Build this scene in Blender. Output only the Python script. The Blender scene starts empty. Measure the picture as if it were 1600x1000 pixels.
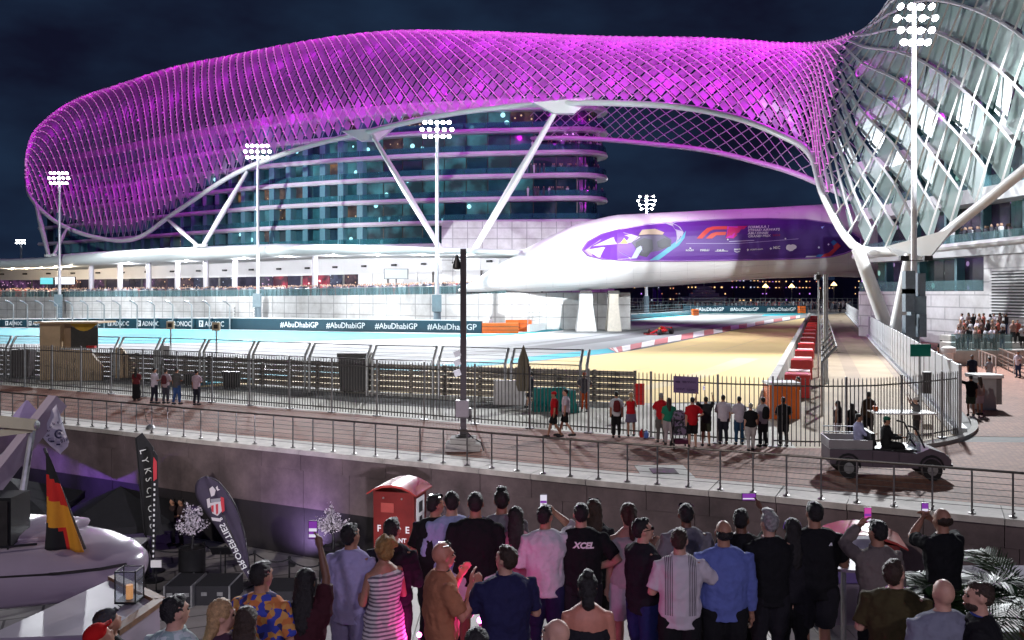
import bpy, bmesh, math, random
from mathutils import Vector, Matrix, noise
random.seed(7)
S = bpy.context.scene
C = S.collection
R = math.radians
V = Vector
# ---------------------------------------------------------------- camera
F, YH, HC = 1400.0, 458.0, 5.3          # focal length (px of the 1600 px photo), horizon row, eye height above the promenade
cam = bpy.data.objects.new('camera', bpy.data.cameras.new('camera'))
C.objects.link(cam); S.camera = cam
cam.location = (0, 0, HC); cam.rotation_euler = (R(90), 0, 0)
cam.data.sensor_width = 36; cam.data.lens = 36*F/1600
cam.data.shift_y = -(500-YH)/1600
cam.data.clip_start = 0.2; cam.data.clip_end = 4000
# ---------------------------------------------------------------- night sky
W = bpy.data.worlds.new('World'); S.world = W; W.use_nodes = True
nt = W.node_tree; bg = nt.nodes['Background']
tc = nt.nodes.new('ShaderNodeTexCoord'); no = nt.nodes.new('ShaderNodeTexNoise')
no.inputs['Scale'].default_value = 3.2; no.inputs['Detail'].default_value = 5; no.inputs['Roughness'].default_value = .55
mp = nt.nodes.new('ShaderNodeMapping'); mp.inputs['Scale'].default_value = (1, 1, 2.2)
cr = nt.nodes.new('ShaderNodeValToRGB')
cr.color_ramp.elements[0].position = .38; cr.color_ramp.elements[0].color = (.0045, .0055, .016, 1)
cr.color_ramp.elements[1].position = .68; cr.color_ramp.elements[1].color = (.011, .024, .052, 1)
nt.links.new(tc.outputs['Generated'], mp.inputs['Vector']); nt.links.new(mp.outputs[0], no.inputs['Vector'])
nt.links.new(no.outputs['Fac'], cr.inputs['Fac']); nt.links.new(cr.outputs[0], bg.inputs['Color'])
bg.inputs['Strength'].default_value = 1.0
S.view_settings.view_transform = 'Standard'; S.view_settings.look = 'None'
S.view_settings.exposure = 0.25; S.view_settings.gamma = 1.0
try: S.view_settings.use_curve_mapping = False
except Exception: pass
S.cycles.max_bounces = 6; S.cycles.diffuse_bounces = 2; S.cycles.glossy_bounces = 3
S.cycles.transmission_bounces = 4; S.cycles.transparent_max_bounces = 8
S.cycles.sample_clamp_indirect = 4.0; S.cycles.caustics_reflective = False; S.cycles.caustics_refractive = False
# ---------------------------------------------------------------- helpers
def G(px, py, z=0.0):                    # ground point seen at a photo pixel
    d = F*(HC-z)/(py-YH); return V(((px-800)/F*d, d, z))
def P(px, py, d):                        # point at distance d
    return V(((px-800)/F*d, d, HC-(py-YH)/F*d))
def XZ(px, d): return (px-800)/F*d
def lerp(a, b, t): return a+(b-a)*t
def interp(tab, x):
    for (x0, y0), (x1, y1) in zip(tab, tab[1:]):
        if x <= x1 or (x1, y1) == tab[-1]:
            return y0+(y1-y0)*(x-x0)/(x1-x0)
MATS = {}
def mat(name, col, rough=.6, metal=0, var=.12, vscale=3.0, bump=0, bscale=40, spec=.5, emit=None, estr=0, alpha=1, trans=0):
    if name in MATS: return MATS[name]
    m = bpy.data.materials.new(name); m.use_nodes = True; MATS[name] = m
    n = m.node_tree.nodes; l = m.node_tree.links; b = n['Principled BSDF']
    b.inputs['Roughness'].default_value = rough; b.inputs['Metallic'].default_value = metal
    b.inputs['Specular IOR Level'].default_value = spec
    c = (*col, 1)
    if var > 0:
        t = n.new('ShaderNodeTexCoord'); no = n.new('ShaderNodeTexNoise'); no.inputs['Scale'].default_value = vscale
        no.inputs['Detail'].default_value = 6; no.inputs['Roughness'].default_value = .65
        r = n.new('ShaderNodeValToRGB'); r.color_ramp.elements[0].position = .3; r.color_ramp.elements[1].position = .7
        r.color_ramp.elements[0].color = tuple(max(0, x*(1-var)) for x in col)+(1,)
        r.color_ramp.elements[1].color = tuple(min(1, x*(1+var)) for x in col)+(1,)
        l.new(t.outputs['Object'], no.inputs['Vector']); l.new(no.outputs['Fac'], r.inputs['Fac']); l.new(r.outputs[0], b.inputs['Base Color'])
        mr = n.new('ShaderNodeMapRange'); mr.inputs['To Min'].default_value = max(.02, rough-.1); mr.inputs['To Max'].default_value = min(1, rough+.12)
        l.new(no.outputs['Fac'], mr.inputs['Value']); l.new(mr.outputs[0], b.inputs['Roughness'])
    else: b.inputs['Base Color'].default_value = c
    if bump > 0:
        t2 = n.new('ShaderNodeTexCoord'); n2 = n.new('ShaderNodeTexNoise'); n2.inputs['Scale'].default_value = bscale; n2.inputs['Detail'].default_value = 4
        bp = n.new('ShaderNodeBump'); bp.inputs['Strength'].default_value = bump; bp.inputs['Distance'].default_value = .02
        l.new(t2.outputs['Object'], n2.inputs['Vector']); l.new(n2.outputs['Fac'], bp.inputs['Height']); l.new(bp.outputs[0], b.inputs['Normal'])
    if emit:
        b.inputs['Emission Color'].default_value = (*emit, 1); b.inputs['Emission Strength'].default_value = estr
        m.cycles.emission_sampling = 'NONE'
    if alpha < 1: b.inputs['Alpha'].default_value = alpha
    if trans: b.inputs['Transmission Weight'].default_value = trans
    return m
def glass_mat(name, tint, op, rough=.05):          # thin sheet: mostly see-through, some gloss
    if name in MATS: return MATS[name]
    m = bpy.data.materials.new(name); m.use_nodes = True; MATS[name] = m
    n = m.node_tree.nodes; l = m.node_tree.links; out = n['Material Output']; b = n['Principled BSDF']
    b.inputs['Base Color'].default_value = (*tint, 1); b.inputs['Roughness'].default_value = rough
    tr = n.new('ShaderNodeBsdfTransparent'); tr.inputs[0].default_value = tuple(.55+.45*x for x in tint)+(1,)
    mx = n.new('ShaderNodeMixShader'); mx.inputs[0].default_value = op
    l.new(tr.outputs[0], mx.inputs[1]); l.new(b.outputs[0], mx.inputs[2]); l.new(mx.outputs[0], out.inputs[0])
    return m
class MB:
    def __init__(s): s.v = []; s.f = []; s.mi = []; s.cur = 0
    def add(s, vs, fs):
        o = len(s.v); s.v += [tuple(p) for p in vs]
        s.f += [tuple(i+o for i in f) for f in fs]; s.mi += [s.cur]*len(fs); return s
    def box(s, c, size, ax=None, ay=None, az=None):
        c = V(c); ax = V(ax) if ax else V((1,0,0)); az = V(az) if az else V((0,0,1)); ay = V(ay) if ay else az.cross(ax)
        a, b, d = ax*size[0]/2, ay*size[1]/2, az*size[2]/2
        vs = [c+a*x+b*y+d*z for z in (-1,1) for y in (-1,1) for x in (-1,1)]
        return s.add(vs, [(0,2,3,1),(4,5,7,6),(0,1,5,4),(2,6,7,3),(0,4,6,2),(1,3,7,5)])
    def bar(s, p, q, w, h=None, up=(0,0,1)):       # box beam between two points
        p = V(p); q = V(q); a = (q-p); L = a.length; a.normalize(); u = V(up)
        if abs(a.dot(u)) > .98: u = V((1,0,0))
        b = u.cross(a).normalized(); u2 = a.cross(b)
        return s.box((p+q)/2, (L, w, h or w), a, b, u2)
    def tube(s, pts, r, n=8, cap=True, closed=False, sx=1.0):
        pts = [V(p) for p in pts]; k = len(pts)
        rs = r if isinstance(r, (list, tuple)) else [r]*k
        vs = []; fs = []; prev = None
        for i, p in enumerate(pts):
            if closed: t = pts[(i+1)%k]-pts[i-1]
            else: t = pts[min(i+1,k-1)]-pts[max(i-1,0)]
            t.normalize()
            if prev is None:
                u = V((0,0,1)) if abs(t.z) < .9 else V((1,0,0))
                u = (u-t*u.dot(t)).normalized()
            else:
                u = prev-t*prev.dot(t)
                u = u.normalized() if u.length > 1e-6 else prev
            prev = u; w = t.cross(u)
            for j in range(n):
                a = 2*math.pi*j/n; vs.append(p+u*(math.cos(a)*rs[i])+w*(math.sin(a)*rs[i]*sx))
        m = k if closed else k-1
        for i in range(m):
            for j in range(n):
                a = i*n+j; b = i*n+(j+1)%n; c2 = ((i+1)%k)*n+(j+1)%n; d = ((i+1)%k)*n+j
                fs.append((a,b,c2,d))
        if cap and not closed:
            fs.append(tuple(reversed(range(n)))); fs.append(tuple(range((k-1)*n, k*n)))
        return s.add(vs, fs)
    def cyl(s, c, r, h, n=16, r2=None):            # upright, base at c
        c = V(c); return s.tube([c, c+V((0,0,h))], [r, r if r2 is None else r2], n)
    def lathe(s, c, prof, n=20):
        c = V(c); vs = []; fs = []
        for (r, z) in prof:
            for j in range(n):
                a = 2*math.pi*j/n; vs.append(c+V((r*math.cos(a), r*math.sin(a), z)))
        for i in range(len(prof)-1):
            for j in range(n): fs.append((i*n+j, i*n+(j+1)%n, (i+1)*n+(j+1)%n, (i+1)*n+j))
        fs.append(tuple(reversed(range(n)))); fs.append(tuple(range((len(prof)-1)*n, len(prof)*n)))
        return s.add(vs, fs)
    def ell(s, c, r, n=12, m=8, rot=None):
        c = V(c); vs = []; fs = []
        for i in range(1, m):
            t = math.pi*i/m
            for j in range(n):
                a = 2*math.pi*j/n; p = V((r[0]*math.sin(t)*math.cos(a), r[1]*math.sin(t)*math.sin(a), -r[2]*math.cos(t)))
                vs.append(c+(rot@p if rot else p))
        b = V((0,0,-r[2])); t_ = V((0,0,r[2])); vs.append(c+(rot@b if rot else b)); vs.append(c+(rot@t_ if rot else t_))
        B = len(vs)-2; T = B+1
        for i in range(m-2):
            for j in range(n): fs.append((i*n+j, i*n+(j+1)%n, (i+1)*n+(j+1)%n, (i+1)*n+j))
        for j in range(n): fs.append((B, (j+1)%n, j)); fs.append((T, (m-2)*n+j, (m-2)*n+(j+1)%n))
        return s.add(vs, fs)
    def loft(s, rings, cap=True):                  # rings: lists of the same number of points
        n = len(rings[0]); vs = [p for r in rings for p in r]; fs = []
        for i in range(len(rings)-1):
            for j in range(n): fs.append((i*n+j, i*n+(j+1)%n, (i+1)*n+(j+1)%n, (i+1)*n+j))
        if cap: fs.append(tuple(reversed(range(n)))); fs.append(tuple(range((len(rings)-1)*n, len(rings)*n)))
        return s.add(vs, fs)
    def prism(s, poly, off):                       # polygon pushed along a vector
        poly = [V(p) for p in poly]; off = V(off); n = len(poly)
        vs = poly+[p+off for p in poly]
        fs = [tuple(reversed(range(n))), tuple(range(n, 2*n))]+[(i, (i+1)%n, (i+1)%n+n, i+n) for i in range(n)]
        return s.add(vs, fs)
    def strip(s, A, B):                            # quad strip between two polylines
        n = len(A); return s.add(list(A)+list(B), [(i, i+1, n+i+1, n+i) for i in range(n-1)])
    def mesh(s, name, mats, smooth=False):
        me = bpy.data.meshes.new(name); me.from_pydata([tuple(v) for v in s.v], [], s.f)
        for m in (mats if isinstance(mats, (list, tuple)) else [mats]): me.materials.append(m)
        if any(s.mi) and len(s.mi) == len(me.polygons): me.polygons.foreach_set('material_index', s.mi)
        bm = bmesh.new(); bm.from_mesh(me)
        if smooth == 'all': bmesh.ops.remove_doubles(bm, verts=bm.verts, dist=1e-4)
        bmesh.ops.recalc_face_normals(bm, faces=bm.faces); bm.to_mesh(me); bm.free()
        if smooth:
            me.polygons.foreach_set('use_smooth', [True]*len(me.polygons))
            if smooth != 'all':
                try: me.set_sharp_from_angle(angle=R(40))
                except Exception: pass
        me.update(); return me
    def build(s, name, mats, parent=None, smooth=False, **k):
        return link(name, s.mesh(name, mats, smooth), parent, **k)
def link(name, me, parent=None, local=False):
    o = bpy.data.objects.new(name, me); C.objects.link(o)
    if parent:
        o.parent = parent
        if not local:                              # the mesh is in world space
            q = parent; loc = V((0,0,0))
            while q: loc += q.location+q.matrix_parent_inverse.translation; q = q.parent
            o.matrix_parent_inverse = Matrix.Translation(-loc)
    return o
def tag(o, label=None, cat=None, group=None, kind=None):
    if label: o['label'] = label
    if cat: o['category'] = cat
    if group: o['group'] = group
    if kind: o['kind'] = kind
    return o
def thing(name, label, cat, loc=(0,0,0), rz=0, group=None):
    o = bpy.data.objects.new(name, None); C.objects.link(o); o.location = loc; o.rotation_euler = (0,0,rz); o.empty_display_size = .2
    return tag(o, label, cat, group)
def dup(root, loc, rz=None, label=None, group=None):
    def cp(o, par):
        c = o.copy(); C.objects.link(c); c.parent = par
        for ch in o.children: cp(ch, c)
        return c
    r = cp(root, None); r.location = loc
    if rz is not None: r.rotation_euler = (0,0,rz)
    if label: r['label'] = label
    if group: r['group'] = group
    return r
def text(body, size, loc, right, up, m, parent=None, name='lettering', ext=.01, align='LEFT', sx=1.0, shear=0, local=False, bold=0):
    cu = bpy.data.curves.new(name, 'FONT'); cu.body = body; cu.size = size; cu.extrude = ext; cu.align_x = align; cu.resolution_u = 2
    cu.shear = shear; cu.offset = bold
    t = bpy.data.objects.new(name, cu); C.objects.link(t)
    me = bpy.data.meshes.new_from_object(t.evaluated_get(bpy.context.evaluated_depsgraph_get()))
    bpy.data.objects.remove(t); bpy.data.curves.remove(cu)
    rv = V(right).normalized(); uv = V(up).normalized(); nv = rv.cross(uv)
    for v in me.vertices: v.co = V(loc)+rv*v.co.x*sx+uv*v.co.y+nv*v.co.z
    me.materials.clear(); me.materials.append(m); me.name = name
    return link(name, me, parent, local)
def catmull(pts, n):
    out = []; k = len(pts)
    for i in range(k-1):
        p0, p1, p2, p3 = pts[max(i-1,0)], pts[i], pts[i+1], pts[min(i+2,k-1)]
        for j in range(n):
            t = j/n; out.append(.5*((2*p1)+(p2-p0)*t+(2*p0-5*p1+4*p2-p3)*t*t+(3*p1-p0-3*p2+p3)*t**3))
    out.append(pts[-1]); return out
def resample(pts, step):
    L = [0]
    for a, b in zip(pts, pts[1:]): L.append(L[-1]+(b-a).length)
    n = max(1, round(L[-1]/step)); out = []; j = 0
    for i in range(n+1):
        s = L[-1]*i/n
        while j < len(pts)-2 and L[j+1] < s: j += 1
        out.append(pts[j].lerp(pts[j+1], (s-L[j])/max(1e-9, L[j+1]-L[j])))
    return out
def dirs(pts):                                     # unit tangent and left-hand normal in plan
    out = []
    for i in range(len(pts)):
        t = (pts[min(i+1,len(pts)-1)]-pts[max(i-1,0)]); t.z = 0; t.normalize(); out.append((t, V((-t.y, t.x, 0))))
    return out
def light(name, kind, loc, power, col=(1,1,1), aim=None, angle=60, blend=.6, rad=.5, parent=None):
    ld = bpy.data.lights.new(name, kind); ld.energy = power; ld.color = col
    if kind in ('POINT', 'SPOT'): ld.shadow_soft_size = rad
    if kind == 'SPOT': ld.spot_size = R(angle); ld.spot_blend = blend
    o = bpy.data.objects.new(name, ld); C.objects.link(o); o.location = loc
    if aim is not None: o.rotation_euler = (V(aim)-V(loc)).to_track_quat('-Z', 'Y').to_euler()
    if parent:
        o.parent = parent; o.matrix_parent_inverse = Matrix.Translation(-parent.location)
    return o
SHELLP, MASTP, NEARP = 700.0, 160000.0, 470000.0       # lamp powers (W)
PINKP, DECKP, QUAYP = 10.0, 620.0, 1500.0
# ---------------------------------------------------------------- materials
WHITE = mat('white_cladding', (.80,.80,.80), .35, var=.03, vscale=.4)
WHITE2 = mat('white_render', (.74,.74,.74), .5, var=.05, vscale=.5)
STEEL = mat('galvanised_steel', (.42,.43,.44), .38, .8, var=.2, vscale=6)
DARKSTEEL = mat('dark_steel', (.07,.065,.065), .4, .6, var=.25, vscale=5)
BLACK = mat('black_plastic', (.012,.012,.014), .45, var=.3, vscale=5)
BLACKCLOTH = mat('black_fabric', (.014,.014,.018), .85, var=.3, vscale=6, bump=.2, bscale=60)
CONC = mat('concrete', (.42,.40,.38), .8, var=.22, vscale=.9, bump=.3, bscale=18)
CONC_D = mat('stained_concrete', (.28,.25,.24), .8, var=.3, vscale=.7, bump=.3, bscale=18)
RED = mat('red_paint', (.55,.02,.02), .35, var=.15, vscale=2)
ORANGE = mat('orange_paint', (.75,.14,.015), .4, var=.1, vscale=2)
TEAL = mat('teal_plastic', (.0,.20,.19), .45, var=.15, vscale=3)
LETTER = mat('white_lettering', (.82,.84,.86), .6, var=0)
LAMP = mat('lamp_glow', (1,1,1), .5, var=0, emit=(.93,.96,1), estr=30)
WARM = mat('warm_lamp_glow', (1,.8,.5), .5, var=0, emit=(1,.62,.25), estr=4)
# ================================================================ SETTING: ground, track, quay
def ext(pts, a, b):
    p0 = pts[0]+(pts[0]-pts[1]).normalized()*a; p1 = pts[-1]+(pts[-1]-pts[-2]).normalized()*b
    return [p0]+pts+[p1]
QP = ext([G(*p) for p in ((12,653),(294,684),(560,711),(878,744),(972,753),(1178,771),(1350,788),(1543,806))], 22, 16)
QD = dirs(QP); QE = [p-n*.17 for p, (t, n) in zip(QP, QD)]           # quay edge, just outside the railing posts
LQ = -3.6                                                             # lower quay level
def brick_mat(name, c1, c2, mortar, scale, rot=0.0, bw=.5, rh=.25, bump=.5, rough=.75, off=.5):
    m = bpy.data.materials.new(name); m.use_nodes = True; n = m.node_tree.nodes; l = m.node_tree.links; b = n['Principled BSDF']
    t = n.new('ShaderNodeTexCoord'); mp = n.new('ShaderNodeMapping'); mp.inputs['Rotation'].default_value = (0,0,rot)
    br = n.new('ShaderNodeTexBrick'); br.inputs['Scale'].default_value = scale; br.inputs['Color1'].default_value = (*c1,1); br.inputs['Color2'].default_value = (*c2,1)
    br.inputs['Mortar'].default_value = (*mortar,1); br.inputs['Brick Width'].default_value = bw; br.inputs['Row Height'].default_value = rh; br.inputs['Mortar Size'].default_value = .018; br.offset = off
    no = n.new('ShaderNodeTexNoise'); no.inputs['Scale'].default_value = .35; no.inputs['Detail'].default_value = 8; no.inputs['Roughness'].default_value = .7
    mx = n.new('ShaderNodeMixRGB'); mx.blend_type = 'MULTIPLY'; mx.inputs[0].default_value = .75
    rp = n.new('ShaderNodeValToRGB'); rp.color_ramp.elements[0].position = .3; rp.color_ramp.elements[0].color = (.5,.48,.46,1); rp.color_ramp.elements[1].position = .65; rp.color_ramp.elements[1].color = (1,1,1,1)
    bp = n.new('ShaderNodeBump'); bp.inputs['Strength'].default_value = bump; bp.inputs['Distance'].default_value = .01; bp.invert = True
    l.new(t.outputs['Object'], mp.inputs[0]); l.new(mp.outputs[0], br.inputs['Vector']); l.new(t.outputs['Object'], no.inputs['Vector'])
    l.new(no.outputs['Fac'], rp.inputs[0]); l.new(br.outputs['Color'], mx.inputs[1]); l.new(rp.outputs[0], mx.inputs[2])
    l.new(mx.outputs[0], b.inputs['Base Color']); l.new(br.outputs['Fac'], bp.inputs['Height']); l.new(bp.outputs[0], b.inputs['Normal'])
    b.inputs['Roughness'].default_value = rough
    return m
PAVERS = brick_mat('promenade_pavers', (.40,.175,.115), (.27,.115,.08), (.10,.06,.05), 2.0, R(-24), .44, .23)
LQTILE = brick_mat('quay_slabs', (.36,.33,.32), (.31,.29,.285), (.12,.11,.11), .5, R(-24), .9, .45)
def asphalt(name, col, var=.15, sc=.06): return mat(name, col, .75, var=var, vscale=sc, bump=.15, bscale=8)
ASPH = asphalt('asphalt', (.25,.265,.27)); RUNOFF = asphalt('pale_runoff', (.36,.37,.385)); SAND = asphalt('sand_runoff', (.64,.47,.20), .08)
CYAN = asphalt('cyan_paint', (.006,.36,.45), .12); ROADC = asphalt('sandy_concrete', (.32,.245,.165), .3, .12); SERV = asphalt('service_concrete', (.44,.42,.37), .25, .2)
GRAVEL = mat('dark_gravel', (.10,.10,.10), .9, var=.5, vscale=3, bump=.8, bscale=14); TURQ = asphalt('turquoise_runoff', (.12,.42,.40), .1)
LINE = asphalt('white_line', (.78,.78,.78), .06)
# the ground beyond the quay edge, one sheet to the horizon
m = MB(); far = [V((-1400+2800*i/(len(QE)-1), 2200, -.012)) for i in range(len(QE))]
m.strip([p+V((0,0,-.012)) for p in QE], far); tag(m.build('ground', asphalt('ground_asphalt', (.16,.155,.155), .25, .1)), kind='structure')
FP = ext([G(*p) for p in ((8,602),(416,636),(633,653.6),(718,661),(807,668),(905,675.5),(1010,684),(1124,693.5),(1200,698),(1244,700),(1310,701),(1368,699),(1440,690),(1496,680))], 18, 0.01)
# promenade: brick sheet between coping and the fence, and round the corner on the right
m = MB(); inn = [p+n*1.35 for p, (t, n) in zip(QP, QD)]
outr = [FP[0], G(200,618), G(416,636), G(718,661), G(850,671), G(1010,684), G(1124,693.5), G(1300,701), G(1440,690), V((60,30,0))]
m.strip(inn, outr)
m.add([V((18.2,35,0)), V((60,30,0)), V((100,120,0)), V((50,118,0))], [(0,1,2,3)]); m.add([V((16.6,33.2,0)),V((60,29.9,0)),V((18.2,35,0))],[(0,1,2)])
for i, v in enumerate(m.v): m.v[i] = (v[0], v[1], 0.0)
tag(m.build('promenade', PAVERS), kind='structure')
def sheet(name, A, B, z, mt, n=1):
    a = [G(*p) for p in A]; b = [G(*p) for p in B]
    if n > 1: a = catmull(a, n); b = catmull(b, n)
    for p in a+b: p.z = z
    return tag(MB().strip(a, b).build(name, mt), kind='structure')
ARM = [(-60,582),(0,585),(182,589),(392,601),(577,612),(794,622),(992,630)]
m = MB(); m.strip([V((p.x, p.y, .004)) for p in FP[:11]], [V((*G(x, y).xy, .004)) for x, y in ((-60,582),(0,585),(182,589),(392,601),(577,612),(700,618),(794,622),(900,626),(992,630),(1090,631),(1186,640))])
tag(m.build('service_strip', SERV), kind='structure')
gp = [(-60,584),(120,590),(392,604),(577,616),(700,625),(800,631),(870,632)]
sheet('gravel_strip', gp, [(x, y+interp([(-60,4),(392,9),(640,17),(800,8),(870,2)], x)) for x, y in gp], .009, GRAVEL)
sheet('run_off', [(-80,586),(392,602),(760,606),(985,549)], [(-80,512),(392,515),(752,521),(880,508)], .004, RUNOFF)
KL = [(300,604),(440,588),(540,585),(640,580),(740,573),(860,561.5),(985,547.5),(1100,525),(1180,509.5),(1250,497)]
sheet('track', KL, [(300,560),(440,552),(540,545),(640,536),(760,528),(860,519.5),(930,509),(1010,499),(1070,493.5),(1120,489)], .008, ASPH, 4)
tag(MB().add([V((*G(x,y).xy,.0085)) for x,y in ((1250,497),(1120,489),(1060,493),(1050,487.2),(1262,487.2),(1275,490),(1266,495))], [(0,1,2,3,4,5,6)]).build('far_track', ASPH), kind='structure')
sheet('sand_run_off', [(300,606),(440,600),(577,611),(700,617),(794,621),(880,625),(992,630),(1070,629),(1130,628),(1186,641)],
      [(300,605),(440,589),(540,586),(640,581),(740,574.2),(860,562.5),(985,548.5),(1100,526),(1180,510),(1266,495.5)], .012, SAND, 3)
sheet('cyan_line', [(300,604),(440,588),(540,585),(640,580),(740,573),(860,561.5),(975,549)], [(300,596),(440,582),(540,578.5),(640,573),(740,566),(860,554),(965,543)], .016, CYAN, 4)
sheet('cyan_run_off', [(-80,537),(150,537.5),(300,536),(420,535),(560,531),(700,527.5),(800,523.5),(880,515.5)], [(-80,512),(150,513.5),(300,515),(420,516.5),(560,519.5),(700,522),(800,521),(880,513)], .012, CYAN, 3)
sheet('cyan_edge_line', [(840,518),(900,511.5),(960,504.5),(1020,498.5),(1090,491.5)], [(840,515.5),(900,509),(960,502.5),(1020,496.7),(1090,490.2)], .012, CYAN, 3)
sheet('white_edge_line', [(380,545),(560,537),(700,531),(800,525.5),(880,518)], [(380,540),(560,534),(700,529.5),(800,524),(880,516.8)], .013, LINE, 3)
sheet('turquoise_run_off', [(1050,489.4),(1150,489.6),(1262,490)], [(1050,487),(1150,487),(1262,487)], .012, TURQ)
sheet('cyan_corner_patch', [(1190,493.5),(1225,493),(1255,491)], [(1195,491),(1225,490.3),(1258,489.6)], .016, CYAN)
RUB = asphalt('tyre_rubber', (.13,.135,.14), .3); RUB2 = asphalt('pale_rubber', (.31,.315,.32), .3)
def band(name, mid, w0, w1, z, mt):                # a narrow strip along a path on the ground
    c = catmull([G(*p) for p in mid], 8); dd = dirs(c); n = len(c)
    tag(MB().strip([V((*(p-nn*lerp(w0,w1,i/(n-1))).xy, z)) for i, (p, (t, nn)) in enumerate(zip(c, dd))], [V((*(p+nn*lerp(w0,w1,i/(n-1))).xy, z)) for i, (p, (t, nn)) in enumerate(zip(c, dd))]).build(name, mt), kind='structure')
band('tyre_mark', ((560,566),(700,556),(860,541),(1000,523),(1110,506),(1190,494)), 1.6, 1.8, .0125, RUB)
band('tyre_mark', ((520,560),(700,547),(860,533),(980,518),(1080,503)), .18, .2, .0165, RUB)
band('tyre_mark', ((440,563),(640,553),(800,541),(930,525)), .15, .2, .017, RUB)
band('tyre_mark', ((0,548),(200,551),(420,548),(600,540)), .3, .3, .0175, RUB2); band('tyre_mark', ((0,556),(220,560),(430,556)), .25, .25, .018, RUB2)
band('asphalt_seam', ((620,600),(800,585),(1000,556),(1150,527)), .05, .06, .0165, asphalt('sand_seam', (.50,.40,.22))); band('asphalt_seam', ((700,612),(900,594),(1080,560),(1200,526)), .05, .06, .0165, MATS['sand_seam'])
band('asphalt_seam', ((900,622),(1060,596),(1170,560)), .5, .9, .0168, asphalt('sand_scuff', (.58,.46,.26), .2)); band('asphalt_seam', ((1300,520),(1330,580),(1350,660)), .5, .4, .0105, asphalt('road_stain', (.24,.18,.13), .4)); band('asphalt_seam', ((1330,510),(1380,560),(1440,640)), .3, .3, .0108, asphalt('road_edge_stain', (.22,.17,.13), .4))
# red and white kerb
kb = thing('track_kerb', 'red and white painted kerb along the sand coloured run-off', 'kerb', G(1100,521))
lo = catmull([G(*p) for p in ((962,551),(985,547),(1100,524.5),(1180,509),(1250,496.6))], 24); hi = catmull([G(*p) for p in ((950,545),(985,539),(1100,516.5),(1180,503.5),(1250,493))], 24)
n = len(lo); KR = mat('kerb_red', (.52,.17,.17), .6, var=.25, vscale=.5); KW = mat('kerb_white', (.76,.73,.72), .6, var=.15, vscale=.5)
for i in range(0, n-4, 4):
    mm = MB(); a = [lo[i+j] for j in range(5)]; b = [hi[i+j] for j in range(5)]
    up = V((0,0,.05)); mm.strip([p+up for p in a], [p+up for p in b]); mm.strip([V((p.x,p.y,.01)) for p in a], [p+up for p in a])
    mm.build('kerb_stone', KR if (i//4) % 2 == 0 else KW, kb)
# road right of the track barrier
tag(MB().add([V((p.x,p.y,.006)) for p in (G(1186,641), G(1244,700), G(1310,701), G(1368,699), G(1440,690), G(1496,680), V((89,240,0)), V((66,200,0)))], [(0,1,2,3,4,5,6,7)]).build('service_road', ROADC), kind='structure')
# ---- quay wall with coping stones
qw = thing('quay_wall', 'mottled quay wall with pale coping stones below the steel railing', 'wall', (QE[4].x, QE[4].y, LQ))
COPE = mat('coping_stone', (.50,.46,.43), .75, var=.3, vscale=1.3, bump=.25, bscale=15); WALLM = mat('quay_wall_blocks', (.13,.095,.10), .8, var=.45, vscale=.8, bump=.35, bscale=8)
st = resample(QE, 1.75); sd = dirs(st)
for i in range(len(st)-1):
    a, b = st[i], st[i+1]; t = (b-a).normalized(); nn = V((-t.y, t.x, 0)); c = (a+b)/2; L = (b-a).length
    MB().box(c+nn*.675+V((0,0,-.06+random.uniform(-.004,.004))), (L-.02, 1.45, .16), t, nn).build('coping_stone', COPE, qw)
    MB().box(c+nn*(.35+random.uniform(-.008,.008))+V((0,0,-.42)), (L-.018, .6, .54), t, nn).build('wall_block', WALLM, qw)
WALLBLACK = mat('black_lower_wall', (.016,.013,.016), .7, var=.6, vscale=.7, bump=.3, bscale=6); st2 = resample(QE, 1.9)  # near-black panels for the lower part of the quay wall
for i in range(len(st2)-1):
    a, b = st2[i], st2[i+1]; t = (b-a).normalized(); nn = V((-t.y, t.x, 0)); c = (a+b)/2; L = (b-a).length
    MB().box(c+nn*(.38+random.uniform(-.006,.006))+V((0,0,-1.325)), (L-.016, .6, 1.25), t, nn).build('wall_panel', WALLM, qw)
    MB().box(c+nn*(.42+random.uniform(-.006,.006))+V((0,0,(LQ-1.96)/2)), (L-.016, .6, -LQ-1.96), t, nn).build('wall_panel', WALLBLACK, qw)
mm = MB(); mm.strip([p+n_*.45+V((0,0,-.05)) for p, (t, n_) in zip(QE, QD)], [p+n_*.45+V((0,0,LQ)) for p, (t, n_) in zip(QE, QD)]); mm.build('wall_backing', CONC_D, qw)
# lower quay
m = MB(); m.strip([V((p.x,p.y,LQ)) for p in [e+n_*.2 for e, (t, n_) in zip(QE, QD)]], [V((p.x+4, p.y-13.5, LQ)) for p in QE]); tag(m.build('lower_quay', LQTILE), kind='structure')
m = MB(); m.strip([V((p.x,p.y,LQ+.004)) for p in [e-n_*.9 for e, (t, n_) in zip(QE, QD)]], [V((p.x,p.y,LQ+.004)) for p in [e-n_*.1 for e, (t, n_) in zip(QE, QD)]]); tag(m.build('quay_gutter', CONC), kind='structure')
WATER = mat('harbour_water', (.01,.014,.02), .08, var=0, bump=.6, bscale=2)
tag(MB().add([V((-300,-60,LQ-1.2)),V((300,-60,LQ-1.2)),V((300,60,LQ-1.2)),V((-300,60,LQ-1.2))],[(0,1,2,3)]).build('harbour_water', WATER), kind='structure')
m = MB(); m.strip([V((p.x+4,p.y-13.5,LQ)) for p in QE],[V((p.x+4,p.y-13.5,LQ-1.6)) for p in QE]); tag(m.build('lower_quay_edge', CONC_D), kind='structure')
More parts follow.
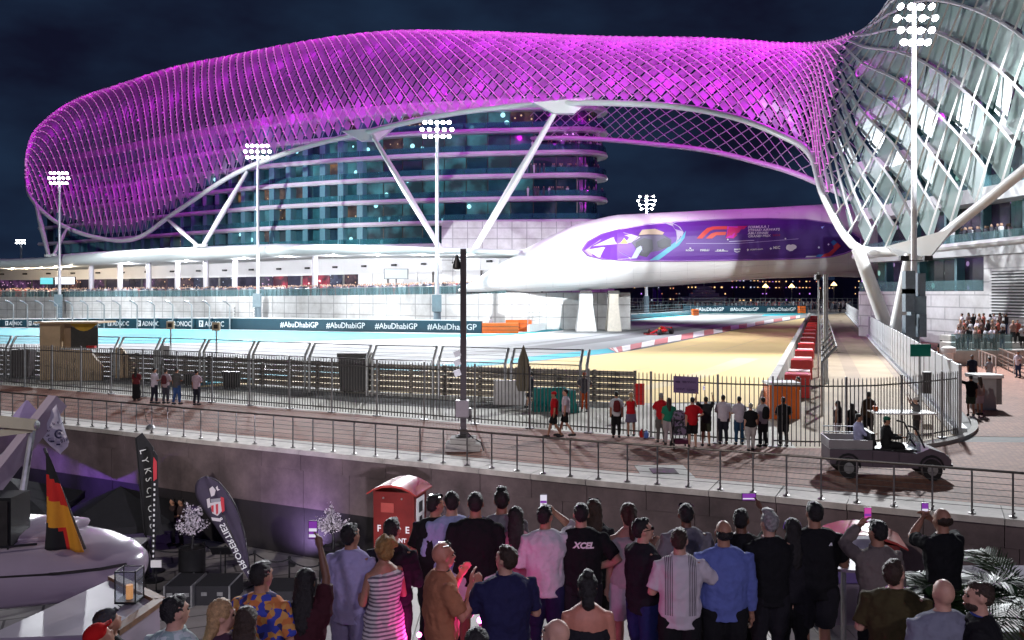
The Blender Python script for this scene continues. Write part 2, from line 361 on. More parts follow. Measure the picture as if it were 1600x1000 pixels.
# ---- railing
rl = thing('quay_railing', 'long stainless railing with wire infill along the quay edge', 'railing', QP[4])
rp = resample(QP, .86); RAILM = mat('railing_steel', (.16,.15,.15), .35, .8, var=.2, vscale=4)
pm = MB().cyl((0,0,0), .024, 1.02, 8).add([], []); pm.lathe((0,0,0), [(.09,0),(.09,.015),(.035,.03),(.03,.06)], 10); pm.box((0,-.03,.1), (.03,.09,.05)); pm = pm.mesh('post', RAILM, True)
for p in rp:
    o = link('post', pm, rl, True); o.location = p-rl.location+V((0,0,.03))
MB().tube([p+V((0,0,1.08)) for p in rp], .032, 8).build('handrail', mat('handrail_dark', (.10,.085,.08), .35, .5, var=.2), rl, True)
for k in range(6): MB().tube([p+V((0,0,.20+k*.145)) for p in rp], .0065, 4).build('wire', RAILM, rl)
# ---- palisade fence
def palisade(pts, label, steps, group=None):
    t_ = thing('palisade_fence', label, 'fence', pts[0]); q = resample(pts, .155); qd = dirs(q)
    FM = mat('fence_steel', (.13,.125,.125), .45, .6, var=.25, vscale=3); PM = mat('post_steel', (.26,.26,.27), .45, .6, var=.25)
    pk = MB().box((0,0,1.2), (.03,.02,2.28)).add([(-.015,-.01,2.34),(.015,-.01,2.34),(.015,.01,2.34),(-.015,.01,2.34),(0,0,2.42)], [(0,1,4),(1,2,4),(2,3,4),(3,0,4)]).mesh('picket', FM)
    po = MB().box((0,0,1.22), (.07,.06,2.44)).box((0,0,.02), (.3,.22,.04)).mesh('post', PM)
    rest = MB(); cnt = 0
    for i, (p, (tt, nn)) in enumerate(zip(q, qd)):
        a = math.atan2(tt.y, tt.x)
        if i % 16 == 0: o = link('post', po, t_, True)
        elif cnt < 300 or True:
            cnt += 1
            o = link('picket', pk, t_, True)
        o.location = p-t_.location; o.rotation_euler = (0,0,a)
    for z in (.22, 2.12):
        MB().tube([p+nn*.025+V((0,0,z)) for p, (tt, nn) in zip(q[::4]+[q[-1]], qd[::4]+[qd[-1]])], .026, 4).build('rail', FM, t_)
    return t_
palisade(FP[:10], 'long grey palisade fence between promenade and circuit', 0)
palisade([FP[9]+(FP[10]-FP[9]).normalized()*.16]+FP[10:-1], 'curved palisade fence closing off the service road by the grey barrier', 0)
kp = catmull([G(*p) for p in ((1430,701),(1480,693),(1512,682),(1523,670),(1518,655))], 6); kd = dirs(kp)
tag(MB().loft([[p+n_*.12, p-n_*.12, p-n_*.12+V((0,0,.13)), p+n_*.12+V((0,0,.13))] for p, (t, n_) in zip(kp, kd)]).build('kerb', CONC), 'curved concrete kerb around the end of the fence', 'kerb')
# ---- armco barrier with rails, debris fence in front
AR = thing('guard_rail', 'multi-rail steel guard barrier behind the debris fence', 'barrier', G(577,612)); ap = resample([G(*p) for p in ARM], 2.0); ad = dirs(ap)
ARMM = mat('armco_steel', (.34,.30,.26), .5, .4, var=.35, vscale=2); 
for k in range(5):
    z = .2+k*.30; prof = [(0,-.13),(.05,-.09),(.05,-.03),(0,0),(.05,.03),(.05,.09),(0,.13)]
    MB().loft([[p-n_*(o+.1)+V((0,0,z+h)) for o, h in prof]+[p-n_*.09+V((0,0,z+.13)), p-n_*.09+V((0,0,z-.13))] for p, (t, n_) in zip(ap, ad)]).build('rail', ARMM, AR)
apm = MB().box((0,.05,.78), (.12,.2,1.56)).mesh('post', DARKSTEEL)
for p, (t, n_) in zip(ap, ad):
    o = link('post', apm, AR, True); o.location = p-AR.location; o.rotation_euler = (0,0,math.atan2(t.y,t.x))
def debris_fence(bases, label, lean, h=2.6, mesh=True, pr=.075, nw=14):
    t_ = thing('debris_fence', label, 'fence', bases[0]); dd = dirs(bases)
    for p, (tt, n_) in zip(bases, dd):
        for s in (-.16, .16):
            b = p+tt*s; MB().tube([b, b+V((0,0,h-.7)), b+n_*lean+V((0,0,h))], pr, 6).build('post', STEEL, t_)
    for i in range(len(bases)-1):
        a, b = bases[i]+dd[i][0]*.2, bases[i+1]-dd[i+1][0]*.2; w = MB()
        na, nb = dd[i][1]*lean, dd[i+1][1]*lean
        for k in range(nw):
            z = 1.0+(h-1.7)*k/(nw-1); w.bar(a+V((0,0,z)), b+V((0,0,z)), .008)
        for k in range(1, 5):
            f = k/4; w.bar(a+na*f+V((0,0,h-.7+.7*f)), b+nb*f+V((0,0,h-.7+.7*f)), .012)
        L = (b-a).length; m_ = int(L/.22)
        for k in range(1, m_): w.bar(a.lerp(b,k/m_)+V((0,0,1.0)), a.lerp(b,k/m_)+V((0,0,h-.7)), .005)
        w.build('wire_mesh', DARKSTEEL, t_)
        q = MB()
        for z, off in ((h-.7, 0), (h, 1)): q.bar(a+na*off+V((0,0,z)), b+nb*off+V((0,0,z)), .05)
        q.build('frame', DARKSTEEL, t_)
    return t_
debris_fence([G(x, y+3) for x, y in ((-60,584),(13,588),(100,588),(182,591),(246,594),(315,598),(392,604),(480,610),(577,616),(681,620),(794,626),(912,631))], 'wire debris fence with cranked steel posts along the circuit', .45)
# ================================================================ far barrier with printed banner
NAVY = mat('banner_navy', (.012,.05,.075), .5, var=.08)
BW = thing('banner_wall', 'dark blue trackside banner wall with white lettering', 'banner', G(397,515))
bp_ = [G(*p) for p in ((-110,508.5),(0,510.5),(200,512.5),(397,515),(500,517),(620,519),(752,521))]; bd = dirs(bp_); BH = 1.62
def bsc(p): return interp([(-110,.62),(0,.70),(310,.98),(397,1),(760,1)], 800+F*p.x/p.y)
m = MB(); m.loft([[p, p+n_*.5, p+n_*.5+V((0,0,BH*bsc(p))), p+V((0,0,BH*bsc(p)))] for p, (t, n_) in zip(bp_, bd)]); m.build('wall', NAVY, BW)
m = MB(); m.loft([[p-n_*.03+V((0,0,BH*bsc(p))), p+n_*.55+V((0,0,BH*bsc(p))), p+n_*.55+V((0,0,BH*bsc(p)+.12)), p-n_*.03+V((0,0,BH*bsc(p)+.12))] for p, (t, n_) in zip(bp_, bd)]); m.build('top_edge', WHITE2, BW)
def onpath(px):
    for a, b in zip(bp_, bp_[1:]):
        xa, xb = 800+F*a.x/a.y, 800+F*b.x/b.y
        if xa <= px <= xb:
            k = (px-800)/F; t = (k*a.y-a.x)/((b.x-a.x)-k*(b.y-a.y)); return a.lerp(b, t), (b-a).normalized()
for x in (-72, -30, 6.5, 43, 82, 124, 167, 213, 261, 310):
    p, t = onpath(x+8+2*(x/310)); nn = V((-t.y,t.x,0)); s = bsc(p); q = p-nn*.02+V((0,0,.40*s))
    MB().box(q-t*.62*s+V((0,0,.40*s))-nn*.01, (.72*s,.02,.95*s), t, nn).build('logo', LETTER, BW)
    MB().add([q+(-t*.62+V((0,0,.40)))*s-nn*.035+(t*a*.85+V((0,0,b)))*s for a, b in ((-.2,-.3),(.05,-.3),(.05,0),(.28,0),(.1,.3),(-.25,.3),(-.25,.1),(-.08,.1))], [(0,1,2,3,4,5,6,7)]).build('logo_mark', NAVY, BW)
    text('ADNOC', 1.12*s, q, t, (0,0,1), LETTER, BW, sx=.80, bold=.012)
for x, w in ((438,57),(510,58),(586,64),(668,74)):
    p, t = onpath(x); nn = V((-t.y,t.x,0)); q, _ = onpath(x+w)
    text('#AbuDhabiGP', 1.12, p-nn*.02+V((0,0,.45)), t, (0,0,1), LETTER, BW, sx=(q-p).length/6.35, bold=.008)
fp = [G(x, 512.5+ (x-14)*.0085) + V((0,1.2,0)) for x in (-34,-11,14,36,60,83,107,131,157,182,209,236,265,295,323,355)]
DF = thing('debris_fence', 'row of cranked debris fence posts behind the trackside banner', 'fence', fp[3])
for p in fp: MB().tube([p, p+V((0,0,3.5)), p+V((-.35,-.5,4.0)), p+V((-.75,-.9,4.2))], .11, 6).build('post', STEEL, DF)
for z in (2.2, 3.0, 3.7): MB().tube([p+V((0,0,z)) for p in fp], .02, 4).build('wire', STEEL, DF)
def block(px0, px1, y, h, label, mt, dep=1.2, name='barrier_block'):
    a, b = G(px0, y), G(px1, y); t = (b-a).normalized(); nn = V((-t.y,t.x,0)); L = (b-a).length
    o = thing(name, label, 'barrier', (a+b)/2)
    MB().box((a+b)/2+nn*dep/2+V((0,0,h/2)), (L, dep, h), t, nn).build('body', mt, o)
    for z in (h*.33, h*.66): MB().box((a+b)/2+nn*(dep/2-.0)+V((0,0,z)), (L+.04, dep+.06, .05), t, nn).build('groove', DARKSTEEL, o)
    return o
block(753, 810, 521, 1.35, 'long orange foam barrier at the end of the banner wall', ORANGE)
block(790, 831, 518, 1.6, 'shorter orange foam barrier behind the long one', ORANGE)
block(1083, 1092, 493.5, 1.5, 'small orange barrier block where the white track wall ends', ORANGE, 2)
block(1250, 1259, 489.5, 1.9, 'orange barrier block at right end of the distant banner', ORANGE, 2)
# white track wall beyond the orange blocks
wp = catmull([G(*p) for p in ((828,519),(880,511),(930,505),(1000,498),(1092,491))], 5); wd = dirs(wp)
tw = thing('track_wall', 'low white concrete track wall curving under the bridge', 'wall', wp[0])
m = MB(); m.loft([[p, p+n_*.4, p+n_*.4+V((0,0,1.0)), p+V((0,0,1.0))] for p, (t, n_) in zip(wp, wd)]); m.build('wall', WHITE2, tw)
for z in (1.5, 2.0, 2.6): MB().tube([p+n_*.3+V((0,0,z)) for p, (t, n_) in zip(wp, wd)], .03, 4).build('wire', STEEL, tw)
for p, (t, n_) in zip(wp, wd): MB().bar(p+n_*.3+V((0,0,.9)), p+n_*.3+V((0,0,2.7)), .1).build('post', STEEL, tw)
# ================================================================ right-hand track barrier with red blocks, grey panel barrier
A0, A1 = V((10.6,38.6,0)), V((62.7,190,0)); tt = (A1-A0).normalized(); rn = V((tt.y,-tt.x,0))
TB = thing('concrete_barrier', 'long pale concrete barrier edging the sand run-off', 'barrier', A0)
for i in range(38):
    c = A0.lerp(A1, (i+.5)/38); L = (A1-A0).length/38
    MB().loft([[A0.lerp(A1, (i+e)/38)+rn*o+V((0,0,z)) for o, z in ((-.1,0),(.5,0),(.5,1.1),(.12,1.1))] for e in (.006, .994)]).build('concrete_block', CONC, TB)
rb = MB().box((0,0,.62), (1.25,1.5,1.15)).box((0,-.76,.62), (.9,.03,.75)).box((0,0,1.205), (1.0,1.2,.03)).mesh('body', RED)
wb = MB().box((0,0,.56), (1.1,1.3,1.1)).mesh('body', mat('pink_white_plastic', (.66,.48,.46), .5, var=.15))
ords = ['nearest', 'second', 'third', 'fourth', 'fifth', 'sixth', 'seventh', 'eighth', 'ninth', 'tenth', 'eleventh', 'twelfth', 'thirteenth', 'fourteenth']
a_ = math.atan2(tt.y, tt.x)
for i in range(14):
    s = 9+i*9.3 if i else 8; c = A0+tt*s+rn*1.45
    o = thing('barrier_block', '%s red barrier block counted from the fence, behind the concrete barrier' % ords[i], 'barrier', c, a_+R(90), 'red barrier blocks'); link('body', rb, o, True)
    c2 = c+tt*3.2
    o = thing('barrier_block', '%s pale barrier block counted from the fence, between red ones' % ords[i], 'barrier', c2, a_+R(90), 'pale barrier blocks'); link('body', wb, o, True)
debris_fence([A0+tt*s+rn*2.6 for s in (1,5,9,14,20,27,36,48,64,90,120,150)], 'mesh debris fence right of the red barrier blocks', -.6, 3.0, nw=9, pr=.06)
oc = A0+rn*.7+V((.2,-.2,0))
o = thing('orange_cabinet', 'orange barrier end block with white top behind the palisade', 'barrier', oc); MB().box(oc+V((0,0,.72)), (1.25,1.0,1.44)).build('body', ORANGE, o); MB().box(oc+V((0,0,1.49)), (1.35,1.1,.1)).build('top', WHITE2, o); MB().box(oc+V((.66,0,.6)), (.08,.9,1.2)).build('side', WHITE2, o)
B0, B1 = V((16.75,33.5,0)), V((89.5,240,0)); bt = (B1-B0).normalized(); bn = V((-bt.y,bt.x,0)); NB = 84; BLn = (B1-B0).length/NB
PB = thing('panel_barrier', 'long pale grey sheet barrier along the service road', 'barrier', B0)
pan = MB().box((0,0,1.42), (BLn-.05,.06,2.35)).box((0,0,.13), (BLn-.02,.5,.26)).mesh('panel', mat('pale_grey_sheet', (.55,.57,.59), .45, .1, var=.1, vscale=1)); pst = MB().box((0,0,1.32), (.09,.11,2.64)).mesh('post', STEEL)
for i in range(NB):
    o = link('panel', pan, PB, True); o.location = B0+bt*BLn*(i+.5)-PB.location; o.rotation_euler = (0,0,math.atan2(bt.y,bt.x))
    o = link('post', pst, PB, True); o.location = B0+bt*BLn*i-PB.location; o.rotation_euler = (0,0,math.atan2(bt.y,bt.x))
# poles beside the service road
pc = G(1290,600); o = thing('lamp_pole', 'tall thick grey pole behind the palisade at the service road', 'pole', pc)
MB().tube([pc, pc+V((0,0,6.4))], [.15,.14], 12).build('pole', STEEL, o, True); MB().box(pc+V((-.16,0,2.2)), (.12,.2,.5)).build('control_box', DARKSTEEL, o)
pc = G(1279,590); o = thing('camera_pole', 'slim pole with camera boxes beside the thick grey pole', 'pole', pc)
MB().tube([pc, pc+V((0,0,6.6))], .06, 8).build('pole', STEEL, o, True); MB().box(pc+V((-.1,-.1,6.3)), (.3,.4,.3)).build('camera_box', DARKSTEEL, o); MB().box(pc+V((.15,-.1,5.2)), (.35,.3,.55)).build('camera_box', DARKSTEEL, o)
# ================================================================ podium with terrace, canopy, hotel tower
PW = [(-140,200),(0,190),(93,184),(250,172),(403,160),(540,148),(683,135),(790,130),(870,129),(960,129)]
def podX(px): d = interp(PW, px); return V((XZ(px, d), d, 0))
PD = thing('podium_building', 'white podium building with open terrace and curved canopy beyond the track', 'building', podX(403))
pts = [podX(x) for x in (-140,-60,0,93,250,403,540,683,790)]; pdv = dirs(pts); TZ = [4.45,4.45,4.45,4.5,4.6,4.75,4.95,5.15,5.3]
TILE = brick_mat('white_wall_tiles', (.80,.80,.80), (.765,.765,.77), (.42,.42,.43), .25, 0, .62, .45, .3, .35, 0.0)
def vbrick(m_):                                    # wall tiles run in plan length and height
    n = m_.node_tree.nodes; l = m_.node_tree.links
    t = n.new('ShaderNodeTexCoord'); s = n.new('ShaderNodeSeparateXYZ'); c = n.new('ShaderNodeCombineXYZ')
    l.new(t.outputs['Object'], s.inputs[0]); l.new(s.outputs['X'], c.inputs['X']); l.new(s.outputs['Z'], c.inputs['Y'])
    br = [k for k in n if k.type == 'TEX_BRICK'][0]; l.new(c.outputs[0], br.inputs['Vector'])
vbrick(TILE)
for i in range(len(pts)-1):
    a, b = pts[i], pts[i+1]; na, nb = pdv[i][1], pdv[i+1][1]
    MB().loft([[a, a+na*16, a+na*16+V((0,0,TZ[i])), a+V((0,0,TZ[i]))], [b, b+nb*16, b+nb*16+V((0,0,TZ[i+1])), b+V((0,0,TZ[i+1]))]]).build('wall', TILE, PD)
GLB = glass_mat('balustrade_glass', (.35,.55,.58), .22)
q = resample(pts, 3.0)
def tz(p):
    px = 800+F*p.x/p.y; return interp([(-140,4.45),(93,4.5),(403,4.75),(683,5.15),(800,5.3)], px)
for i in range(len(q)-1):
    a, b = q[i], q[i+1]; t = (b-a).normalized(); nn = V((-t.y,t.x,0)); z = tz((a+b)/2)
    MB().box((a+b)/2+nn*.2+V((0,0,z+.6)), ((b-a).length-.06,.03,1.12), t, nn).build('balustrade_pane', GLB, PD)
MB().tube([p+V((0,.2,tz(p)+1.19)) for p in q], .05, 6).build('handrail', STEEL, PD)
# glazed back wall of the terrace, white fascia above
GLD = mat('dark_glazing', (.03,.028,.045), .12, 0, var=.3, vscale=.4, spec=.8)
q2 = [p+n_*13 for p, (t, n_) in zip(pts, pdv)]; q3 = resample(q2, 3.6)
random.seed(5)
def lit_room(name, c1, c2, st, sc=1.2):             # room seen through glass: uneven lamps over a dark interior
    m_ = mat(name, (.03,.03,.04), .12, var=0, spec=.8, emit=c1, estr=st); n = m_.node_tree.nodes; l = m_.node_tree.links; b = n['Principled BSDF']
    t = n.new('ShaderNodeTexCoord'); vo = n.new('ShaderNodeTexVoronoi'); vo.inputs['Scale'].default_value = sc; no = n.new('ShaderNodeTexNoise'); no.inputs['Scale'].default_value = sc*.6; no.inputs['Detail'].default_value = 6
    r = n.new('ShaderNodeValToRGB'); r.color_ramp.elements[0].position = .45; r.color_ramp.elements[0].color = (*[x*.08 for x in c1],1); r.color_ramp.elements[1].position = .8; r.color_ramp.elements[1].color = (*c1,1)
    mx = n.new('ShaderNodeMixRGB'); mx.blend_type = 'MIX'; mx.inputs[2].default_value = (*[x*3 for x in c2],1); lt = n.new('ShaderNodeMath'); lt.operation = 'LESS_THAN'; lt.inputs[1].default_value = .16
    l.new(t.outputs['Object'], vo.inputs['Vector']); l.new(t.outputs['Object'], no.inputs['Vector']); l.new(no.outputs['Fac'], r.inputs[0]); l.new(vo.outputs['Distance'], lt.inputs[0]); l.new(lt.outputs[0], mx.inputs[0]); l.new(r.outputs[0], mx.inputs[1]); l.new(mx.outputs[0], b.inputs['Emission Color']); return m_
LITW = [lit_room('lit_glazing_0', (.45,.16,.5), (.9,.5,.8), .30), lit_room('lit_glazing_1', (.5,.22,.22), (1,.6,.3), .30), lit_room('lit_glazing_2', (.2,.25,.5), (.7,.8,1), .25), lit_room('lit_glazing_3', (.9,.04,.08), (1,.4,.4), .8, .8)]
for i in range(len(q3)-1):
    a, b = q3[i], q3[i+1]; t = (b-a).normalized(); nn = V((-t.y,t.x,0)); c = (a+b)/2; px = 800+F*c.x/c.y; z = tz(c)
    mt = random.choice([GLD, GLD, LITW[0], LITW[1], LITW[2], LITW[0]])
    if 425 < px < 525 and random.random() < .6: mt = LITW[3]
    if px > 560: mt = WHITE2
    MB().box(c+V((0,0,z+2.0)), ((b-a).length-.15,.2,4.0), t, nn).build('window', mt, PD)
    MB().box(c-nn*.05+V((0,0,z+5.4)), ((b-a).length-.03,.4,3.2), t, nn).build('fascia_panel', WHITE, PD)
    if i % 2: MB().box(c-nn*.5+V((0,0,z+5.2)), (.9,.5,.35), t, nn).build('speaker', BLACK, PD)
for i in range(0, len(q3), 3): MB().box(q3[i]+V((0,-.2,tz(q3[i])+1.9)), (.35,.35,3.8)).build('mullion', DARKSTEEL, PD)
for px in (133,178,223,268,313,358,484): 
    p = podX(px); n_ = V((.35,.94,0)); MB().cyl(p+n_*1.6+V((0,0,tz(p))), .5, 7.2, 16).build('column', mat('lilac_column', (.55,.52,.58), .4, var=.06), PD, True)
# the long canopy
cn = []; CT = [(-140,404,419),(0,404,419.5),(60,401.5,418),(84,396.5,416),(130,393,413.5),(260,386,408),(420,380,400.5),(540,381,397.5),(640,384,397),(720,386,397),(800,389,398)]
rings = []
for (px, yt, yb) in CT:
    d = interp(PW, px)-3; a = P(px, yt, d); b = P(px, yb, d); h = a.z-b.z
    n_ = V((.3,.95,0)); rings.append([b+n_*16+V((0,0,.0)), b+n_*2.5+V((0,0,-.0)), b+n_*.6+V((0,0,h*.12)), b+V((0,0,h*.45)), b+n_*.5+V((0,0,h*.8)), a+n_*2.2, a+n_*16+V((0,0,.3))])
MB().loft(rings).build('canopy', mat('pale_canopy', (.66,.71,.71), .35, var=.05, vscale=.1), PD, 'all')
for i, px in enumerate((18,41,64,86,108,200,290,380,450,520,590,660,730)):
    d = interp(PW, px)+1.5; yb = interp([(a, c) for a, b, c in CT], px); p = P(px, yb+2.2, d)
    MB().cyl(p, .22, .25, 10).build('downlight', WARM if i < 5 else LAMP, PD)  # warm lamps at left are visible; white ones are assumed, lighting the terrace
    light('terrace_light', 'POINT', p-V((0,0,.5)), 900 if i < 5 else 1900, (1,.8,.6) if i < 5 else (.93,.93,1), rad=.25, parent=PD)
# screens and bar on the terrace
def screen(px0, px1, y0, y1, d, label, col, s):
    a = P((px0+px1)/2, (y0+y1)/2, d); w = (px1-px0)/F*d; h = (y1-y0)/F*d
    o = thing('video_screen', label, 'screen', a-V((0,0,h/2))); MB().box(a, (w,.3,h)).build('housing', BLACK, o)
    MB().box(a-V((0,.17,0)), (w*.94,.04,h*.9)).build('display', mat('screen_%d' % px0, (.02,.02,.02), .3, var=0, emit=col, estr=s), o)
    MB().box(a-V((0,-.05,h/2+.9)), (.2,.2,1.9)).build('stand', DARKSTEEL, o); return o
screen(63, 84, 433.5, 444.5, 192, 'cyan lit video screen on the left end of the terrace', (.10,.65,.75), 1.0)
screen(86, 118, 432.5, 444.5, 191, 'bright white video screen beside the cyan one on the terrace', (.8,.85,1), 1.6)
screen(600, 638, 420, 436, 150, 'small bright screen on the terrace above the crowd', (.75,.85,.95), .9)
# louvred vents low on the podium wall
for px0, px1 in ((364,388),(396,411)):
    d = interp(PW, px0)-.3; a = P((px0+px1)/2, 487, d); w = (px1-px0)/F*d
    MB().box(a+V((0,-.02,0)), (w,.2,2.1)).build('vent_frame', WHITE2, PD)
    for k in range(7): MB().box(a+V((0,-.14,-.8+k*.27)), (w*.86,.06,.12)).build('louvre', DARKSTEEL, PD)
# white tiled block between podium and bridge
wb0 = MB(); 
for (pa, pb, y0) in ((775,985,352),):
    a = podX(790)+V((0,1.5,0)); b = V((XZ(1000,150),150,0)); wb0.prism([V((XZ(690,150),150,0)), V((XZ(960,150),150,0)), V((XZ(960,172),172,0)), V((XZ(690,172),172,0))], (0,0,17.3))
wb0.build('tower_base', TILE, PD)
MB().prism([podX(790), V((XZ(985,130),130,0)), V((XZ(985,150),150,0)), V((XZ(790,150),150,0))], (0,0,5.4)).build('wall', TILE, PD)
# ---- hotel tower
TP = [(60,240),(130,226),(220,209),(302,195),(408,182),(520,174),(640,168),(760,165),(860,163.5),(905,163)]
HT = thing('hotel_tower', 'glass hotel tower with white balcony bands under the purple grid shell', 'hotel', (XZ(640,168),168,0))
fl = resample([V((XZ(x,d),d,0)) for x, d in TP], 4.3); r0 = 5.6; e = fl[-1]
cap = [V((e.x+r0*math.sin(a), e.y+r0*(1-math.cos(a)), 0)) for a in [math.pi*k/10 for k in range(1, 11)]]
FB = fl+cap; FD = dirs(FB); nflat = len(fl)
ZB = [13.7,17.95,22.2,26.4,30.6,34.8,38.9]
BAND = mat('balcony_band', (.70,.70,.72), .4, var=.06, vscale=.3)
HG = [mat('hotel_glass_%d' % i, c, .06, .0, var=.35, vscale=.6, spec=1.0) for i, c in enumerate(((.02,.08,.11),(.03,.13,.16),(.012,.04,.07)))]
HLIT = [lit_room('hotel_lit_0', (1,.5,.22), (1,.7,.4), .30, .9), lit_room('hotel_lit_1', (.7,.4,.25), (1,.7,.4), .20, .9), lit_room('hotel_lit_2', (.10,.42,.52), (.3,.7,.8), .60, .35), lit_room('hotel_lit_3', (.5,.10,.75), (.9,.4,1), .7, 1.4)]
PART = mat('teal_fin', (.10,.25,.30), .35, var=.1); BALG = glass_mat('balcony_glass', (.05,.22,.26), .5)
random.seed(11)
slab = [p for p in FB]
for k, z in enumerate(ZB):
    rr = []
    for p, (t, n_) in zip(FB, FD): rr.append([p-n_*.0+V((0,0,z-.0)), p-n_*.25+V((0,0,z+.35)), p-n_*.0+V((0,0,z+.85)), p+n_*2.4+V((0,0,z+.85)), p+n_*2.4+V((0,0,z))])
    MB().loft(rr).build('balcony_band', BAND, HT)
    if k == len(ZB)-1: break
    zt = ZB[k+1]
    for i in range(len(FB)-1):
        a, b = FB[i], FB[i+1]; t = (b-a).normalized(); nn = V((-t.y,t.x,0)); c = (a+b)/2; L = (b-a).length; px = 800+F*c.x/c.y
        if 800+F*c.x/c.y < 90: continue
        u = random.random(); gl = random.choice(HG)
        if i < nflat-11: gl = HLIT[0] if u < .07 else HLIT[1] if u < .17 else HLIT[2] if u < .62 else gl
        elif i < nflat-3: gl = HLIT[2] if u < .6 else HLIT[1] if u < .66 else gl
        elif i >= nflat-3: gl = HLIT[1] if u < .12 else HLIT[3] if (u < .3 and k in (2,3,4)) else HG[2]
        h = zt-z-.85
        MB().box(c+nn*1.9+V((0,0,z+.85+h/2)), (L*.985,.12,h), t, nn).build('window', gl, HT)
        if i < nflat-10: MB().box(a+nn*1.0+V((0,0,z+.85+h/2)), (1.25,1.7,h), t, nn).build('fin', PART, HT)
        elif i < nflat and i % 1 == 0: MB().box(a+nn*1.8+V((0,0,z+.85+h/2)), (.14,.2,h), t, nn).build('mullion', DARKSTEEL, HT)
        MB().box(c+nn*.15+V((0,0,z+.85+.55)), (L*.97,.04,1.1), t, nn).build('balustrade_pane', BALG, HT)
back = [V((e.x+1, e.y+11.2+12, 0)), V((FB[0].x, FB[0].y+30, 0))]
poly = [p+n_*2.3 for p, (t, n_) in zip(FB, FD)]+back
MB().prism([p+V((0,0,10)) for p in poly], (0,0,30.5)).build('core', mat('tower_core', (.02,.03,.045), .5, var=.1), HT)
MB().prism([p+n_*1.0+V((0,0,39.76)) for p, (t, n_) in zip(FB, FD)]+[p+V((0,0,39.76)) for p in back], (0,0,1.4)).build('roof', WHITE2, HT)
# ================================================================ the grid shell
COLS = [((42,262,212),(43,248,214)),((46,305,204),(60,205,217)),((88,347,198),(118,162,218)),((150,371,192),(198,135,214)),((212,373,187),(288,108,208)),((275,331,180),(378,92,200)),
 ((370,270,170),(466,77,191)),((470,232,161),(556,64,182)),((570,207,153),(640,57,173)),((680,182,146),(732,58,164)),((790,167,139),(822,63,157)),((890,161,133),(910,68,151)),
 ((980,162,128),(990,71,146)),((1070,168,123),(1072,72,141)),((1150,184,118),(1145,74,135)),((1220,211,112),(1208,78,128)),((1266,240,106),(1266,77,120)),((1287,305,100),(1318,66,111)),
 ((1333,383,94),(1368,36,103)),((1398,392,88),(1412,-30,97)),((1445,385,83),(1456,-100,93)),((1520,330,77),(1535,-190,88)),((1600,266,72),(1630,-290,84)),((1690,195,68),(1750,-400,80))]
cB = [P(*c[0]) for c in COLS]; cR = [P(*c[1]) for c in COLS]; cK = []
for i, b in enumerate(cB):
    if i <= 16: o = V((0, min(30, 3+5*i), 0)) if i < 14 else V((2*(i-13), 30-3*(i-13), 0))
    else: o = V((8+5*(i-16), 20-2*(i-16), 0))
    cK.append(b+o)
SUB = 8; sB, sR, sK = catmull(cB, SUB), catmull(cR, SUB), catmull(cK, SUB)
arc = [0]
for i in range(1, len(sB)): arc.append(arc[-1]+((sB[i]+sR[i])/2-(sB[i-1]+sR[i-1])/2).length)
def at_arc(s):
    j = 0
    lo, hi = 0, len(arc)-1
    while hi-lo > 1:
        m_ = (lo+hi)//2
        if arc[m_] <= s: lo = m_
        else: hi = m_
    t = (s-arc[lo])/(arc[hi]-arc[lo]); return sB[lo].lerp(sB[hi], t), sR[lo].lerp(sR[hi], t), sK[lo].lerp(sK[hi], t)
def surf(s, v):
    b, r, k = at_arc(min(max(s, 0), arc[-1]-1e-4))
    if v <= 1:
        a = v*math.pi/2; h = r-b; w = math.sin(a)**.92
        return V((b.x+h.x*(1-math.cos(a)), b.y+h.y*(1-math.cos(a)), b.z+h.z*w))
    a = (v-1)*math.pi/2; h = k-r
    return V((r.x+h.x*math.sin(a), r.y+h.y*math.sin(a), r.z+h.z*(1-math.cos(a))))
NV = 12
def cell(s): return interp([(0,2.15),(arc[15*SUB],2.3),(arc[17*SUB],2.7),(arc[19*SUB],3.3),(arc[-1],3.4)], s)
GS = [0.0]                                          # arc position of every half cell: finer on the main body, wider on the right wing
while GS[-1] < arc[-1]: GS.append(GS[-1]+cell(GS[-1])/2)
if len(GS) % 2 == 0: GS.pop()
NU = (len(GS)-1)//2
SH = thing('grid_shell', 'sweeping diamond grid shell canopy lit purple over the hotel', 'canopy', cB[9]-V((0,0,0)))
GRIDW = mat('shell_steel', (.52,.50,.54), .4, .1, var=.06)
def frit(name, tint, op, dif=.05):                          # fritted shell glass: scatters the light of the lamps behind it, partly clear
    m = bpy.data.materials.new(name); m.use_nodes = True; n = m.node_tree.nodes; l = m.node_tree.links; out = n['Material Output']; n.remove(n['Principled BSDF'])
    tl = n.new('ShaderNodeBsdfTranslucent'); tl.inputs[0].default_value = (*tint,1); df = n.new('ShaderNodeBsdfDiffuse'); df.inputs[0].default_value = (*tint,1)
    gl = n.new('ShaderNodeBsdfGlossy'); gl.inputs[1].default_value = .28; gl.inputs[0].default_value = (.9,.95,1,1); tr = n.new('ShaderNodeBsdfTransparent')
    a = n.new('ShaderNodeMixShader'); a.inputs[0].default_value = dif; b = n.new('ShaderNodeMixShader'); b.inputs[0].default_value = .06; c = n.new('ShaderNodeMixShader'); c.inputs[0].default_value = op
    l.new(tl.outputs[0], a.inputs[1]); l.new(df.outputs[0], a.inputs[2]); l.new(a.outputs[0], b.inputs[1]); l.new(gl.outputs[0], b.inputs[2])
    l.new(tr.outputs[0], c.inputs[1]); l.new(b.outputs[0], c.inputs[2]); l.new(c.outputs[0], out.inputs[0]); return m
FRIT = frit('fritted_glass', (.82,.78,.86), .40)
FRIT2 = frit('clear_shell_glass', (.58,.74,.70), .54, .4)
pins, rib_glow = MB(), MB(); RIBS = {}
def node(i, j): return surf(GS[i], j/NV/2*1.0)     # j: 0..2NV front, up to 4NV back
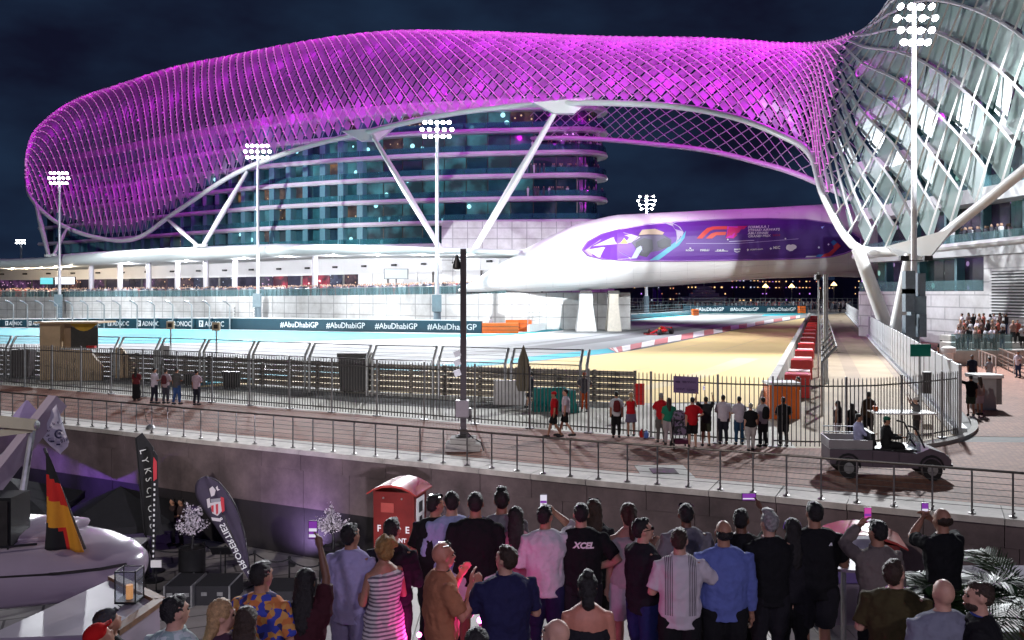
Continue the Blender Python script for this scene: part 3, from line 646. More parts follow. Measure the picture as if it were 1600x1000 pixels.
def nrm(i, j):
    a = node(min(i+1,2*NU), j)-node(max(i-1,0), j)
    b = surf(GS[i], min(2, j/NV/2+.02))-surf(GS[i], max(0, j/NV/2-.02)); c = a.cross(b)
    return c.normalized() if c.length > 1e-6 else V((0,-1,0))
cache = {}
def nd(i, j):
    if (i, j) not in cache: cache[(i, j)] = node(i, j)
    return cache[(i, j)]
IEND = sum(1 for g in GS if g < arc[17*SUB])-1; I0 = sum(1 for g in GS if g < arc[9*SUB]); SW = arc[17*SUB]  
panels = []
for i in range(0, 2*NU+1):
    for j in range(0, 4*NV+1):
        if (i+j) % 2 == 0:
            p = nd(i, j); front = j <= 2*NV
            far_ = GS[i] < SW+2
            for di, fam, r in ((1, 'cross_rib', .055 if far_ else .10), (-1, 'main_rib', .085 if far_ else .15)):
                if 0 <= i+di <= 2*NU and j+1 <= 4*NV and (front or I0 < i < IEND): 
                    q_ = nd(i+di, j+1)
                    if (q_-p).length > .2: RIBS.setdefault((fam, i-di*j, front), []).append((p, q_, r, far_))
                    if di < 0 and front and far_ and 0 < j < 2*NV:
                        off = nrm(i, j)*.14; s_ = GS[i]; rib_glow.cur = 0 if s_ < arc[4*SUB] else 1 if s_ < arc[8*SUB] else 2; rib_glow.bar(p.lerp(q_,.08)+off, p.lerp(q_,.92)+off, .085)
            if front and 0 < j and GS[i] < SW+4:
                n_ = nrm(i, j); pins.tube([p, p+n_*.45], [.10,.05], 4)
        elif 0 < i < 2*NU and 0 < j < 2*NV:
            c4 = [nd(i-1, j), nd(i, j-1), nd(i+1, j), nd(i, j+1)]; panels.append((i, j, c4))
for (fam, key, front), segs in RIBS.items():
    mb = MB(); mb.tube([segs[0][0]]+[s_[1] for s_ in segs], [segs[0][2]]+[s_[2] for s_ in segs], 4)
    if fam == 'cross_rib' or True: mb.build(fam, GRIDW if segs[0][3] else WHITE, SH)
rib_glow.build('rib_glow_strips', [mat('rib_glow_magenta_%d' % i, (.2,.02,.2), .5, var=0, emit=(1,.16,.92), estr=s) for i, s in enumerate((.40,.60,.82))], SH)['kind'] = 'stuff'  # glow strips added so the ribs look lit, not fixtures of the building
pins.build('node_lamps', mat('node_lamp_glow',(.3,.1,.3),.5,var=0,emit=(1,.42,.95),estr=.6), SH)['kind'] = 'stuff'
def parea(c4):
    q_ = [(800+F*p.x/p.y, YH-F*(p.z-HC)/p.y) for p in c4]
    if not all(-40 < x < 1640 and y > -40 for x, y in q_): return 0
    return abs(sum(q_[k][0]*q_[k-1][1]-q_[k-1][0]*q_[k][1] for k in range(4)))
panels.sort(key=lambda t: -parea(t[2])); rest = MB(); rest2 = MB()
#                                   # from here on the shell wraps the right-hand building: clear glass, no purple lamps
for k, (i, j, c4) in enumerate(panels):
    right = GS[i] > SW+3; c = sum(c4, V((0,0,0)))/4; n_ = nrm(i, j); rj = random.uniform(-.10,.10)*(2.4 if right else 1)
    vs = [c+(p-c)*(.86 if right else .73)+n_*((.12+tl) if not right else tl-.62) for p, tl in zip(c4, (.2+rj, .0, .2-rj, .40))]
    vs += [v-n_*.03 for v in vs]; fs = [(0,1,2,3),(7,6,5,4),(0,4,5,1),(1,5,6,2),(2,6,7,3),(3,7,4,0)]
    if k < 300: MB().add(vs, fs).build('glass_panel', FRIT2 if right else FRIT, SH)
    else: (rest2 if right else rest).add(vs[:4], [(0,1,2,3)])
o = rest.build('glass_panels', FRIT, SH); o['kind'] = 'stuff'
if rest2.v: o = rest2.build('glass_panels', FRIT2, SH); o['kind'] = 'stuff'
eb = [surf(g, 0) for g in GS]; MB().tube(eb, .46, 8).build('edge_beam', WHITE, SH, 'all')
kb_ = [surf(GS[s], 2) for s in range(I0, IEND+1)]; MB().tube(kb_, .42, 8).build('rear_edge_beam', WHITE, SH, 'all')
# purple lamps of the shell, mounted on the inside of the grid
MAG = (.95, .012, .93)
nl = int(SW/8.5)
for i in range(nl+1):
    for v in (.15, .48, .84):
        s = 3+(SW-15)*i/nl; p = surf(s, v); q_ = surf(s+.5, v)-surf(s-.5, v); w = surf(s, v+.02)-surf(s, v-.02); n_ = q_.cross(w).normalized()
        pw = SHELLP*(.42 if s < arc[3*SUB] else .55 if s < arc[6*SUB] else .8 if s < arc[9*SUB] else 1.0)*(1.25 if v > .5 else .7)
        hs = MB().box(p-n_*2.6, (.3,.3,.3)).build('shell_lamp', BLACK, SH)
        light('shell_light', 'POINT', p-n_*2.2, pw, MAG if v > .5 else (.80,.012,1.0), rad=.3, parent=SH)
# struts carrying the edge beam
def strut(a, b, r, label, group='white struts under the grid shell'):
    o = thing('shell_strut', label, 'strut', b); k = MB().tube([a, a.lerp(b,.5), b], [r*.6, r, r*.7], 10); k.build('tube', WHITE, o, True)
    MB().cyl(b-V((0,0,.3)), r*1.5, .5, 10).build('base_shoe', WHITE, o); return o
strut(P(582,212,152), P(690,392,133), .55, 'white strut sloping down right beside the middle floodlight mast')
strut(P(872,168,134), P(738,396,131), .62, 'white strut sloping down left towards the podium, nearest the bridge')
strut(P(386,268,168), P(318,383,165), .5, 'white strut sloping down left from the shell below the second mast')
strut(P(262,343,181), P(308,383,166), .45, 'short white strut right of the lowest point of the shell')
strut(P(55,315,203), P(76,399,184), .55, 'white strut at far left end of the shell')
strut(P(105,356,196), P(84,398,183), .4, 'thin white strut beside the leftmost floodlight mast')
def knuckle(a, label):
    pass
for (px, py, d) in ((575,210,152.5),(880,166,133)):
    a = P(px,py,d); MB().add([a+V((-4.5,0,.6)),a+V((4.5,0,1.4)),a+V((1.6,-.3,-1.1)),a+V((-1.2,-.3,-1.1)),a+V((-4.5,1.4,.6)),a+V((4.5,1.4,1.4)),a+V((1.6,1,-1.1)),a+V((-1.2,1,-1.1))],[(0,1,2,3),(7,6,5,4),(0,4,5,1),(1,5,6,2),(2,6,7,3),(3,7,4,0)]).build('bracket', WHITE, SH)
# V columns on the right
o = thing('shell_column', 'thick white leaning column right of the service road, left of the pair', 'column', P(1388,518,91)); 
MB().tube([P(1340,388,91), P(1388,518,91)], [.62,.72], 14).build('tube', WHITE, o, True); MB().cyl(P(1388,520,91)-V((0,0,1.5)), 1.0, 1.7, 14).build('base_shoe', CONC, o)
o = thing('shell_column', 'thick white column leaning to the mast, right of the pair', 'column', P(1402,518,83)); MB().tube([P(1424,398,83), P(1400,522,83)], [.62,.7], 14).build('tube', WHITE, o, True); MB().cyl(P(1400,523,83)-V((0,0,1.7)), 1.0, 1.9, 14).build('base_shoe', CONC, o)
MB().add([P(1385,385,86),P(1490,356,78),P(1450,405,82),P(1415,408,83),P(1385,388,88),P(1490,360,80),P(1450,408,84),P(1415,411,86)],[(0,1,2,3),(7,6,5,4),(0,4,5,1),(1,5,6,2),(2,6,7,3),(3,7,4,0)]).build('bracket', WHITE, SH)
# ================================================================ bridge over the track with the printed banner
BT = [(716,452,456.5),(742,438,456.5),(775,415,456.5),(810,395,456.3),(850,373,455.5),(900,350,454),(960,336,451),(1040,332,447),(1120,328,441),(1200,324.5,435),(1310,318,432),(1400,322,436),(1500,330,440)]
BDp = [(716,131.5),(790,129),(870,124),(960,121),(1200,122),(1500,124)]
def bridge_pt(px, s):                              # s from -1 (bottom) to 1 (top) over the front face
    yt = interp([(a, b) for a, b, c in BT], px); yb = interp([(a, c) for a, b, c in BT], px); d0 = interp(BDp, px)
    d = d0+interp([(716,1.2),(850,3.5),(980,5.5),(1500,5.5)], px)*(1-math.sqrt(max(0, 1-abs(s)**2.6))); return P(px, (yt+yb)/2-s*(yb-yt)/2, d)
BR = thing('hotel_bridge', 'smooth white bridge spanning the track with a printed banner', 'bridge', (XZ(1100,124),124,0))
xs = [716+ (1500-716)*i/60 for i in range(61)]
sv = [math.sin(math.pi/2*(-1+2*k/14)) for k in range(15)]
m = MB(); m.loft([[bridge_pt(x, s) for s in sv]+[bridge_pt(x, .98)+V((0,7,-.6)), bridge_pt(x, 0)+V((0,13,0)), bridge_pt(x, -.98)+V((0,7,.6))] for x in xs]); m.build('hull', mat('bridge_shell', (.80,.80,.80), .3, var=.02, vscale=.2), BR, 'all')
# faint cladding seams
for s in (-.30, -.62, -.85): MB().tube([bridge_pt(x, s)-V((0,.005,0)) for x in xs], .012, 4).build('seam', mat('seam_grey', (.45,.45,.47), .6, var=0), BR)
for x in range(780, 1480, 42): MB().tube([bridge_pt(x, s)-V((0,.006,0)) for s in [-.97+1.94*k/16 for k in range(17)]], .010, 4).build('seam', MATS['seam_grey'], BR)
def on_bridge(px, py, off):
    yt = interp([(a, b) for a, b, c in BT], px); yb = interp([(a, c) for a, b, c in BT], px); s = ((yt+yb)/2-py)/((yb-yt)/2)
    d = interp(BDp, px)+interp([(716,1.2),(850,3.5),(980,5.5),(1500,5.5)], px)*(1-math.sqrt(max(0, 1-min(.999,abs(s))**2.6)))-off; return P(px, py, d)
AT = [(910,390),(918,378),(940,366),(970,358),(1010,351),(1060,346.5),(1120,343),(1200,341.5),(1260,343),(1300,349),(1320,357),(1345,372)]
AB_ = [(910,390),(918,399),(940,404.5),(970,406.5),(1010,407.5),(1060,408),(1120,407),(1200,405.5),(1260,404),(1300,401),(1320,396),(1345,385)]
def ramp_mat(name, cols, axis='X', lo=0, hi=1):
    m_ = bpy.data.materials.new(name); m_.use_nodes = True; n = m_.node_tree.nodes; l = m_.node_tree.links; b = n['Principled BSDF']; b.inputs['Roughness'].default_value = .5
    t = n.new('ShaderNodeTexCoord'); sp = n.new('ShaderNodeSeparateXYZ'); mr = n.new('ShaderNodeMapRange'); mr.inputs['From Min'].default_value = lo; mr.inputs['From Max'].default_value = hi
    r = n.new('ShaderNodeValToRGB')
    while len(r.color_ramp.elements) < len(cols): r.color_ramp.elements.new(.5)
    for e_, (pos, c) in zip(r.color_ramp.elements, cols): e_.position = pos; e_.color = (*c, 1)
    l.new(t.outputs['Object'], sp.inputs[0]); l.new(sp.outputs[axis], mr.inputs['Value']); l.new(mr.outputs[0], r.inputs[0]); l.new(r.outputs[0], b.inputs['Base Color']); return m_
def draped(name, top, bot, off, mt, parent, nx=40, ny=8):
    x0, x1 = top[0][0], top[-1][0]; A = []
    for i in range(nx+1):
        x = lerp(x0, x1, i/nx); yt, yb = interp(top, x), interp(bot, x); A.append([on_bridge(x, lerp(yt, yb, k/ny), off) for k in range(ny+1)])
    mm = MB()
    for i in range(nx): mm.strip(A[i], A[i+1])
    return mm.build(name, mt, parent)
BAN = ramp_mat('printed_purple', [(0,(.18,.04,.40)),(.25,(.15,.03,.36)),(.6,(.09,.025,.25)),(1,(.05,.018,.16))], 'X', 9, 46)
draped('printed_banner', AT, AB_, .10, BAN, BR)
edge = [on_bridge(x, y, .10) for x, y in AT]+[on_bridge(x, y, .10) for x, y in reversed(AB_)]
MB().tube(edge, .10, 6, closed=True).build('banner_trim', mat('banner_trim', (.28,.12,.42), .4, var=0), BR)
def patch(name, poly, off, col, em=0):
    mt = mat('print_%02x%02x%02x' % tuple(int(c*255) for c in col), col, .5, var=0)
    return MB().add([on_bridge(x, y, off) for x, y in poly], [tuple(range(len(poly)))]).build(name, mt, BR)
# racing car print at the left end (flat shapes on the sheet)
pr = lambda L: [(900+x/3.478, 320+y/3.478) for x, y in L]
patch('print_shape', pr([(45,250),(130,190),(260,150),(330,170),(360,230),(300,295),(180,298),(80,280)]), .14, (.42,.30,.55))
patch('print_shape', pr([(400,302),(470,255),(520,215),(570,180),(598,140),(590,180),(560,220),(500,262),(450,300)]), .15, (.10,.40,.55))
patch('print_shape', pr([(470,95),(520,95),(565,120),(585,150),(570,190),(540,215),(548,180),(545,145),(525,115)]), .15, (.45,.40,.52))
patch('print_shape', pr([(55,245),(150,230),(240,258),(300,290),(230,297),(120,285)]), .16, (.75,.70,.80))
patch('print_shape', pr([(90,225),(190,180),(300,160),(350,175),(300,205),(200,215)]), .17, (.62,.48,.78))
patch('print_shape', pr([(300,205),(340,170),(390,135),(440,140),(480,165),(520,190),(515,225),(450,250),(380,262),(330,240)]), .18, (.07,.05,.12))
patch('print_shape', pr([(325,205),(370,180),(415,190),(420,240),(385,285),(345,275),(325,245)]), .20, (.03,.03,.05))
patch('print_shape', pr([(440,200),(480,180),(515,195),(510,225),(470,240),(445,230)]), .20, (.03,.03,.05))
patch('print_shape', pr([(340,165),(360,135),(430,130),(480,150),(470,162),(390,160)]), .21, (.52,.40,.30))
patch('print_shape', pr([(240,210),(262,180),(285,210)]), .21, (.65,.55,.12))
patch('print_shape', pr([(300,292),(330,235),(352,222),(360,240),(330,290)]), .22, (.45,.50,.75))
# right-hand print: red and blue diagonal
patch('print_shape', pr([(1245,286),(1440,130),(1450,140),(1300,284)]), .14, (.45,.42,.50))
patch('print_shape', pr([(1300,284),(1400,190),(1420,205),(1330,284)]), .15, (.03,.16,.45))
patch('print_shape', pr([(1330,284),(1420,205),(1440,225),(1380,282)]), .16, (.45,.04,.05))
patch('print_shape', pr([(1330,120),(1350,115),(1338,130)]), .15, (.35,.45,.95))
for x, y in ((1320,232),(1455,175),(1372,215)): patch('print_shape', pr([(x-6,y),(x,y-7),(x+6,y),(x,y+7)]), .19, (.75,.8,.95))
# F1 style mark: swept red letterform
q2 = lambda L: [(1060+x/6.667, 340+y/6.667) for x, y in L]
patch('logo', q2([(190,218),(250,150),(300,108),(360,92),(510,88),(505,122),(370,124),(330,140),(285,180),(250,218)]), .16, (.75,.07,.05))
patch('logo', q2([(285,218),(340,165),(390,150),(500,148),(490,182),(400,184),(375,200),(350,218)]), .16, (.75,.09,.06))
patch('logo', q2([(525,92),(720,86),(575,216),(490,214),(510,170)]), .17, (.68,.02,.16))
patch('logo', q2([(510,90),(620,92),(570,214),(500,212)]), .18, (.70,.03,.55))
ru = (on_bridge(1250, 370, .2)-on_bridge(1150, 370, .2)).normalized()
def btext(s, px, py, hpx, wpx, col=LETTER, sh=.0):
    a = on_bridge(px, py, .22); b = on_bridge(px, py-hpx, .22); size = (b-a).length/.70
    o = text(s, size, (0,0,0), (1,0,0), (0,0,1), col, None, ext=.005, bold=size*.018, shear=sh)
    w = max(v.co.x for v in o.data.vertices); k = wpx/F*interp(BDp, px)/w
    for v in o.data.vertices:
        fx = px+v.co.x*k*F/interp(BDp, px); fy = py-v.co.z*F/interp(BDp, px)-(fx-px)*.035
        v.co = on_bridge(fx, fy, .22+v.co.y)
    o.parent = BR; o.matrix_parent_inverse = Matrix.Translation(-BR.location); return o
for s, y, w in (('FORMULA 1', 357, 33), ('ETIHAD AIRWAYS', 361.7, 50), ('ABU DHABI', 366.4, 32), ('GRAND PRIX', 371, 36)): btext(s, 1168.5, y, 3.4, w, sh=.15)
PRED = mat('print_dark_red', (.35,.02,.08), .5, var=0)
btext('2024', 1207, 369, 3, 12, PRED)
patch('print_line', q2([(80,268),(640,266),(1250,219),(1250,223),(640,270),(80,272)]), .15, (.55,.45,.75))
for x, y in ((514,228),(1115,220)): patch('print_shape', q2([(x-10,y),(x,y-10),(x+10,y),(x,y+10)]), .18, (.9,.9,.95))
patch('print_line', q2([(528,246),(790,234),(790,240),(528,252)]), .18, (.60,.52,.78))
for s, x, y, w, h in (('ROLEX',1071.5,392.5,13,2.6),('PIRELLI',1094,392.6,14,3.2),('DHL',1120,392.3,13,2.6),('aws',1147,391,10,3.6),('crypto.com',1172,390.8,20,2.6),('MSC',1208,389,11,4.2)): btext(s, x, y, h, w)
patch('logo', q2([(115,325),(118,308),(124,318),(130,308),(133,325)]), .18, (.8,.8,.85)); patch('logo', q2([(712,335),(722,322),(733,335),(722,350)]), .18, (.8,.8,.85)); patch('logo', q2([(950,322),(962,310),(975,322),(962,336)]), .18, (.8,.8,.85))
patch('logo', q2([(375,352),(390,346),(520,346),(515,352)]), .18, (.8,.8,.85)); patch('logo', q2([(580,348),(610,357),(645,348),(640,354),(610,363),(585,354)]), .18, (.8,.8,.85))
patch('logo', q2([(1120,312),(1130,288),(1150,280),(1170,284),(1190,278),(1215,284),(1232,300),(1228,320),(1205,332),(1190,346),(1160,350),(1140,338),(1124,330)]), .18, (.85,.85,.88))
# piers
for px, w, lab in ((915,27,'white tapered bridge pier nearest the podium wall'), (958,19,'narrow beige bridge pier beside the tapered one')):
    d = 126; c = V((XZ(px,d),d,0)); o = thing('bridge_pier', lab, 'pier', c); hw = w/F*d/2; h = 5.2
    MB().loft([[c+V((-hw*k,-1.5*k,z)), c+V((hw*k,-1.5*k,z)), c+V((hw*k,1.5*k,z)), c+V((-hw*k,1.5*k,z))] for z, k in ((0,1.15),(.5,1.1),(h*.7,.75),(h,.72))]).build('shaft', WHITE if px == 915 else mat('beige_pier', (.72,.67,.58), .6, var=.1), o)
    MB().box(c+V((0,0,h+.2)), (1.6,1.2,.5)).build('bearing', DARKSTEEL, o)
# ================================================================ building on the right
def rb_line(px, d): return V((XZ(px,d),d,0))
r0_, r1_ = rb_line(1446,97), V((50,58,0)); rt = (r1_-r0_).normalized(); rnn = V((-rt.y,rt.x,0))     # rnn points away from the camera side
if rnn.x < 0: rnn = -rnn
RB = thing('hotel_wing', 'white hotel wing with terraces and louvred vent behind the glass shell', 'building', r0_); RL = (r1_-r0_).length
TILE2 = brick_mat('white_wall_panels', (.80,.78,.79), (.76,.745,.755), (.45,.44,.46), .25, 0, 1.2, .32, .3, .4, .5)
def vb2(m_):
    n = m_.node_tree.nodes; l = m_.node_tree.links; t = n.new('ShaderNodeTexCoord'); s = n.new('ShaderNodeSeparateXYZ'); c = n.new('ShaderNodeCombineXYZ')
    l.new(t.outputs['Object'], s.inputs[0]); l.new(s.outputs['Y'], c.inputs['X']); l.new(s.outputs['Z'], c.inputs['Y']); br = [k for k in n if k.type == 'TEX_BRICK'][0]; l.new(c.outputs[0], br.inputs['Vector'])
vb2(TILE2)
def rwall(s0, s1, z0, z1, dep, name, mt, inset=0):
    a, b = r0_+rt*s0+rnn*inset, r0_+rt*s1+rnn*inset
    return MB().prism([a+V((0,0,z0)), b+V((0,0,z0)), b+rnn*dep+V((0,0,z0)), a+rnn*dep+V((0,0,z0))], (0,0,z1-z0)).build(name, mt, RB)
def rpix(px):                                      # run along the wall seen at a photo column
    k = (px-800)/F; return (k*r0_.y-r0_.x)/(rt.x-k*rt.y)
s_a, s_b = rpix(1537), RL+10
rwall(-14, s_b, 0, 5.5, 12, 'wall', TILE2)
rwall(s_a, s_b, 5.5, 9.0, 12, 'wall', TILE2)
rwall(-14, s_b, 9.0, 10.2, 12, 'balcony_band', BAND, -.4); rwall(-14, s_b, 14.2, 15.6, 12, 'balcony_band', BAND, -.4); rwall(-14, s_b, 20.0, 21.4, 12, 'balcony_band', BAND, -.4)
rwall(-14, s_b, 26, 27.4, 12, 'balcony_band', BAND, -.4); rwall(-14, s_b, 32, 33.4, 12, 'balcony_band', BAND, -.4)
TEALIN = [lit_room('teal_interior_0',(.10,.45,.42),(.4,.8,.7),.16,.5), lit_room('teal_interior_1',(.12,.35,.35),(.5,.7,.6),.10,.6), lit_room('teal_interior_2',(.3,.2,.5),(.6,.4,.8),.14,.6)]
k = 0; random.seed(3)
for z0, z1, sa, sb in ((5.5,9.0,-14,s_a),(10.2,14.2,-14,s_b),(15.6,20,-14,s_b),(21.4,26,-14,s_b),(27.4,32,-14,s_b)):
    nb = max(2, int((sb-sa)/3)); 
    for i in range(nb):
        rwall(lerp(sa,sb,i/nb)+.06, lerp(sa,sb,(i+1)/nb)-.06, z0, z1, .3, 'window', random.choice(TEALIN), 2.5)
        if i % 2: rwall(lerp(sa,sb,i/nb)-.2, lerp(sa,sb,i/nb)+.2, z0, z1, 1.2, 'fin', PART, 1.6)
    for i in range(nb): rwall(lerp(sa,sb,i/nb)+.04, lerp(sa,sb,(i+1)/nb)-.04, z0+.05, z0+1.1, .04, 'balustrade_pane', GLB, .1)
rwall(-14, s_b, 5.0, 34, 8, 'core', mat('wing_core', (.03,.05,.055), .5, var=.1), 3.2)
MB().tube([r0_+rt*-14-rnn*.6+V((0,0,9.8)), r0_+rt*s_b-rnn*.6+V((0,0,10.6))], .35, 8).build('ledge_tube', WHITE, RB, True)
# louvred vent
lv0, lv1 = rpix(1550), rpix(1602)
rwall(lv0, lv1+5, 3.0, 7.4, .1, 'vent_backing', BLACK, -.05)
for i in range(15): rwall(lv0, lv1+5, 3.1+i*.29, 3.1+i*.29+.12, .25, 'louvre', WHITE2, -.28)
# ================================================================ background across the basin
FBW = thing('far_banner', 'distant dark teal trackside banner seen under the bridge', 'banner', G(1160,489)); a, b = G(1068,489), G(1262,489)
MB().box((a+b)/2+V((0,.3,1.0)), ((b-a).length,.5,1.9)).build('wall', NAVY, FBW)
for x in (1087, 1141, 1199): text('#AbuDhabiGP', 1.35, G(x,489)+V((0,.02,.55)), (1,0,0), (0,0,1), LETTER, FBW, sx=.95, bold=.02)
random.seed(21)
fg = thing('perimeter_fence', 'distant mesh fence above the far banner and track edge', 'fence', V((XZ(1100,255),255,0)))
for x in range(940, 1345, 8): MB().bar(V((XZ(x,255),255,0)), V((XZ(x,255),255,3.9)), .12).build('post', STEEL, fg)
for z in (2.0,2.9,3.8): MB().bar(V((XZ(935,255),255,z)), V((XZ(1345,255),255,z)), .08).build('rail', STEEL, fg)
m = MB()
CW = [mat('crowd_%d' % i, c, .8, var=0) for i, c in enumerate(((.55,.55,.58),(.05,.05,.07),(.30,.22,.25),(.12,.14,.2),(.4,.1,.1),(.42,.27,.2)))]
for i in range(520):
    x = random.uniform(940, 1330); d = 257+random.random()*4; s = random.uniform(.9,1.1); c = V((XZ(x,d),d,.55+random.random()*.8)); m.cur = random.randrange(5)
    m.loft([[c+V((.2*k,-.12*k,z*s)), c+V((.2*k,.12*k,z*s)), c+V((-.2*k,.12*k,z*s)), c+V((-.2*k,-.12*k,z*s))] for z, k in ((0,.6),(.8,.9),(1.4,1.1),(1.5,.4))]); m.cur = 5; m.ell(c+V((0,0,1.62*s)), (.1,.1,.13), 6, 4)
tag(m.build('spectator_crowd', CW), 'distant crowd standing behind the far fence', 'crowd', kind='stuff')
tag(MB().prism([V((XZ(930,262),256,0)),V((XZ(1345,256),256,0)),V((XZ(1345,262),262,0)),V((XZ(930,262),262,0))], (0,0,.6)).build('viewing_bank', CONC_D), kind='structure')
FBM = [mat('far_wall_%d' % i, c, .7, var=.2, vscale=.1) for i, c in enumerate(((.16,.10,.20),(.20,.12,.22),(.11,.09,.17),(.26,.11,.22)))]
LW = [mat('far_window_%d' % i, (.1,.1,.1), .4, var=0, emit=c, estr=s) for i, (c, s) in enumerate((((1,.6,.25),1.6),((1,.35,.2),1.3),((.7,.75,1),.9),((.6,.25,1),1.3)))]
bx = 905; bi = 0
blab = ['leftmost','second','third','fourth','fifth','sixth','seventh','eighth','ninth','tenth','eleventh','twelfth']
while bx < 1400 and bi < 12:
    w = random.uniform(34,58); d = random.uniform(420,520); top = random.uniform(424,446); a = P(bx,470,d); ww = w/F*d; h = HC+(YH-top)/F*d+2; c = V((XZ(bx+w/2,d),d,0))
    o = thing('far_building', '%s of the dark far buildings with lit windows seen under the bridge' % blab[bi], 'building', c, 0, 'far buildings across the basin')
    MB().box(c+V((0,6,h/2)), (ww,12,h)).build('wall', FBM[bi % 4], o); MB().box(c+V((0,6,h+.3)), (ww+.6,12.6,.6)).build('roof', FBM[(bi+1) % 4], o)
    cells = MB()
    for k in range(int(ww/1.7)):
        for z in range(int(h/3.1)):
            if random.random() < (.75 if z >= int(h/3.1)-2 else .22):
                cells.cur = random.choice([0,0,0,1,1,2,3]); cells.box(c+V((-ww/2+.9+k*1.7, -.05, 1.9+z*3.1)), (.55*random.uniform(.4,1.5),.12,.5*random.uniform(.4,1.3)))
    ob = cells.build('lit_windows', LW, o); ob['kind'] = 'stuff'
    bx += w*.92; bi += 1
# moored yacht and lamp posts in the distance
yc = V((XZ(1100,330),330,0)); o = thing('moored_yacht', 'white motor yacht moored in the distance under the bridge', 'yacht', yc)
MB().loft([[yc+V((-9*k+o2,-2*k,z)), yc+V((8*k+o2,-1.5*k,z)), yc+V((8*k+o2,1.5*k,z)), yc+V((-9*k+o2,2*k,z))] for z, k, o2 in ((2,.8,0),(3,1,0),(4,1.02,0))]).build('hull', WHITE2, o)
for z, k in ((4.1,.75),(5.4,.55),(6.6,.36)): MB().box(yc+V((0,0,z+.6)), (14*k,3,1.1)).build('cabin', WHITE2, o)
MB().bar(yc+V((0,0,7.4)), yc+V((0,0,10)), .2).build('mast', WHITE2, o)
for px, y, lab in ((1196,449,'distant lamp post with a pointed warm lantern, left of two'), (1237,449,'distant lamp post with a pointed warm lantern near the pole'), (1303,446,'distant lamp post at far end of the service road')):
    d = 300; p = V((XZ(px,d),d,0)); top = P(px, y, d); o = thing('lamp_post', lab, 'lamp post', p)
    MB().bar(p, top, .25).build('post', STEEL, o); MB().lathe(top, [(1.1,0),(.9,.3),(.1,1.2)], 6).build('lantern', WARM, o)
d = 236; p = V((XZ(1011,d),d,0)); o = thing('track_post', 'dark post at the track edge under the bridge', 'post', p); MB().bar(p, P(1011,442,d), .5).build('post', mat('grey_blue_post', (.08,.12,.14), .5), o); MB().box(p+V((0,0,.3)), (1,1,.6)).build('base', CONC, o)
for px, lab in ((1020,'left'), (1028,'right')):
    d = 300; p = V((XZ(px,d),d,0)); o = thing('feather_banner', '%s of two tall purple banners standing beyond the track' % lab, 'banner', p); MB().bar(p, p+V((0,0,7)), .15).build('pole', STEEL, o)
    MB().add([p+V((0,-.1,2)),p+V((1.3,-.1,2)),p+V((1.2,-.1,6)),p+V((.4,-.1,7)),p+V((0,-.1,7))],[(0,1,2,3,4)]).build('sail', mat('purple_sail',(.16,.05,.5),.7,var=.1), o)
# ================================================================ floodlight masts
random.seed(2)
def mast(px, top_y, d, label, head_w=2.2, n=(5,3), pole_r=.28, box=True, lamps=True):
    base = V((XZ(px,d),d,0)); top = P(px, top_y, d); h = top.z
    o = thing('floodlight_mast', label, 'floodlight', base)
    MB().tube([base, base+V((0,0,h*.3)), base+V((0,0,h))], [pole_r*1.25, pole_r, pole_r*.7], 12).build('pole', mat('mast_paint', (.62,.62,.66), .35, .2, var=.05), o, True)
    MB().tube([base+V((0,0,.02)), base+V((0,0,h*.16))], pole_r*1.9, 12).build('sleeve', mat('mast_sleeve', (.16,.22,.26), .5, var=.1), o, True)
    if box: MB().box(base+V((0,-.5,h*.13)), (1.3,.8,2.4)).build('control_box', mat('mast_box', (.22,.30,.34), .5, var=.1), o)
    for r_ in range(n[1]):
        z = h-r_*1.0; w = head_w*(1-.18*abs(r_-1))
        MB().bar(base+V((-w,0,z-.2)), base+V((w,0,z-.2)), .12).build('crossarm', STEEL, o)
        for k_ in range(n[0]):
            x = -w+2*w*k_/(n[0]-1); c = base+V((x, -.35+random.uniform(-.1,.1), z-.35))
            hd = MB(); t2 = V((random.uniform(-.3,.3), -.75, -.65)).normalized()
            hd.tube([c-t2*.35, c+t2*.02], [.16,.33], 10); hb = hd.build('lamp_head', STEEL, o); MB().tube([c+t2*.0, c+t2*.05], [.29,.29], 10).build('lens', LAMP, hb)
    return o, base+V((0,-.9,h-.8))
TRK = V((-5,90,0))
M = []
M.append((mast(683,188,127,'floodlight mast in front of the hotel, just left of the dark square pole',2.1)))
M.append((mast(403,225,155,'floodlight mast second from the left, before the louvred podium wall',2.1)))
M.append((mast(93,268,179,'leftmost tall floodlight mast in front of the shell nose',1.9)))
M.append((mast(1428,6,76,'nearest and tallest floodlight mast rising before the glass shell',1.6,(4,4),.24)))
M.append((mast(33,374,330,'small distant floodlight mast at far left behind the podium',1.6,(4,2),.4,False)))
M.append((mast(1010,305,215,'small distant floodlight mast above the bridge',2.0,(3,4),.35,False)))
# light of the masts: one wide beam each
FL = (.93, .97, 1.0)
for (o, p), pw, aim, ang in ((M[0], 1.0, V((-8,75,0)), 120), (M[1], 1.0, V((-30,90,0)), 120), (M[2], .9, V((-55,100,0)), 120), (M[3], .75, V((4,34,0)), 125)):
    light('floodlight', 'SPOT', p, MASTP*pw, FL, aim, ang, .5, .9, o)
light('floodlight', 'SPOT', M[5][1], MASTP*1.6, FL, V((50,210,0)), 130, .5, .9, M[5][0])
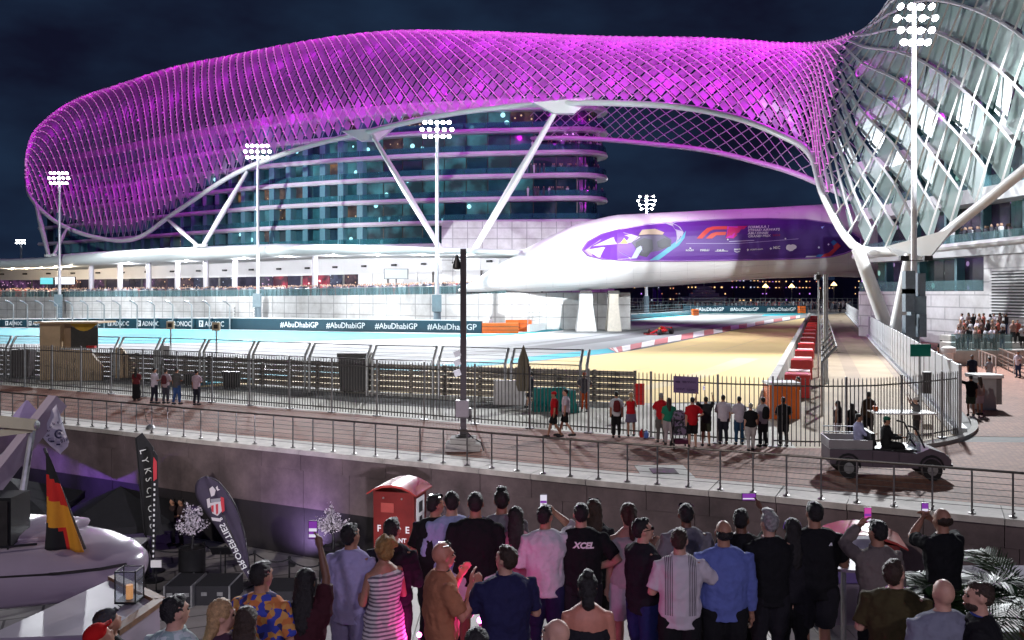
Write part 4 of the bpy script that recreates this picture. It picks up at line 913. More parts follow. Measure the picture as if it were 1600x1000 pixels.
# near-side masts outside the frame, assumed like those in view and added to light the podium, bridge and track
for (px, d, aims, lab) in ((-330,62,((-100,185,0,.9),(-60,165,1,.9),(-30,150,2,.8)),'assumed floodlight mast left of the view on the near side of the track'), (1950,52,((-8,128,3,.75),(18,120,4,.75),(42,118,3,.45),(-12,166,17,1.0)),'assumed floodlight mast right of the view beside the hotel wing'), (-420,95,((-75,175,1,.6),(-12,140,2,.8),(-42,178,15,1.1),(8,122,5,.8)),'second assumed floodlight mast left of the view near the track')):
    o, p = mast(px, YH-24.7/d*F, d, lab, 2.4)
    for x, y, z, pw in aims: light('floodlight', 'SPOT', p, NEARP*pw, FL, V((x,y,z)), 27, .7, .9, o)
# ================================================================ PEOPLE
BAKE = []
CLOUD = bpy.data.textures.new('cloth_folds', 'CLOUDS'); CLOUD.noise_scale = .11; CLOUD.noise_depth = 2
HCL = bpy.data.textures.new('hair_locks', 'CLOUDS'); HCL.noise_scale = .022; HCL.noise_depth = 1
def soft(name, mb, mt, parent, vox, it=4, disp=0, tex=None):
    o = link(name, mb.mesh(name, mt), parent, True)
    r_ = o.modifiers.new('r', 'REMESH'); r_.mode = 'VOXEL'; r_.voxel_size = vox; r_.use_smooth_shade = True
    if it: s = o.modifiers.new('s', 'SMOOTH'); s.factor = .5; s.iterations = it
    if disp: d = o.modifiers.new('d', 'DISPLACE'); d.texture = tex or CLOUD; d.strength = disp; d.mid_level = .5; d.texture_coords = 'GLOBAL' if False else 'LOCAL'
    BAKE.append(o); return o
SKIN = {k: mat('skin_'+k, c, .5, var=.12, vscale=14, spec=.4) for k, c in dict(light=(.52,.29,.21), tan=(.40,.20,.13), brown=(.17,.08,.05), dark=(.06,.03,.02), red=(.55,.22,.15)).items()}
HAIR = {k: mat('hair_'+k, c, .5, var=.4, vscale=40, bump=.6, bscale=120) for k, c in dict(black=(.010,.008,.008), brown=(.035,.018,.01), blonde=(.34,.19,.06), grey=(.30,.29,.28), fair=(.42,.26,.12)).items()}
def fab(c, name=None):
    return mat(name or 'fabric_%02x%02x%02x' % tuple(int(min(1,x)*255) for x in c), c, .85, var=.10, vscale=9, bump=.35, bscale=26, spec=.2)
ARMS = {'down':((.14,-.02,-1),(.06,.16,-1)), 'bent':((.28,.05,-1),(-.42,.85,.30)), 'up':((.40,.55,.45),(-.12,.38,1)), 'high':((.30,.30,.85),(-.05,.12,1)), 'face':((.28,.42,-.8),(-.32,.50,1)),
 'hip':((.72,-.15,-.9),(-.75,.35,-.35)), 'crossed':((.22,.30,-.9),(-1,.5,.12)), 'fwd':((.16,.5,-.8),(0,1,.1)), 'swingf':((.10,.35,-1),(0,.6,-1)), 'swingb':((.14,-.38,-1),(.04,-.1,-1)), 'side':((.75,.25,.25),(.05,.35,1)), 'out':((.55,.35,-.55),(.25,.8,.55))}
def person(label, base, h=1.75, yaw=0, top=None, sleeve='short', bottom='trousers', bmat=None, skin='light', hair='short', hcol='black', fem=False, aL='down', aR='down', hy=0, hp=0,
           stride=0, vox=.012, shoe=None, sit=False, build=1.0, tucked=False, extras=(), group=None, back_bare=False, fingers=True, lean=0):
    k = h/1.75; o = thing('person', label, 'person', base, yaw, group); o['pose_h'] = h; del o['pose_h']
    wS = (.88 if fem else 1.0)*build; wW = (.84 if fem else 1.0)*build; wH = (1.04 if fem else 1.0)*build
    sk = SKIN[skin]
    def ring(z, rx, ry, n=14, cy=0): return [V((rx*math.cos(2*math.pi*i/n), cy+ry*math.sin(2*math.pi*i/n)+lean*max(0,z-.9), z))*k for i in range(n)]
    TOR = [(.86,.130*wH,.100),(.93,.168*wH,.120),(1.0,.162*wH,.115),(1.08,.148*wW,.106*build),(1.2,.166*(wS+wW)/2,.118*build),(1.30,.184*wS,.122),(1.36,.188*wS,.112),(1.405,.165*wS,.095),(1.44,.118*wS,.080),(1.475,.075,.068)]
    b = MB(); b.loft([ring(*r_) for r_ in TOR])
    nb = V((0,lean*.55,1.43)); b.tube([nb*k, (nb+V((0,.012,.14)))*k], [.064*k*(.86 if fem else 1),.056*k*(.92 if fem else 1)], 10)
    hr = Matrix.Rotation(R(hy), 3, 'Z')@Matrix.Rotation(R(-hp), 3, 'X'); hc = V((0,lean*.6+.012,1.532))
    def H(x, y, z): return (hc+hr@V((x, y, z-1.56)))*k
    b.ell(H(0,-.008,1.655), (.076*k,.096*k,.097*k), 14, 10, hr); b.ell(H(0,.032,1.598), (.058*k,.066*k,.080*k), 12, 8, hr); b.ell(H(0,.062,1.552), (.034*k,.030*k,.026*k), 8, 6, hr)
    b.tube([H(0,.088,1.645), H(0,.112,1.607), H(0,.098,1.600)], [.010*k,.017*k,.013*k], 6); b.ell(H(0,.080,1.665), (.052*k,.022*k,.014*k), 10, 6, hr)
    for s in (-1, 1): b.ell(H(s*.078,-.005,1.628), (.010*k,.019*k,.031*k), 8, 6, hr); b.ell(H(s*.036,.066,1.612), (.02*k,.02*k,.022*k), 8, 6, hr)
    b.ell(H(0,.094,1.572), (.024*k,.012*k,.010*k), 8, 6, hr)
    hands = {}; arms = {}
    for s, pose in ((-1, aL), (1, aR)):
        sh = V((s*.172*wS, lean*.5, 1.372))
        if isinstance(pose, tuple):                # reach for a given point: two-bone solve
            T = Matrix.Rotation(-yaw, 3, 'Z')@(V(pose[0])-V(base))/k; dv = T-sh; L = min(dv.length, .525); dn = dv.normalized(); a_l, b_l = .285, .245
            ca = (a_l*a_l+L*L-b_l*b_l)/(2*a_l*L); pole = V((s*.8,-.1,-.6)); pole = (pole-dn*pole.dot(dn)).normalized()
            el = sh+dn*(a_l*ca)+pole*(a_l*math.sqrt(max(0,1-ca*ca))); wr = sh+dn*L; fa = (wr-el).normalized()
        else:
            ua, fa = [V(q_).normalized() for q_ in ARMS[pose]]; ua.x *= s; fa.x *= s; el = sh+ua*.285; wr = el+fa*.245
        arms[s] = (sh, el, wr, fa)
        b.tube([(sh-V((s*.05,0,-.0)))*k, sh*k, sh.lerp(el,.35)*k, el*k, el.lerp(wr,.35)*k, wr*k], [q_*k*(.86 if fem else 1)*(.5+.5*build) for q_ in (.055,.058,.052,.042,.043,.028)], 10)
        pc = wr+fa*.085; u = V((-s*1.0,0,.0))-fa*fa.dot(V((-s,0,0))); u = u.normalized() if u.length > .2 else V((0,1,0)); w = fa.cross(u)
        b.tube([wr*k, (wr+fa*.045)*k, (wr+fa*.10)*k], [.027*k,.040*k,.037*k], 8, sx=.55)
        if fingers:
            for q_, L in ((-.030,.070),(-.010,.082),(.010,.078),(.029,.062)):
                f0 = wr+fa*.095+w*q_*1.15; b.tube([f0*k, (f0+fa*L*.55+u*.008)*k, (f0+fa*L*.9+u*.030)*k], [.0095*k,.009*k,.0075*k], 6)
            f0 = wr+fa*.04-w*.03; b.tube([f0*k, (f0-w*.028+fa*.03+u*.012)*k, (f0-w*.030+fa*.065+u*.02)*k], [.012*k,.0105*k,.008*k], 6)
        hands[s] = (wr+fa*.12+u*.02)
    legs = {}
    for s in (-1, 1):
        f_ = stride*s; hp_ = V((s*.092*wH,0,.90))
        if sit: kn = V((s*.12,.42,.90)); an = V((s*.12,.44,.47))
        else:
            kn = V((s*.10, .10*f_+.015+.04*abs(f_), .485+.02*abs(f_))); an = V((s*.115, .30*f_-.02 if f_ >= 0 else .33*f_-.02, .085+(.05*abs(f_) if f_ < 0 else 0)))
        legs[s] = (hp_, kn, an)
        b.tube([(hp_+V((0,0,.05)))*k, hp_*k, hp_.lerp(kn,.5)*k, kn*k, kn.lerp(an,.3)*k, an*k], [.075*k,.086*k*wH,.075*k*wH,.055*k,.057*k,.037*k], 10)
        b.tube([(an+V((0,-.04,-.03)))*k, (an+V((0,.05,-.045)))*k, (an+V((0,.15,-.06)))*k, (an+V((0,.20,-.065)))*k], [.035*k,.040*k,.036*k,.02*k], 8)
    body = soft('body', b, sk, o, vox, 3)
    # clothing
    if top is not None:
        c = MB(); g = .030; zh = .985 if tucked else (.80 if not fem else .86)
        rs = [(zh,.182*max(wH,wW),.138)] + [(z, rx+g, ry+g) for z, rx, ry in TOR if z > zh+.03 and z < 1.43]
        if sleeve == 'none': rs = [r_ for r_ in rs if r_[0] < 1.38]+[(1.40,.13*wS,.095)]
        elif sleeve == 'tube': rs = [r_ for r_ in rs if r_[0] < 1.27]+[(1.275,.182*wS,.135)]
        else: rs += [(1.450,.128*wS,.096),(1.480,.084,.080)]
        c.loft([ring(*r_) for r_ in rs])
        for s in (-1, 1):
            sh, el, wr, fa = arms[s]
            if sleeve == 'short': c.tube([(sh-V((s*.06,0,.005)))*k, sh*k, sh.lerp(el,.5)*k, sh.lerp(el,.80)*k], [.068*k,.076*k,.075*k,.076*k], 12)
            elif sleeve == 'long': c.tube([(sh-V((s*.06,0,.005)))*k, sh*k, sh.lerp(el,.5)*k, el*k, el.lerp(wr,.5)*k, el.lerp(wr,.93)*k], [.068*k,.076*k,.071*k,.063*k,.060*k,.048*k], 12)
            elif sleeve == 'rolled': c.tube([(sh-V((s*.06,0,.005)))*k, sh*k, sh.lerp(el,.5)*k, el*k, el.lerp(wr,.25)*k], [.068*k,.076*k,.071*k,.064*k,.064*k], 12)
        soft('shirt' if bottom != 'dress' else 'dress_top', c, top, o, vox*1.0, 3, .042)
    if bottom:
        c = MB(); g = .012; bm_ = bmat or fab((.02,.02,.025))
        if bottom in ('trousers', 'shorts'):
            c.loft([ring(.84,.140*wH,.115), ring(.93,.176*wH,.128), ring(1.005,.168*wH,.122)])
            for s in (-1, 1):
                hp_, kn, an = legs[s]
                P_ = [hp_+V((0,0,.04)), hp_, hp_.lerp(kn,.5), hp_.lerp(kn,.95)]; rr = [.086,.100*wH,.096*wH,.090]
                if bottom == 'trousers': P_ += [kn, kn.lerp(an,.45), kn.lerp(an,.98)]; rr += [.076,.070,.062]
                c.tube([p*k for p in P_], [q_*k for q_ in rr], 12)
        elif bottom == 'skirt': c.loft([ring(.56,.22*wH,.17), ring(.75,.205*wH,.155), ring(.93,.182*wH,.135), ring(1.04,.155*wH,.115)])
        elif bottom == 'dress': c.loft([ring(.38,.24*wH,.19), ring(.62,.225*wH,.175), ring(.90,.19*wH,.142), ring(1.08,.158*wW,.12)])
        elif bottom == 'long': c.loft([ring(.10,.21*wH,.17), ring(.5,.21*wH,.16), ring(.90,.19*wH,.142), ring(1.05,.16*wW,.12)])
        soft(bottom if bottom in ('trousers','shorts','skirt') else 'skirt', c, bm_, o, vox, 3, .030)
    if not sit or True:
        for s in (-1, 1):
            hp_, kn, an = legs[s]; c = MB(); c.tube([(an+V((0,-.065,-.03)))*k, (an+V((0,-.04,-.035)))*k, (an+V((0,.06,-.045)))*k, (an+V((0,.17,-.055)))*k, (an+V((0,.215,-.06)))*k], [.030*k,.043*k,.047*k,.042*k,.022*k], 8)
            c.build('shoe', shoe or fab((.03,.03,.035)), o, True, local=True)
    # hair
    hm = HAIR[hcol]; c = MB()
    if hair == 'short': c.ell(H(0,-.022,1.672), (.081*k,.093*k,.088*k), 14, 10, hr); c.ell(H(0,-.050,1.634), (.072*k,.060*k,.068*k), 12, 8, hr); c.ell(H(0,.030,1.725), (.060*k,.052*k,.030*k), 10, 6, hr)
    elif hair == 'quiff': c.ell(H(0,-.020,1.672), (.084*k,.098*k,.094*k), 14, 10, hr); c.ell(H(0,-.045,1.63), (.074*k,.062*k,.07*k), 12, 8, hr); c.ell(H(0,.02,1.755), (.062*k,.072*k,.034*k), 10, 6, hr)
    elif hair == 'receding': c.ell(H(0,-.034,1.628), (.0835*k,.083*k,.058*k), 14, 10, hr)
    elif hair in ('long', 'pony', 'bun', 'curly'):
        c.ell(H(0,-.018,1.675), (.090*k,.102*k,.098*k), 14, 10, hr); c.ell(H(0,-.055,1.62), (.082*k,.066*k,.09*k), 12, 8, hr)
        if hair == 'long': c.tube([H(0,-.05,1.66), H(0,-.085,1.54), H(0,-.105,1.40), H(0,-.115,1.28)], [.085*k,.088*k,.082*k,.045*k], 12, sx=.5) if False else c.loft([[H(.088*r_*math.cos(a),cy+.05*r_*math.sin(a),z) for a in [2*math.pi*i/12 for i in range(12)]] for z, cy, r_ in ((1.66,-.05,1.0),(1.55,-.07,1.08),(1.42,-.11,1.05),(1.30,-.135,.8),(1.22,-.14,.35))])
        if hair == 'pony': c.ell(H(0,-.09,1.74), (.045*k,.045*k,.04*k), 10, 6); c.tube([H(0,-.11,1.74), H(0,-.15,1.66), H(0,-.145,1.50), H(0,-.13,1.36)], [.03*k,.04*k,.045*k,.015*k], 8)
        if hair == 'bun': c.ell(H(0,-.07,1.775), (.05*k,.05*k,.045*k), 10, 6); c.ell(H(0,-.09,1.53), (.06*k,.04*k,.07*k), 10, 6)
        if hair == 'curly':
            rnd = random.Random(4)
            for i in range(26): a = rnd.uniform(0,6.28); z = rnd.uniform(1.58,1.77); rr = .10-.6*abs(z-1.68); c.ell(H(rr*math.cos(a), -.03+rr*math.sin(a)*(1 if math.sin(a) < 0 else .6), z), (.036*k,.036*k,.036*k), 8, 6)
    elif hair == 'cap':
        c.ell(H(0,-.045,1.625), (.076*k,.064*k,.06*k), 12, 8, hr)
    if c.v: soft('hair', c, hm, o, min(vox, .012) if vox < .02 else vox*.8, 1 if hair != 'curly' else 0, .022 if vox < .02 else 0, HCL)
    M_ = o
    for e_ in extras:
        kind = e_[0]
        if kind == 'cap': c = MB(); c.ell(H(0,-.008,1.688), (.092*k,.108*k,.082*k), 14, 10, hr); c.loft([[H(.075*x,.085+.085*y,1.695+.01*z) for x, y in ((-1,0),(-.8,.7),(0,1),(.8,.7),(1,0))] for z in (0,1)]); soft('cap', c, e_[1], o, vox, 1)
        if kind == 'sunglasses':
            c = MB(); z = e_[1] if len(e_) > 1 else 1.645; y = .098 if z < 1.68 else .05
            for s in (-1,1): c.ell(H(s*.036,y,z), (.03*k,.010*k,.021*k), 8, 6, hr); c.bar(H(s*.066,y-.01,z), H(s*.082,-.02,z), .007*k)
            c.bar(H(-.02,y+.004,z), H(.02,y+.004,z), .006*k); c.build('sunglasses', mat('sunglass_lens', (.01,.01,.012), .1, var=0), o, True, local=True)
        if kind == 'eyes':
            for s in (-1,1): MB().ell(H(s*.032,.083,1.640), (.014*k,.010*k,.009*k), 8, 6, hr).build('eye', mat('eye_dark', (.03,.02,.015), .2, var=0), o, True, local=True)
            MB().ell(H(0,.104,1.572), (.022*k,.007*k,.007*k), 8, 6, hr).build('lips', mat('lips', (.30,.09,.08), .4, var=0), o, True, local=True)
            for s in (-1,1): MB().ell(H(s*.033,.094,1.662), (.022*k,.007*k,.005*k), 8, 6, hr).build('eyebrow', hm, o, True, local=True)
        if kind == 'beard': c = MB(); c.ell(H(0,.042,1.565), (.063*k,.062*k,.050*k), 12, 8, hr); soft('beard', c, hm, o, vox, 1, .01, HCL)
        if kind == 'lanyard':
            c = MB(); c.tube([V((.075*math.cos(a), lean*.5+.07*math.sin(a)-.005, 1.470+.012*math.sin(a)))*k for a in [2*math.pi*i/16 for i in range(16)]], .010*k, 6, closed=True); c.build('lanyard', e_[1] if len(e_) > 1 else fab((.06,.03,.20)), o, True, local=True)
        if kind == 'collar': MB().tube([V((.072*math.cos(a), lean*.5+.07*math.sin(a), 1.474+.012*math.sin(a)))*k for a in [2*math.pi*i/16 for i in range(16)]], .016*k, 6, closed=True).build('collar', e_[1], o, True, local=True)
        if kind == 'band': MB().tube([(arms[e_[1]][2]-arms[e_[1]][3]*.03)*k, (arms[e_[1]][2]+arms[e_[1]][3]*.0)*k], .034*k, 10).build('wristband', e_[2], o, True, local=True)
        if kind == 'backtext':
            t_ = text(e_[1], e_[2]*k, (0,0,0), (1,0,0), (0,0,1), LETTER, o, ext=.002, align='CENTER', shear=.25, local=True, bold=.004)
            for v in t_.data.vertices: x = v.co.x; z = v.co.z+e_[3]*k; v.co = V((x+ (e_[4] if len(e_) > 4 else 0), -(.158*k*math.sqrt(max(.1,1-(x/(.235*k))**2)))-.016+v.co.y, z))
        if kind == 'backpack': c = MB(); c.loft([ring(z, rx, ry, 12, -.17) for z, rx, ry in ((.98,.11,.05),(1.02,.14,.08),(1.2,.145,.09),(1.36,.12,.07),(1.42,.07,.03))]); soft('backpack', c, e_[1], o, vox, 2)
        if kind == 'headset': c = MB(); c.tube([H(.09*math.cos(a), -.01, 1.655+.105*math.sin(a)) for a in [math.pi*i/10 for i in range(11)]], .012*k, 6); c.build('headphones', e_[1], o, True, local=True)
    Rz = Matrix.Rotation(yaw, 4, 'Z'); bl = V(base)
    o_h = {s: bl+(Rz@(hands[s]*k)) for s in hands}
    return o, o_h
DZ = 1.35
PHN = 0
SCR = [mat('phone_screen_%d' % i, (.02,.02,.02), .2, var=0, emit=c, estr=s) for i, (c, s) in enumerate((((.30,.05,.50),.55),((.75,.72,.85),.8),((.75,.08,.45),.6)))]
def phone(pos, label, land=False, tilt=0, scr=0, yaw=0, size=1.0):
    o = thing('smartphone', label, 'phone', pos-V((0,0,.0)), yaw); w, h = (.155, .076) if land else (.076, .155); w *= size; h *= size
    MB().box((0,0,h/2), (w,.010,h)).build('case', BLACK, o, local=True)
    MB().box((0,-.0065,h/2), (w*.90,.002,h*.92)).build('screen', SCR[scr], o, local=True)
    MB().box((0,-.0078,h*(.18 if not land else .25)), (w*.86,.001,h*.16)).build('screen_image', SCR[1], o, local=True)
    if not land: MB().box((0,-.0078,h*.5), (w*.86,.001,h*.16)).build('screen_image', SCR[1 if scr == 0 else 0], o, local=True)
    return o
def fg(label, px, ytop, h=1.75, **k):
    d = F*(HC-DZ-h)/(ytop-YH); k['build'] = k.get('build', 1.0)*1.09; return person(label, V((XZ(px,d),d,DZ)), h, **k)
def reach(px, py, ytop, h, fwd=.30):
    d = F*(HC-DZ-h)/(ytop-YH)+fwd; return (P(px, py, d),)
def pstripe(name, c1, c2, scale, axis='Z', lo=None, hi=None):
    m_ = bpy.data.materials.new(name); m_.use_nodes = True; n = m_.node_tree.nodes; l = m_.node_tree.links; b = n['Principled BSDF']; b.inputs['Roughness'].default_value = .85
    t = n.new('ShaderNodeTexCoord'); sp = n.new('ShaderNodeSeparateXYZ'); mu = n.new('ShaderNodeMath'); mu.operation = 'MULTIPLY'; mu.inputs[1].default_value = scale; fr = n.new('ShaderNodeMath'); fr.operation = 'FRACT'; gt = n.new('ShaderNodeMath'); gt.operation = 'GREATER_THAN'; gt.inputs[1].default_value = .55
    l.new(t.outputs['Object'], sp.inputs[0]); src = sp.outputs[axis]
    ab = n.new('ShaderNodeMath'); ab.operation = 'ABSOLUTE'
    if lo is not None: l.new(src, ab.inputs[0]); src = ab.outputs[0]
    l.new(src, mu.inputs[0]); l.new(mu.outputs[0], fr.inputs[0]); l.new(fr.outputs[0], gt.inputs[0]); fac = gt.outputs[0]
    if lo is not None:
        for op, val in (('GREATER_THAN', lo), ('LESS_THAN', hi)):
            g = n.new('ShaderNodeMath'); g.operation = op; g.inputs[1].default_value = val; l.new(src, g.inputs[0]); mm = n.new('ShaderNodeMath'); mm.operation = 'MULTIPLY'; l.new(fac, mm.inputs[0]); l.new(g.outputs[0], mm.inputs[1]); fac = mm.outputs[0]
        g = n.new('ShaderNodeMath'); g.operation = 'GREATER_THAN'; g.inputs[1].default_value = .93; l.new(sp.outputs['Z'], g.inputs[0]); mm = n.new('ShaderNodeMath'); mm.operation = 'MULTIPLY'; l.new(fac, mm.inputs[0]); l.new(g.outputs[0], mm.inputs[1]); fac = mm.outputs[0]
    mx = n.new('ShaderNodeMixRGB'); mx.inputs[1].default_value = (*c1,1); mx.inputs[2].default_value = (*c2,1); l.new(fac, mx.inputs[0]); l.new(mx.outputs[0], b.inputs['Base Color']); return m_
def pprint(name, cols, scale):
    m_ = bpy.data.materials.new(name); m_.use_nodes = True; n = m_.node_tree.nodes; l = m_.node_tree.links; b = n['Principled BSDF']; b.inputs['Roughness'].default_value = .85
    t = n.new('ShaderNodeTexCoord'); vo = n.new('ShaderNodeTexVoronoi'); vo.inputs['Scale'].default_value = scale; r = n.new('ShaderNodeValToRGB'); r.color_ramp.interpolation = 'CONSTANT'
    while len(r.color_ramp.elements) < len(cols): r.color_ramp.elements.new(.5)
    for i, (e_, c) in enumerate(zip(r.color_ramp.elements, cols)): e_.position = i/len(cols); e_.color = (*c,1)
    l.new(t.outputs['Object'], vo.inputs['Vector']); l.new(vo.outputs['Color'], r.inputs[0]); l.new(r.outputs[0], b.inputs['Base Color']); return m_
BLK = fab((.012,.012,.014)); BLK2 = fab((.018,.017,.022)); NAV = fab((.022,.022,.075)); WHT = fab((.62,.60,.64)); GRY = fab((.20,.19,.21)); LBL = fab((.32,.36,.58)); LAV = fab((.42,.38,.62)); BLU = fab((.13,.17,.46)); OLV = fab((.055,.045,.018)); ORN = fab((.42,.17,.09)); GRB = fab((.20,.21,.27))
DBL = fab((.02,.03,.12)); PUR = fab((.12,.06,.16)); MINT = pprint('mint_print', [(.45,.55,.52),(.30,.42,.40),(.55,.62,.60)], 30); PRT = pprint('bright_print', [(.04,.06,.40),(.04,.06,.40),(.55,.18,.05),(.60,.30,.08),(.03,.03,.12)], 22)
STR = pstripe('striped_dress', (.66,.62,.62), (.16,.14,.17), 26); POLO = pstripe('lined_polo', (.62,.56,.60), (.02,.02,.025), 62, 'X', .075, .145)
S_DK = 'brown'
# --- back row
fg('man in black t-shirt with sunglasses on his head, left of the light blue shirt', 680, 769, 1.76, top=BLK, skin='tan', hy=-35, yaw=R(-10), extras=(('sunglasses',1.735),), aL='bent', aR='bent')
fg('man in light blue shirt with short dark hair before the red cabinet', 706, 765, 1.80, top=LBL, sleeve='long', skin='light', yaw=R(8), aL='bent', aR='bent', bmat=fab((.03,.03,.05)), build=1.08)
fg('tall man in black t-shirt and white shorts', 743, 766, 1.84, top=BLK, skin='tan', bottom='shorts', bmat=WHT, build=1.12, aL='bent', aR='bent', extras=(('lanyard',),))
fg('man in plain grey t-shirt right of the black t-shirt and white shorts', 784, 762, 1.82, top=GRY, skin='tan', hair='quiff', build=1.05, bmat=BLK2)
fg('dark haired woman half hidden right of the grey t-shirt', 806, 790, 1.66, top=fab((.35,.12,.18)), fem=True, hair='long', skin='tan', bmat=BLK2)
_, hd = fg('man in white shirt holding his phone up above his head', 852, 786, 1.76, top=WHT, sleeve='rolled', skin='tan', yaw=R(-4), hy=-22, aL='bent', aR=reach(866,800,786,1.76), bmat=NAV)
phone(hd[1]+V((-.01,0,-.035)), 'phone with bright screen raised by the man in white shirt', scr=1, size=1.05)
fg('woman with long brown hair and sunglasses on her head beside XCEL shirt', 928, 778, 1.70, top=BLK2, fem=True, hair='long', hcol='brown', skin='light', extras=(('sunglasses',1.742),), bmat=BLK)
fg('man in black shirt with XCEL lettering on the back', 908, 783, 1.77, top=BLK, skin='light', build=1.1, aL='hip', aR='hip', bmat=BLK2, extras=(('backtext','XCEL',.085,1.31,.02),), yaw=R(-3))
fg('woman with ponytail in white sleeveless top and white shorts', 982, 784, 1.74, top=fab((.5,.46,.46)), sleeve='none', fem=True, hair='pony', hcol='brown', skin='light', bottom='shorts', bmat=WHT, yaw=R(12), aR='bent')
fg('man in gray t-shirt behind the white polo, sunglasses on head', 1072, 784, 1.75, top=GRY, skin='brown', bmat=BLK, extras=(('sunglasses',1.735),), aL='bent', aR='bent', build=1.08)
_, hd = fg('man in black holding a phone sideways above the crowd', 1158, 792, 1.75, top=BLK, skin='brown', hy=-10, aR=reach(1190,796,792,1.75), bmat=BLK, yaw=R(-12), aL='bent')
phone(hd[1]+V((-.06,0,.0)), 'phone held sideways left of the grey haired man', land=True, scr=0)
fg('grey haired man in black t-shirt with blue wristband', 1202, 796, 1.76, top=BLK, skin='light', hair='quiff', hcol='grey', hy=12, bmat=BLK2, yaw=R(6), build=1.05, extras=(('lanyard', fab((.25,.08,.1))),('band',1,fab((.08,.1,.5)))))
fg('person in black with purple head band between two men in black', 1238, 808, 1.66, top=BLK2, fem=True, hair='long', skin='brown', bmat=BLK, extras=(('headset', fab((.22,.12,.50))),))
fg('tall man in plain black t-shirt and black shorts', 1273, 780, 1.84, top=BLK, skin='tan', bottom='shorts', bmat=BLK2, build=1.18, aR='bent', extras=(('backtext','^',.06,1.33,.09),('lanyard',fab((.05,.04,.05)))), yaw=R(2))
_, hd = fg('dark haired man in taupe shirt raising his phone to the left', 1372, 809, 1.77, top=fab((.17,.14,.13)), sleeve='long', skin='tan', aL=reach(1342,822,809,1.77), yaw=R(14), bmat=BLK, hcol='black', extras=(('collar',fab((.19,.16,.15))),))
phone(hd[-1]+V((0,0,-.03)), 'phone with pink screen raised by the man in taupe shirt', scr=2)
_, hd = fg('man in black t-shirt filming with both hands raised beside the palm', 1474, 791, 1.76, top=BLK, skin='tan', hair='receding', aL=reach(1440,812,791,1.76,.34), aR=reach(1456,812,791,1.76,.38), yaw=R(20), bmat=PUR, hp=6, hcol='brown')
phone((hd[-1]+hd[1])/2+V((0,0,-.04)), 'phone held up by the man beside the palm', scr=0)
# --- middle row
fg('man in sunglasses turned right, black polo and blue trousers', 1004, 806, 1.74, top=BLK2, skin='light', yaw=R(-62), hy=-14, hp=-8, aL='face', aR='bent', bmat=DBL, extras=(('sunglasses',),('eyes',),('lanyard',fab((.05,.04,.1)))), hcol='black')
fg('man in white polo with black lines down the back', 1062, 822, 1.74, top=POLO, skin='light', yaw=R(-6), hy=-14, aR='out', aL='bent', bmat=BLK, extras=(('lanyard',fab((.02,.03,.08))),('collar',WHT)), build=1.0, hcol='brown')
fg('balding man in blue long sleeved shirt', 1131, 809, 1.78, top=BLU, sleeve='long', skin='tan', hair='receding', bmat=BLK, build=1.14, extras=(('lanyard',fab((.03,.03,.06))),('collar',BLU)))
fg('man in olive t-shirt looking down, colourful lanyard', 1400, 868, 1.76, top=OLV, skin='light', yaw=R(-28), hy=-22, hp=-22, aL='bent', aR='bent', build=1.12, extras=(('lanyard',pprint('lanyard_print',[(.25,.08,.4),(.5,.1,.3),(.1,.1,.4)],60)),), bmat=BLK, hcol='brown')
fg('bald man in grey blue t-shirt seen from behind', 1474, 899, 1.76, top=GRB, skin='light', hair='none', hp=-8, build=1.12, bmat=BLK)
fg('bearded man turned left in black t-shirt at right edge', 1532, 903, 1.76, top=BLK, skin='light', yaw=R(62), hy=14, hair='short', hcol='brown', build=1.1, bmat=BLK, extras=(('beard',),('eyes',),('lanyard',fab((.04,.06,.25)))), aL='bent')
_, hd = fg('man in lavender shirt and pale trousers', 548, 814, 1.76, top=LAV, sleeve='rolled', skin='tan', yaw=R(-20), hp=-8, hy=-8, aL='bent', aR='bent', bmat=fab((.30,.27,.44)), extras=(('collar',LAV),), build=1.02, hcol='black')
fg('woman with curly blonde hair in striped dress', 600, 836, 1.66, top=STR, sleeve='none', fem=True, bottom='dress', bmat=STR, skin='tan', hair='curly', hcol='blonde', yaw=R(40), aL='bent', aR='bent')
fg('dark haired man in black shirt behind the striped dress', 612, 806, 1.76, top=BLK2, sleeve='rolled', skin='tan', yaw=R(-10), bottom='shorts', bmat=BLK, aR='bent')
o_, hd = fg('bald man in orange shirt turned right with a watch', 690, 843, 1.76, top=ORN, sleeve='short', skin='red', hair='none', yaw=R(-72), hy=4, aR='face', aL='face', bmat=fab((.05,.04,.04)), build=1.12, extras=(('sunglasses',1.735),('eyes',),('lanyard',fab((.03,.02,.02))),('band',1,WHT)))
fg('man in navy shirt with dark hair looking left', 790, 848, 1.77, top=NAV, skin='light', yaw=R(22), hy=24, hp=-10, aL='face', aR='bent', bmat=fab((.02,.02,.03)), build=1.16, extras=(('collar',NAV),('lanyard',fab((.03,.04,.2)))), hcol='brown')
fg('woman with bare back and dark hair in a low bun', 918, 893, 1.66, top=BLK2, sleeve='tube', fem=True, skin='red', hair='bun', bmat=BLK, build=1.08)
fg('bald man at bottom edge with white collar', 868, 960, 1.70, top=WHT, skin='light', hair='none', yaw=R(55), hp=-14, bmat=BLK, extras=(('eyes',),))
fg('dark haired head at bottom edge beside the pink lamp', 745, 978, 1.66, top=BLK, skin='tan', fem=True, hair='long', bmat=BLK)
_, hd = fg('woman with long black hair raising her phone', 477, 886, 1.68, top=fab((.05,.012,.018)), sleeve='short', fem=True, skin='brown', hair='long', aR=reach(500,846,886,1.68,.12), yaw=R(-4), bmat=BLK)
phone(hd[1]+V((-.02,0,-.03)), 'phone with purple screen raised by the woman with long black hair', scr=0)
fg('man in bright blue and orange printed shirt', 408, 873, 1.77, top=PRT, skin='tan', hy=-12, yaw=R(-14), aL='bent', aR='bent', bmat=BLK, extras=(('lanyard',fab((.3,.28,.35))),))
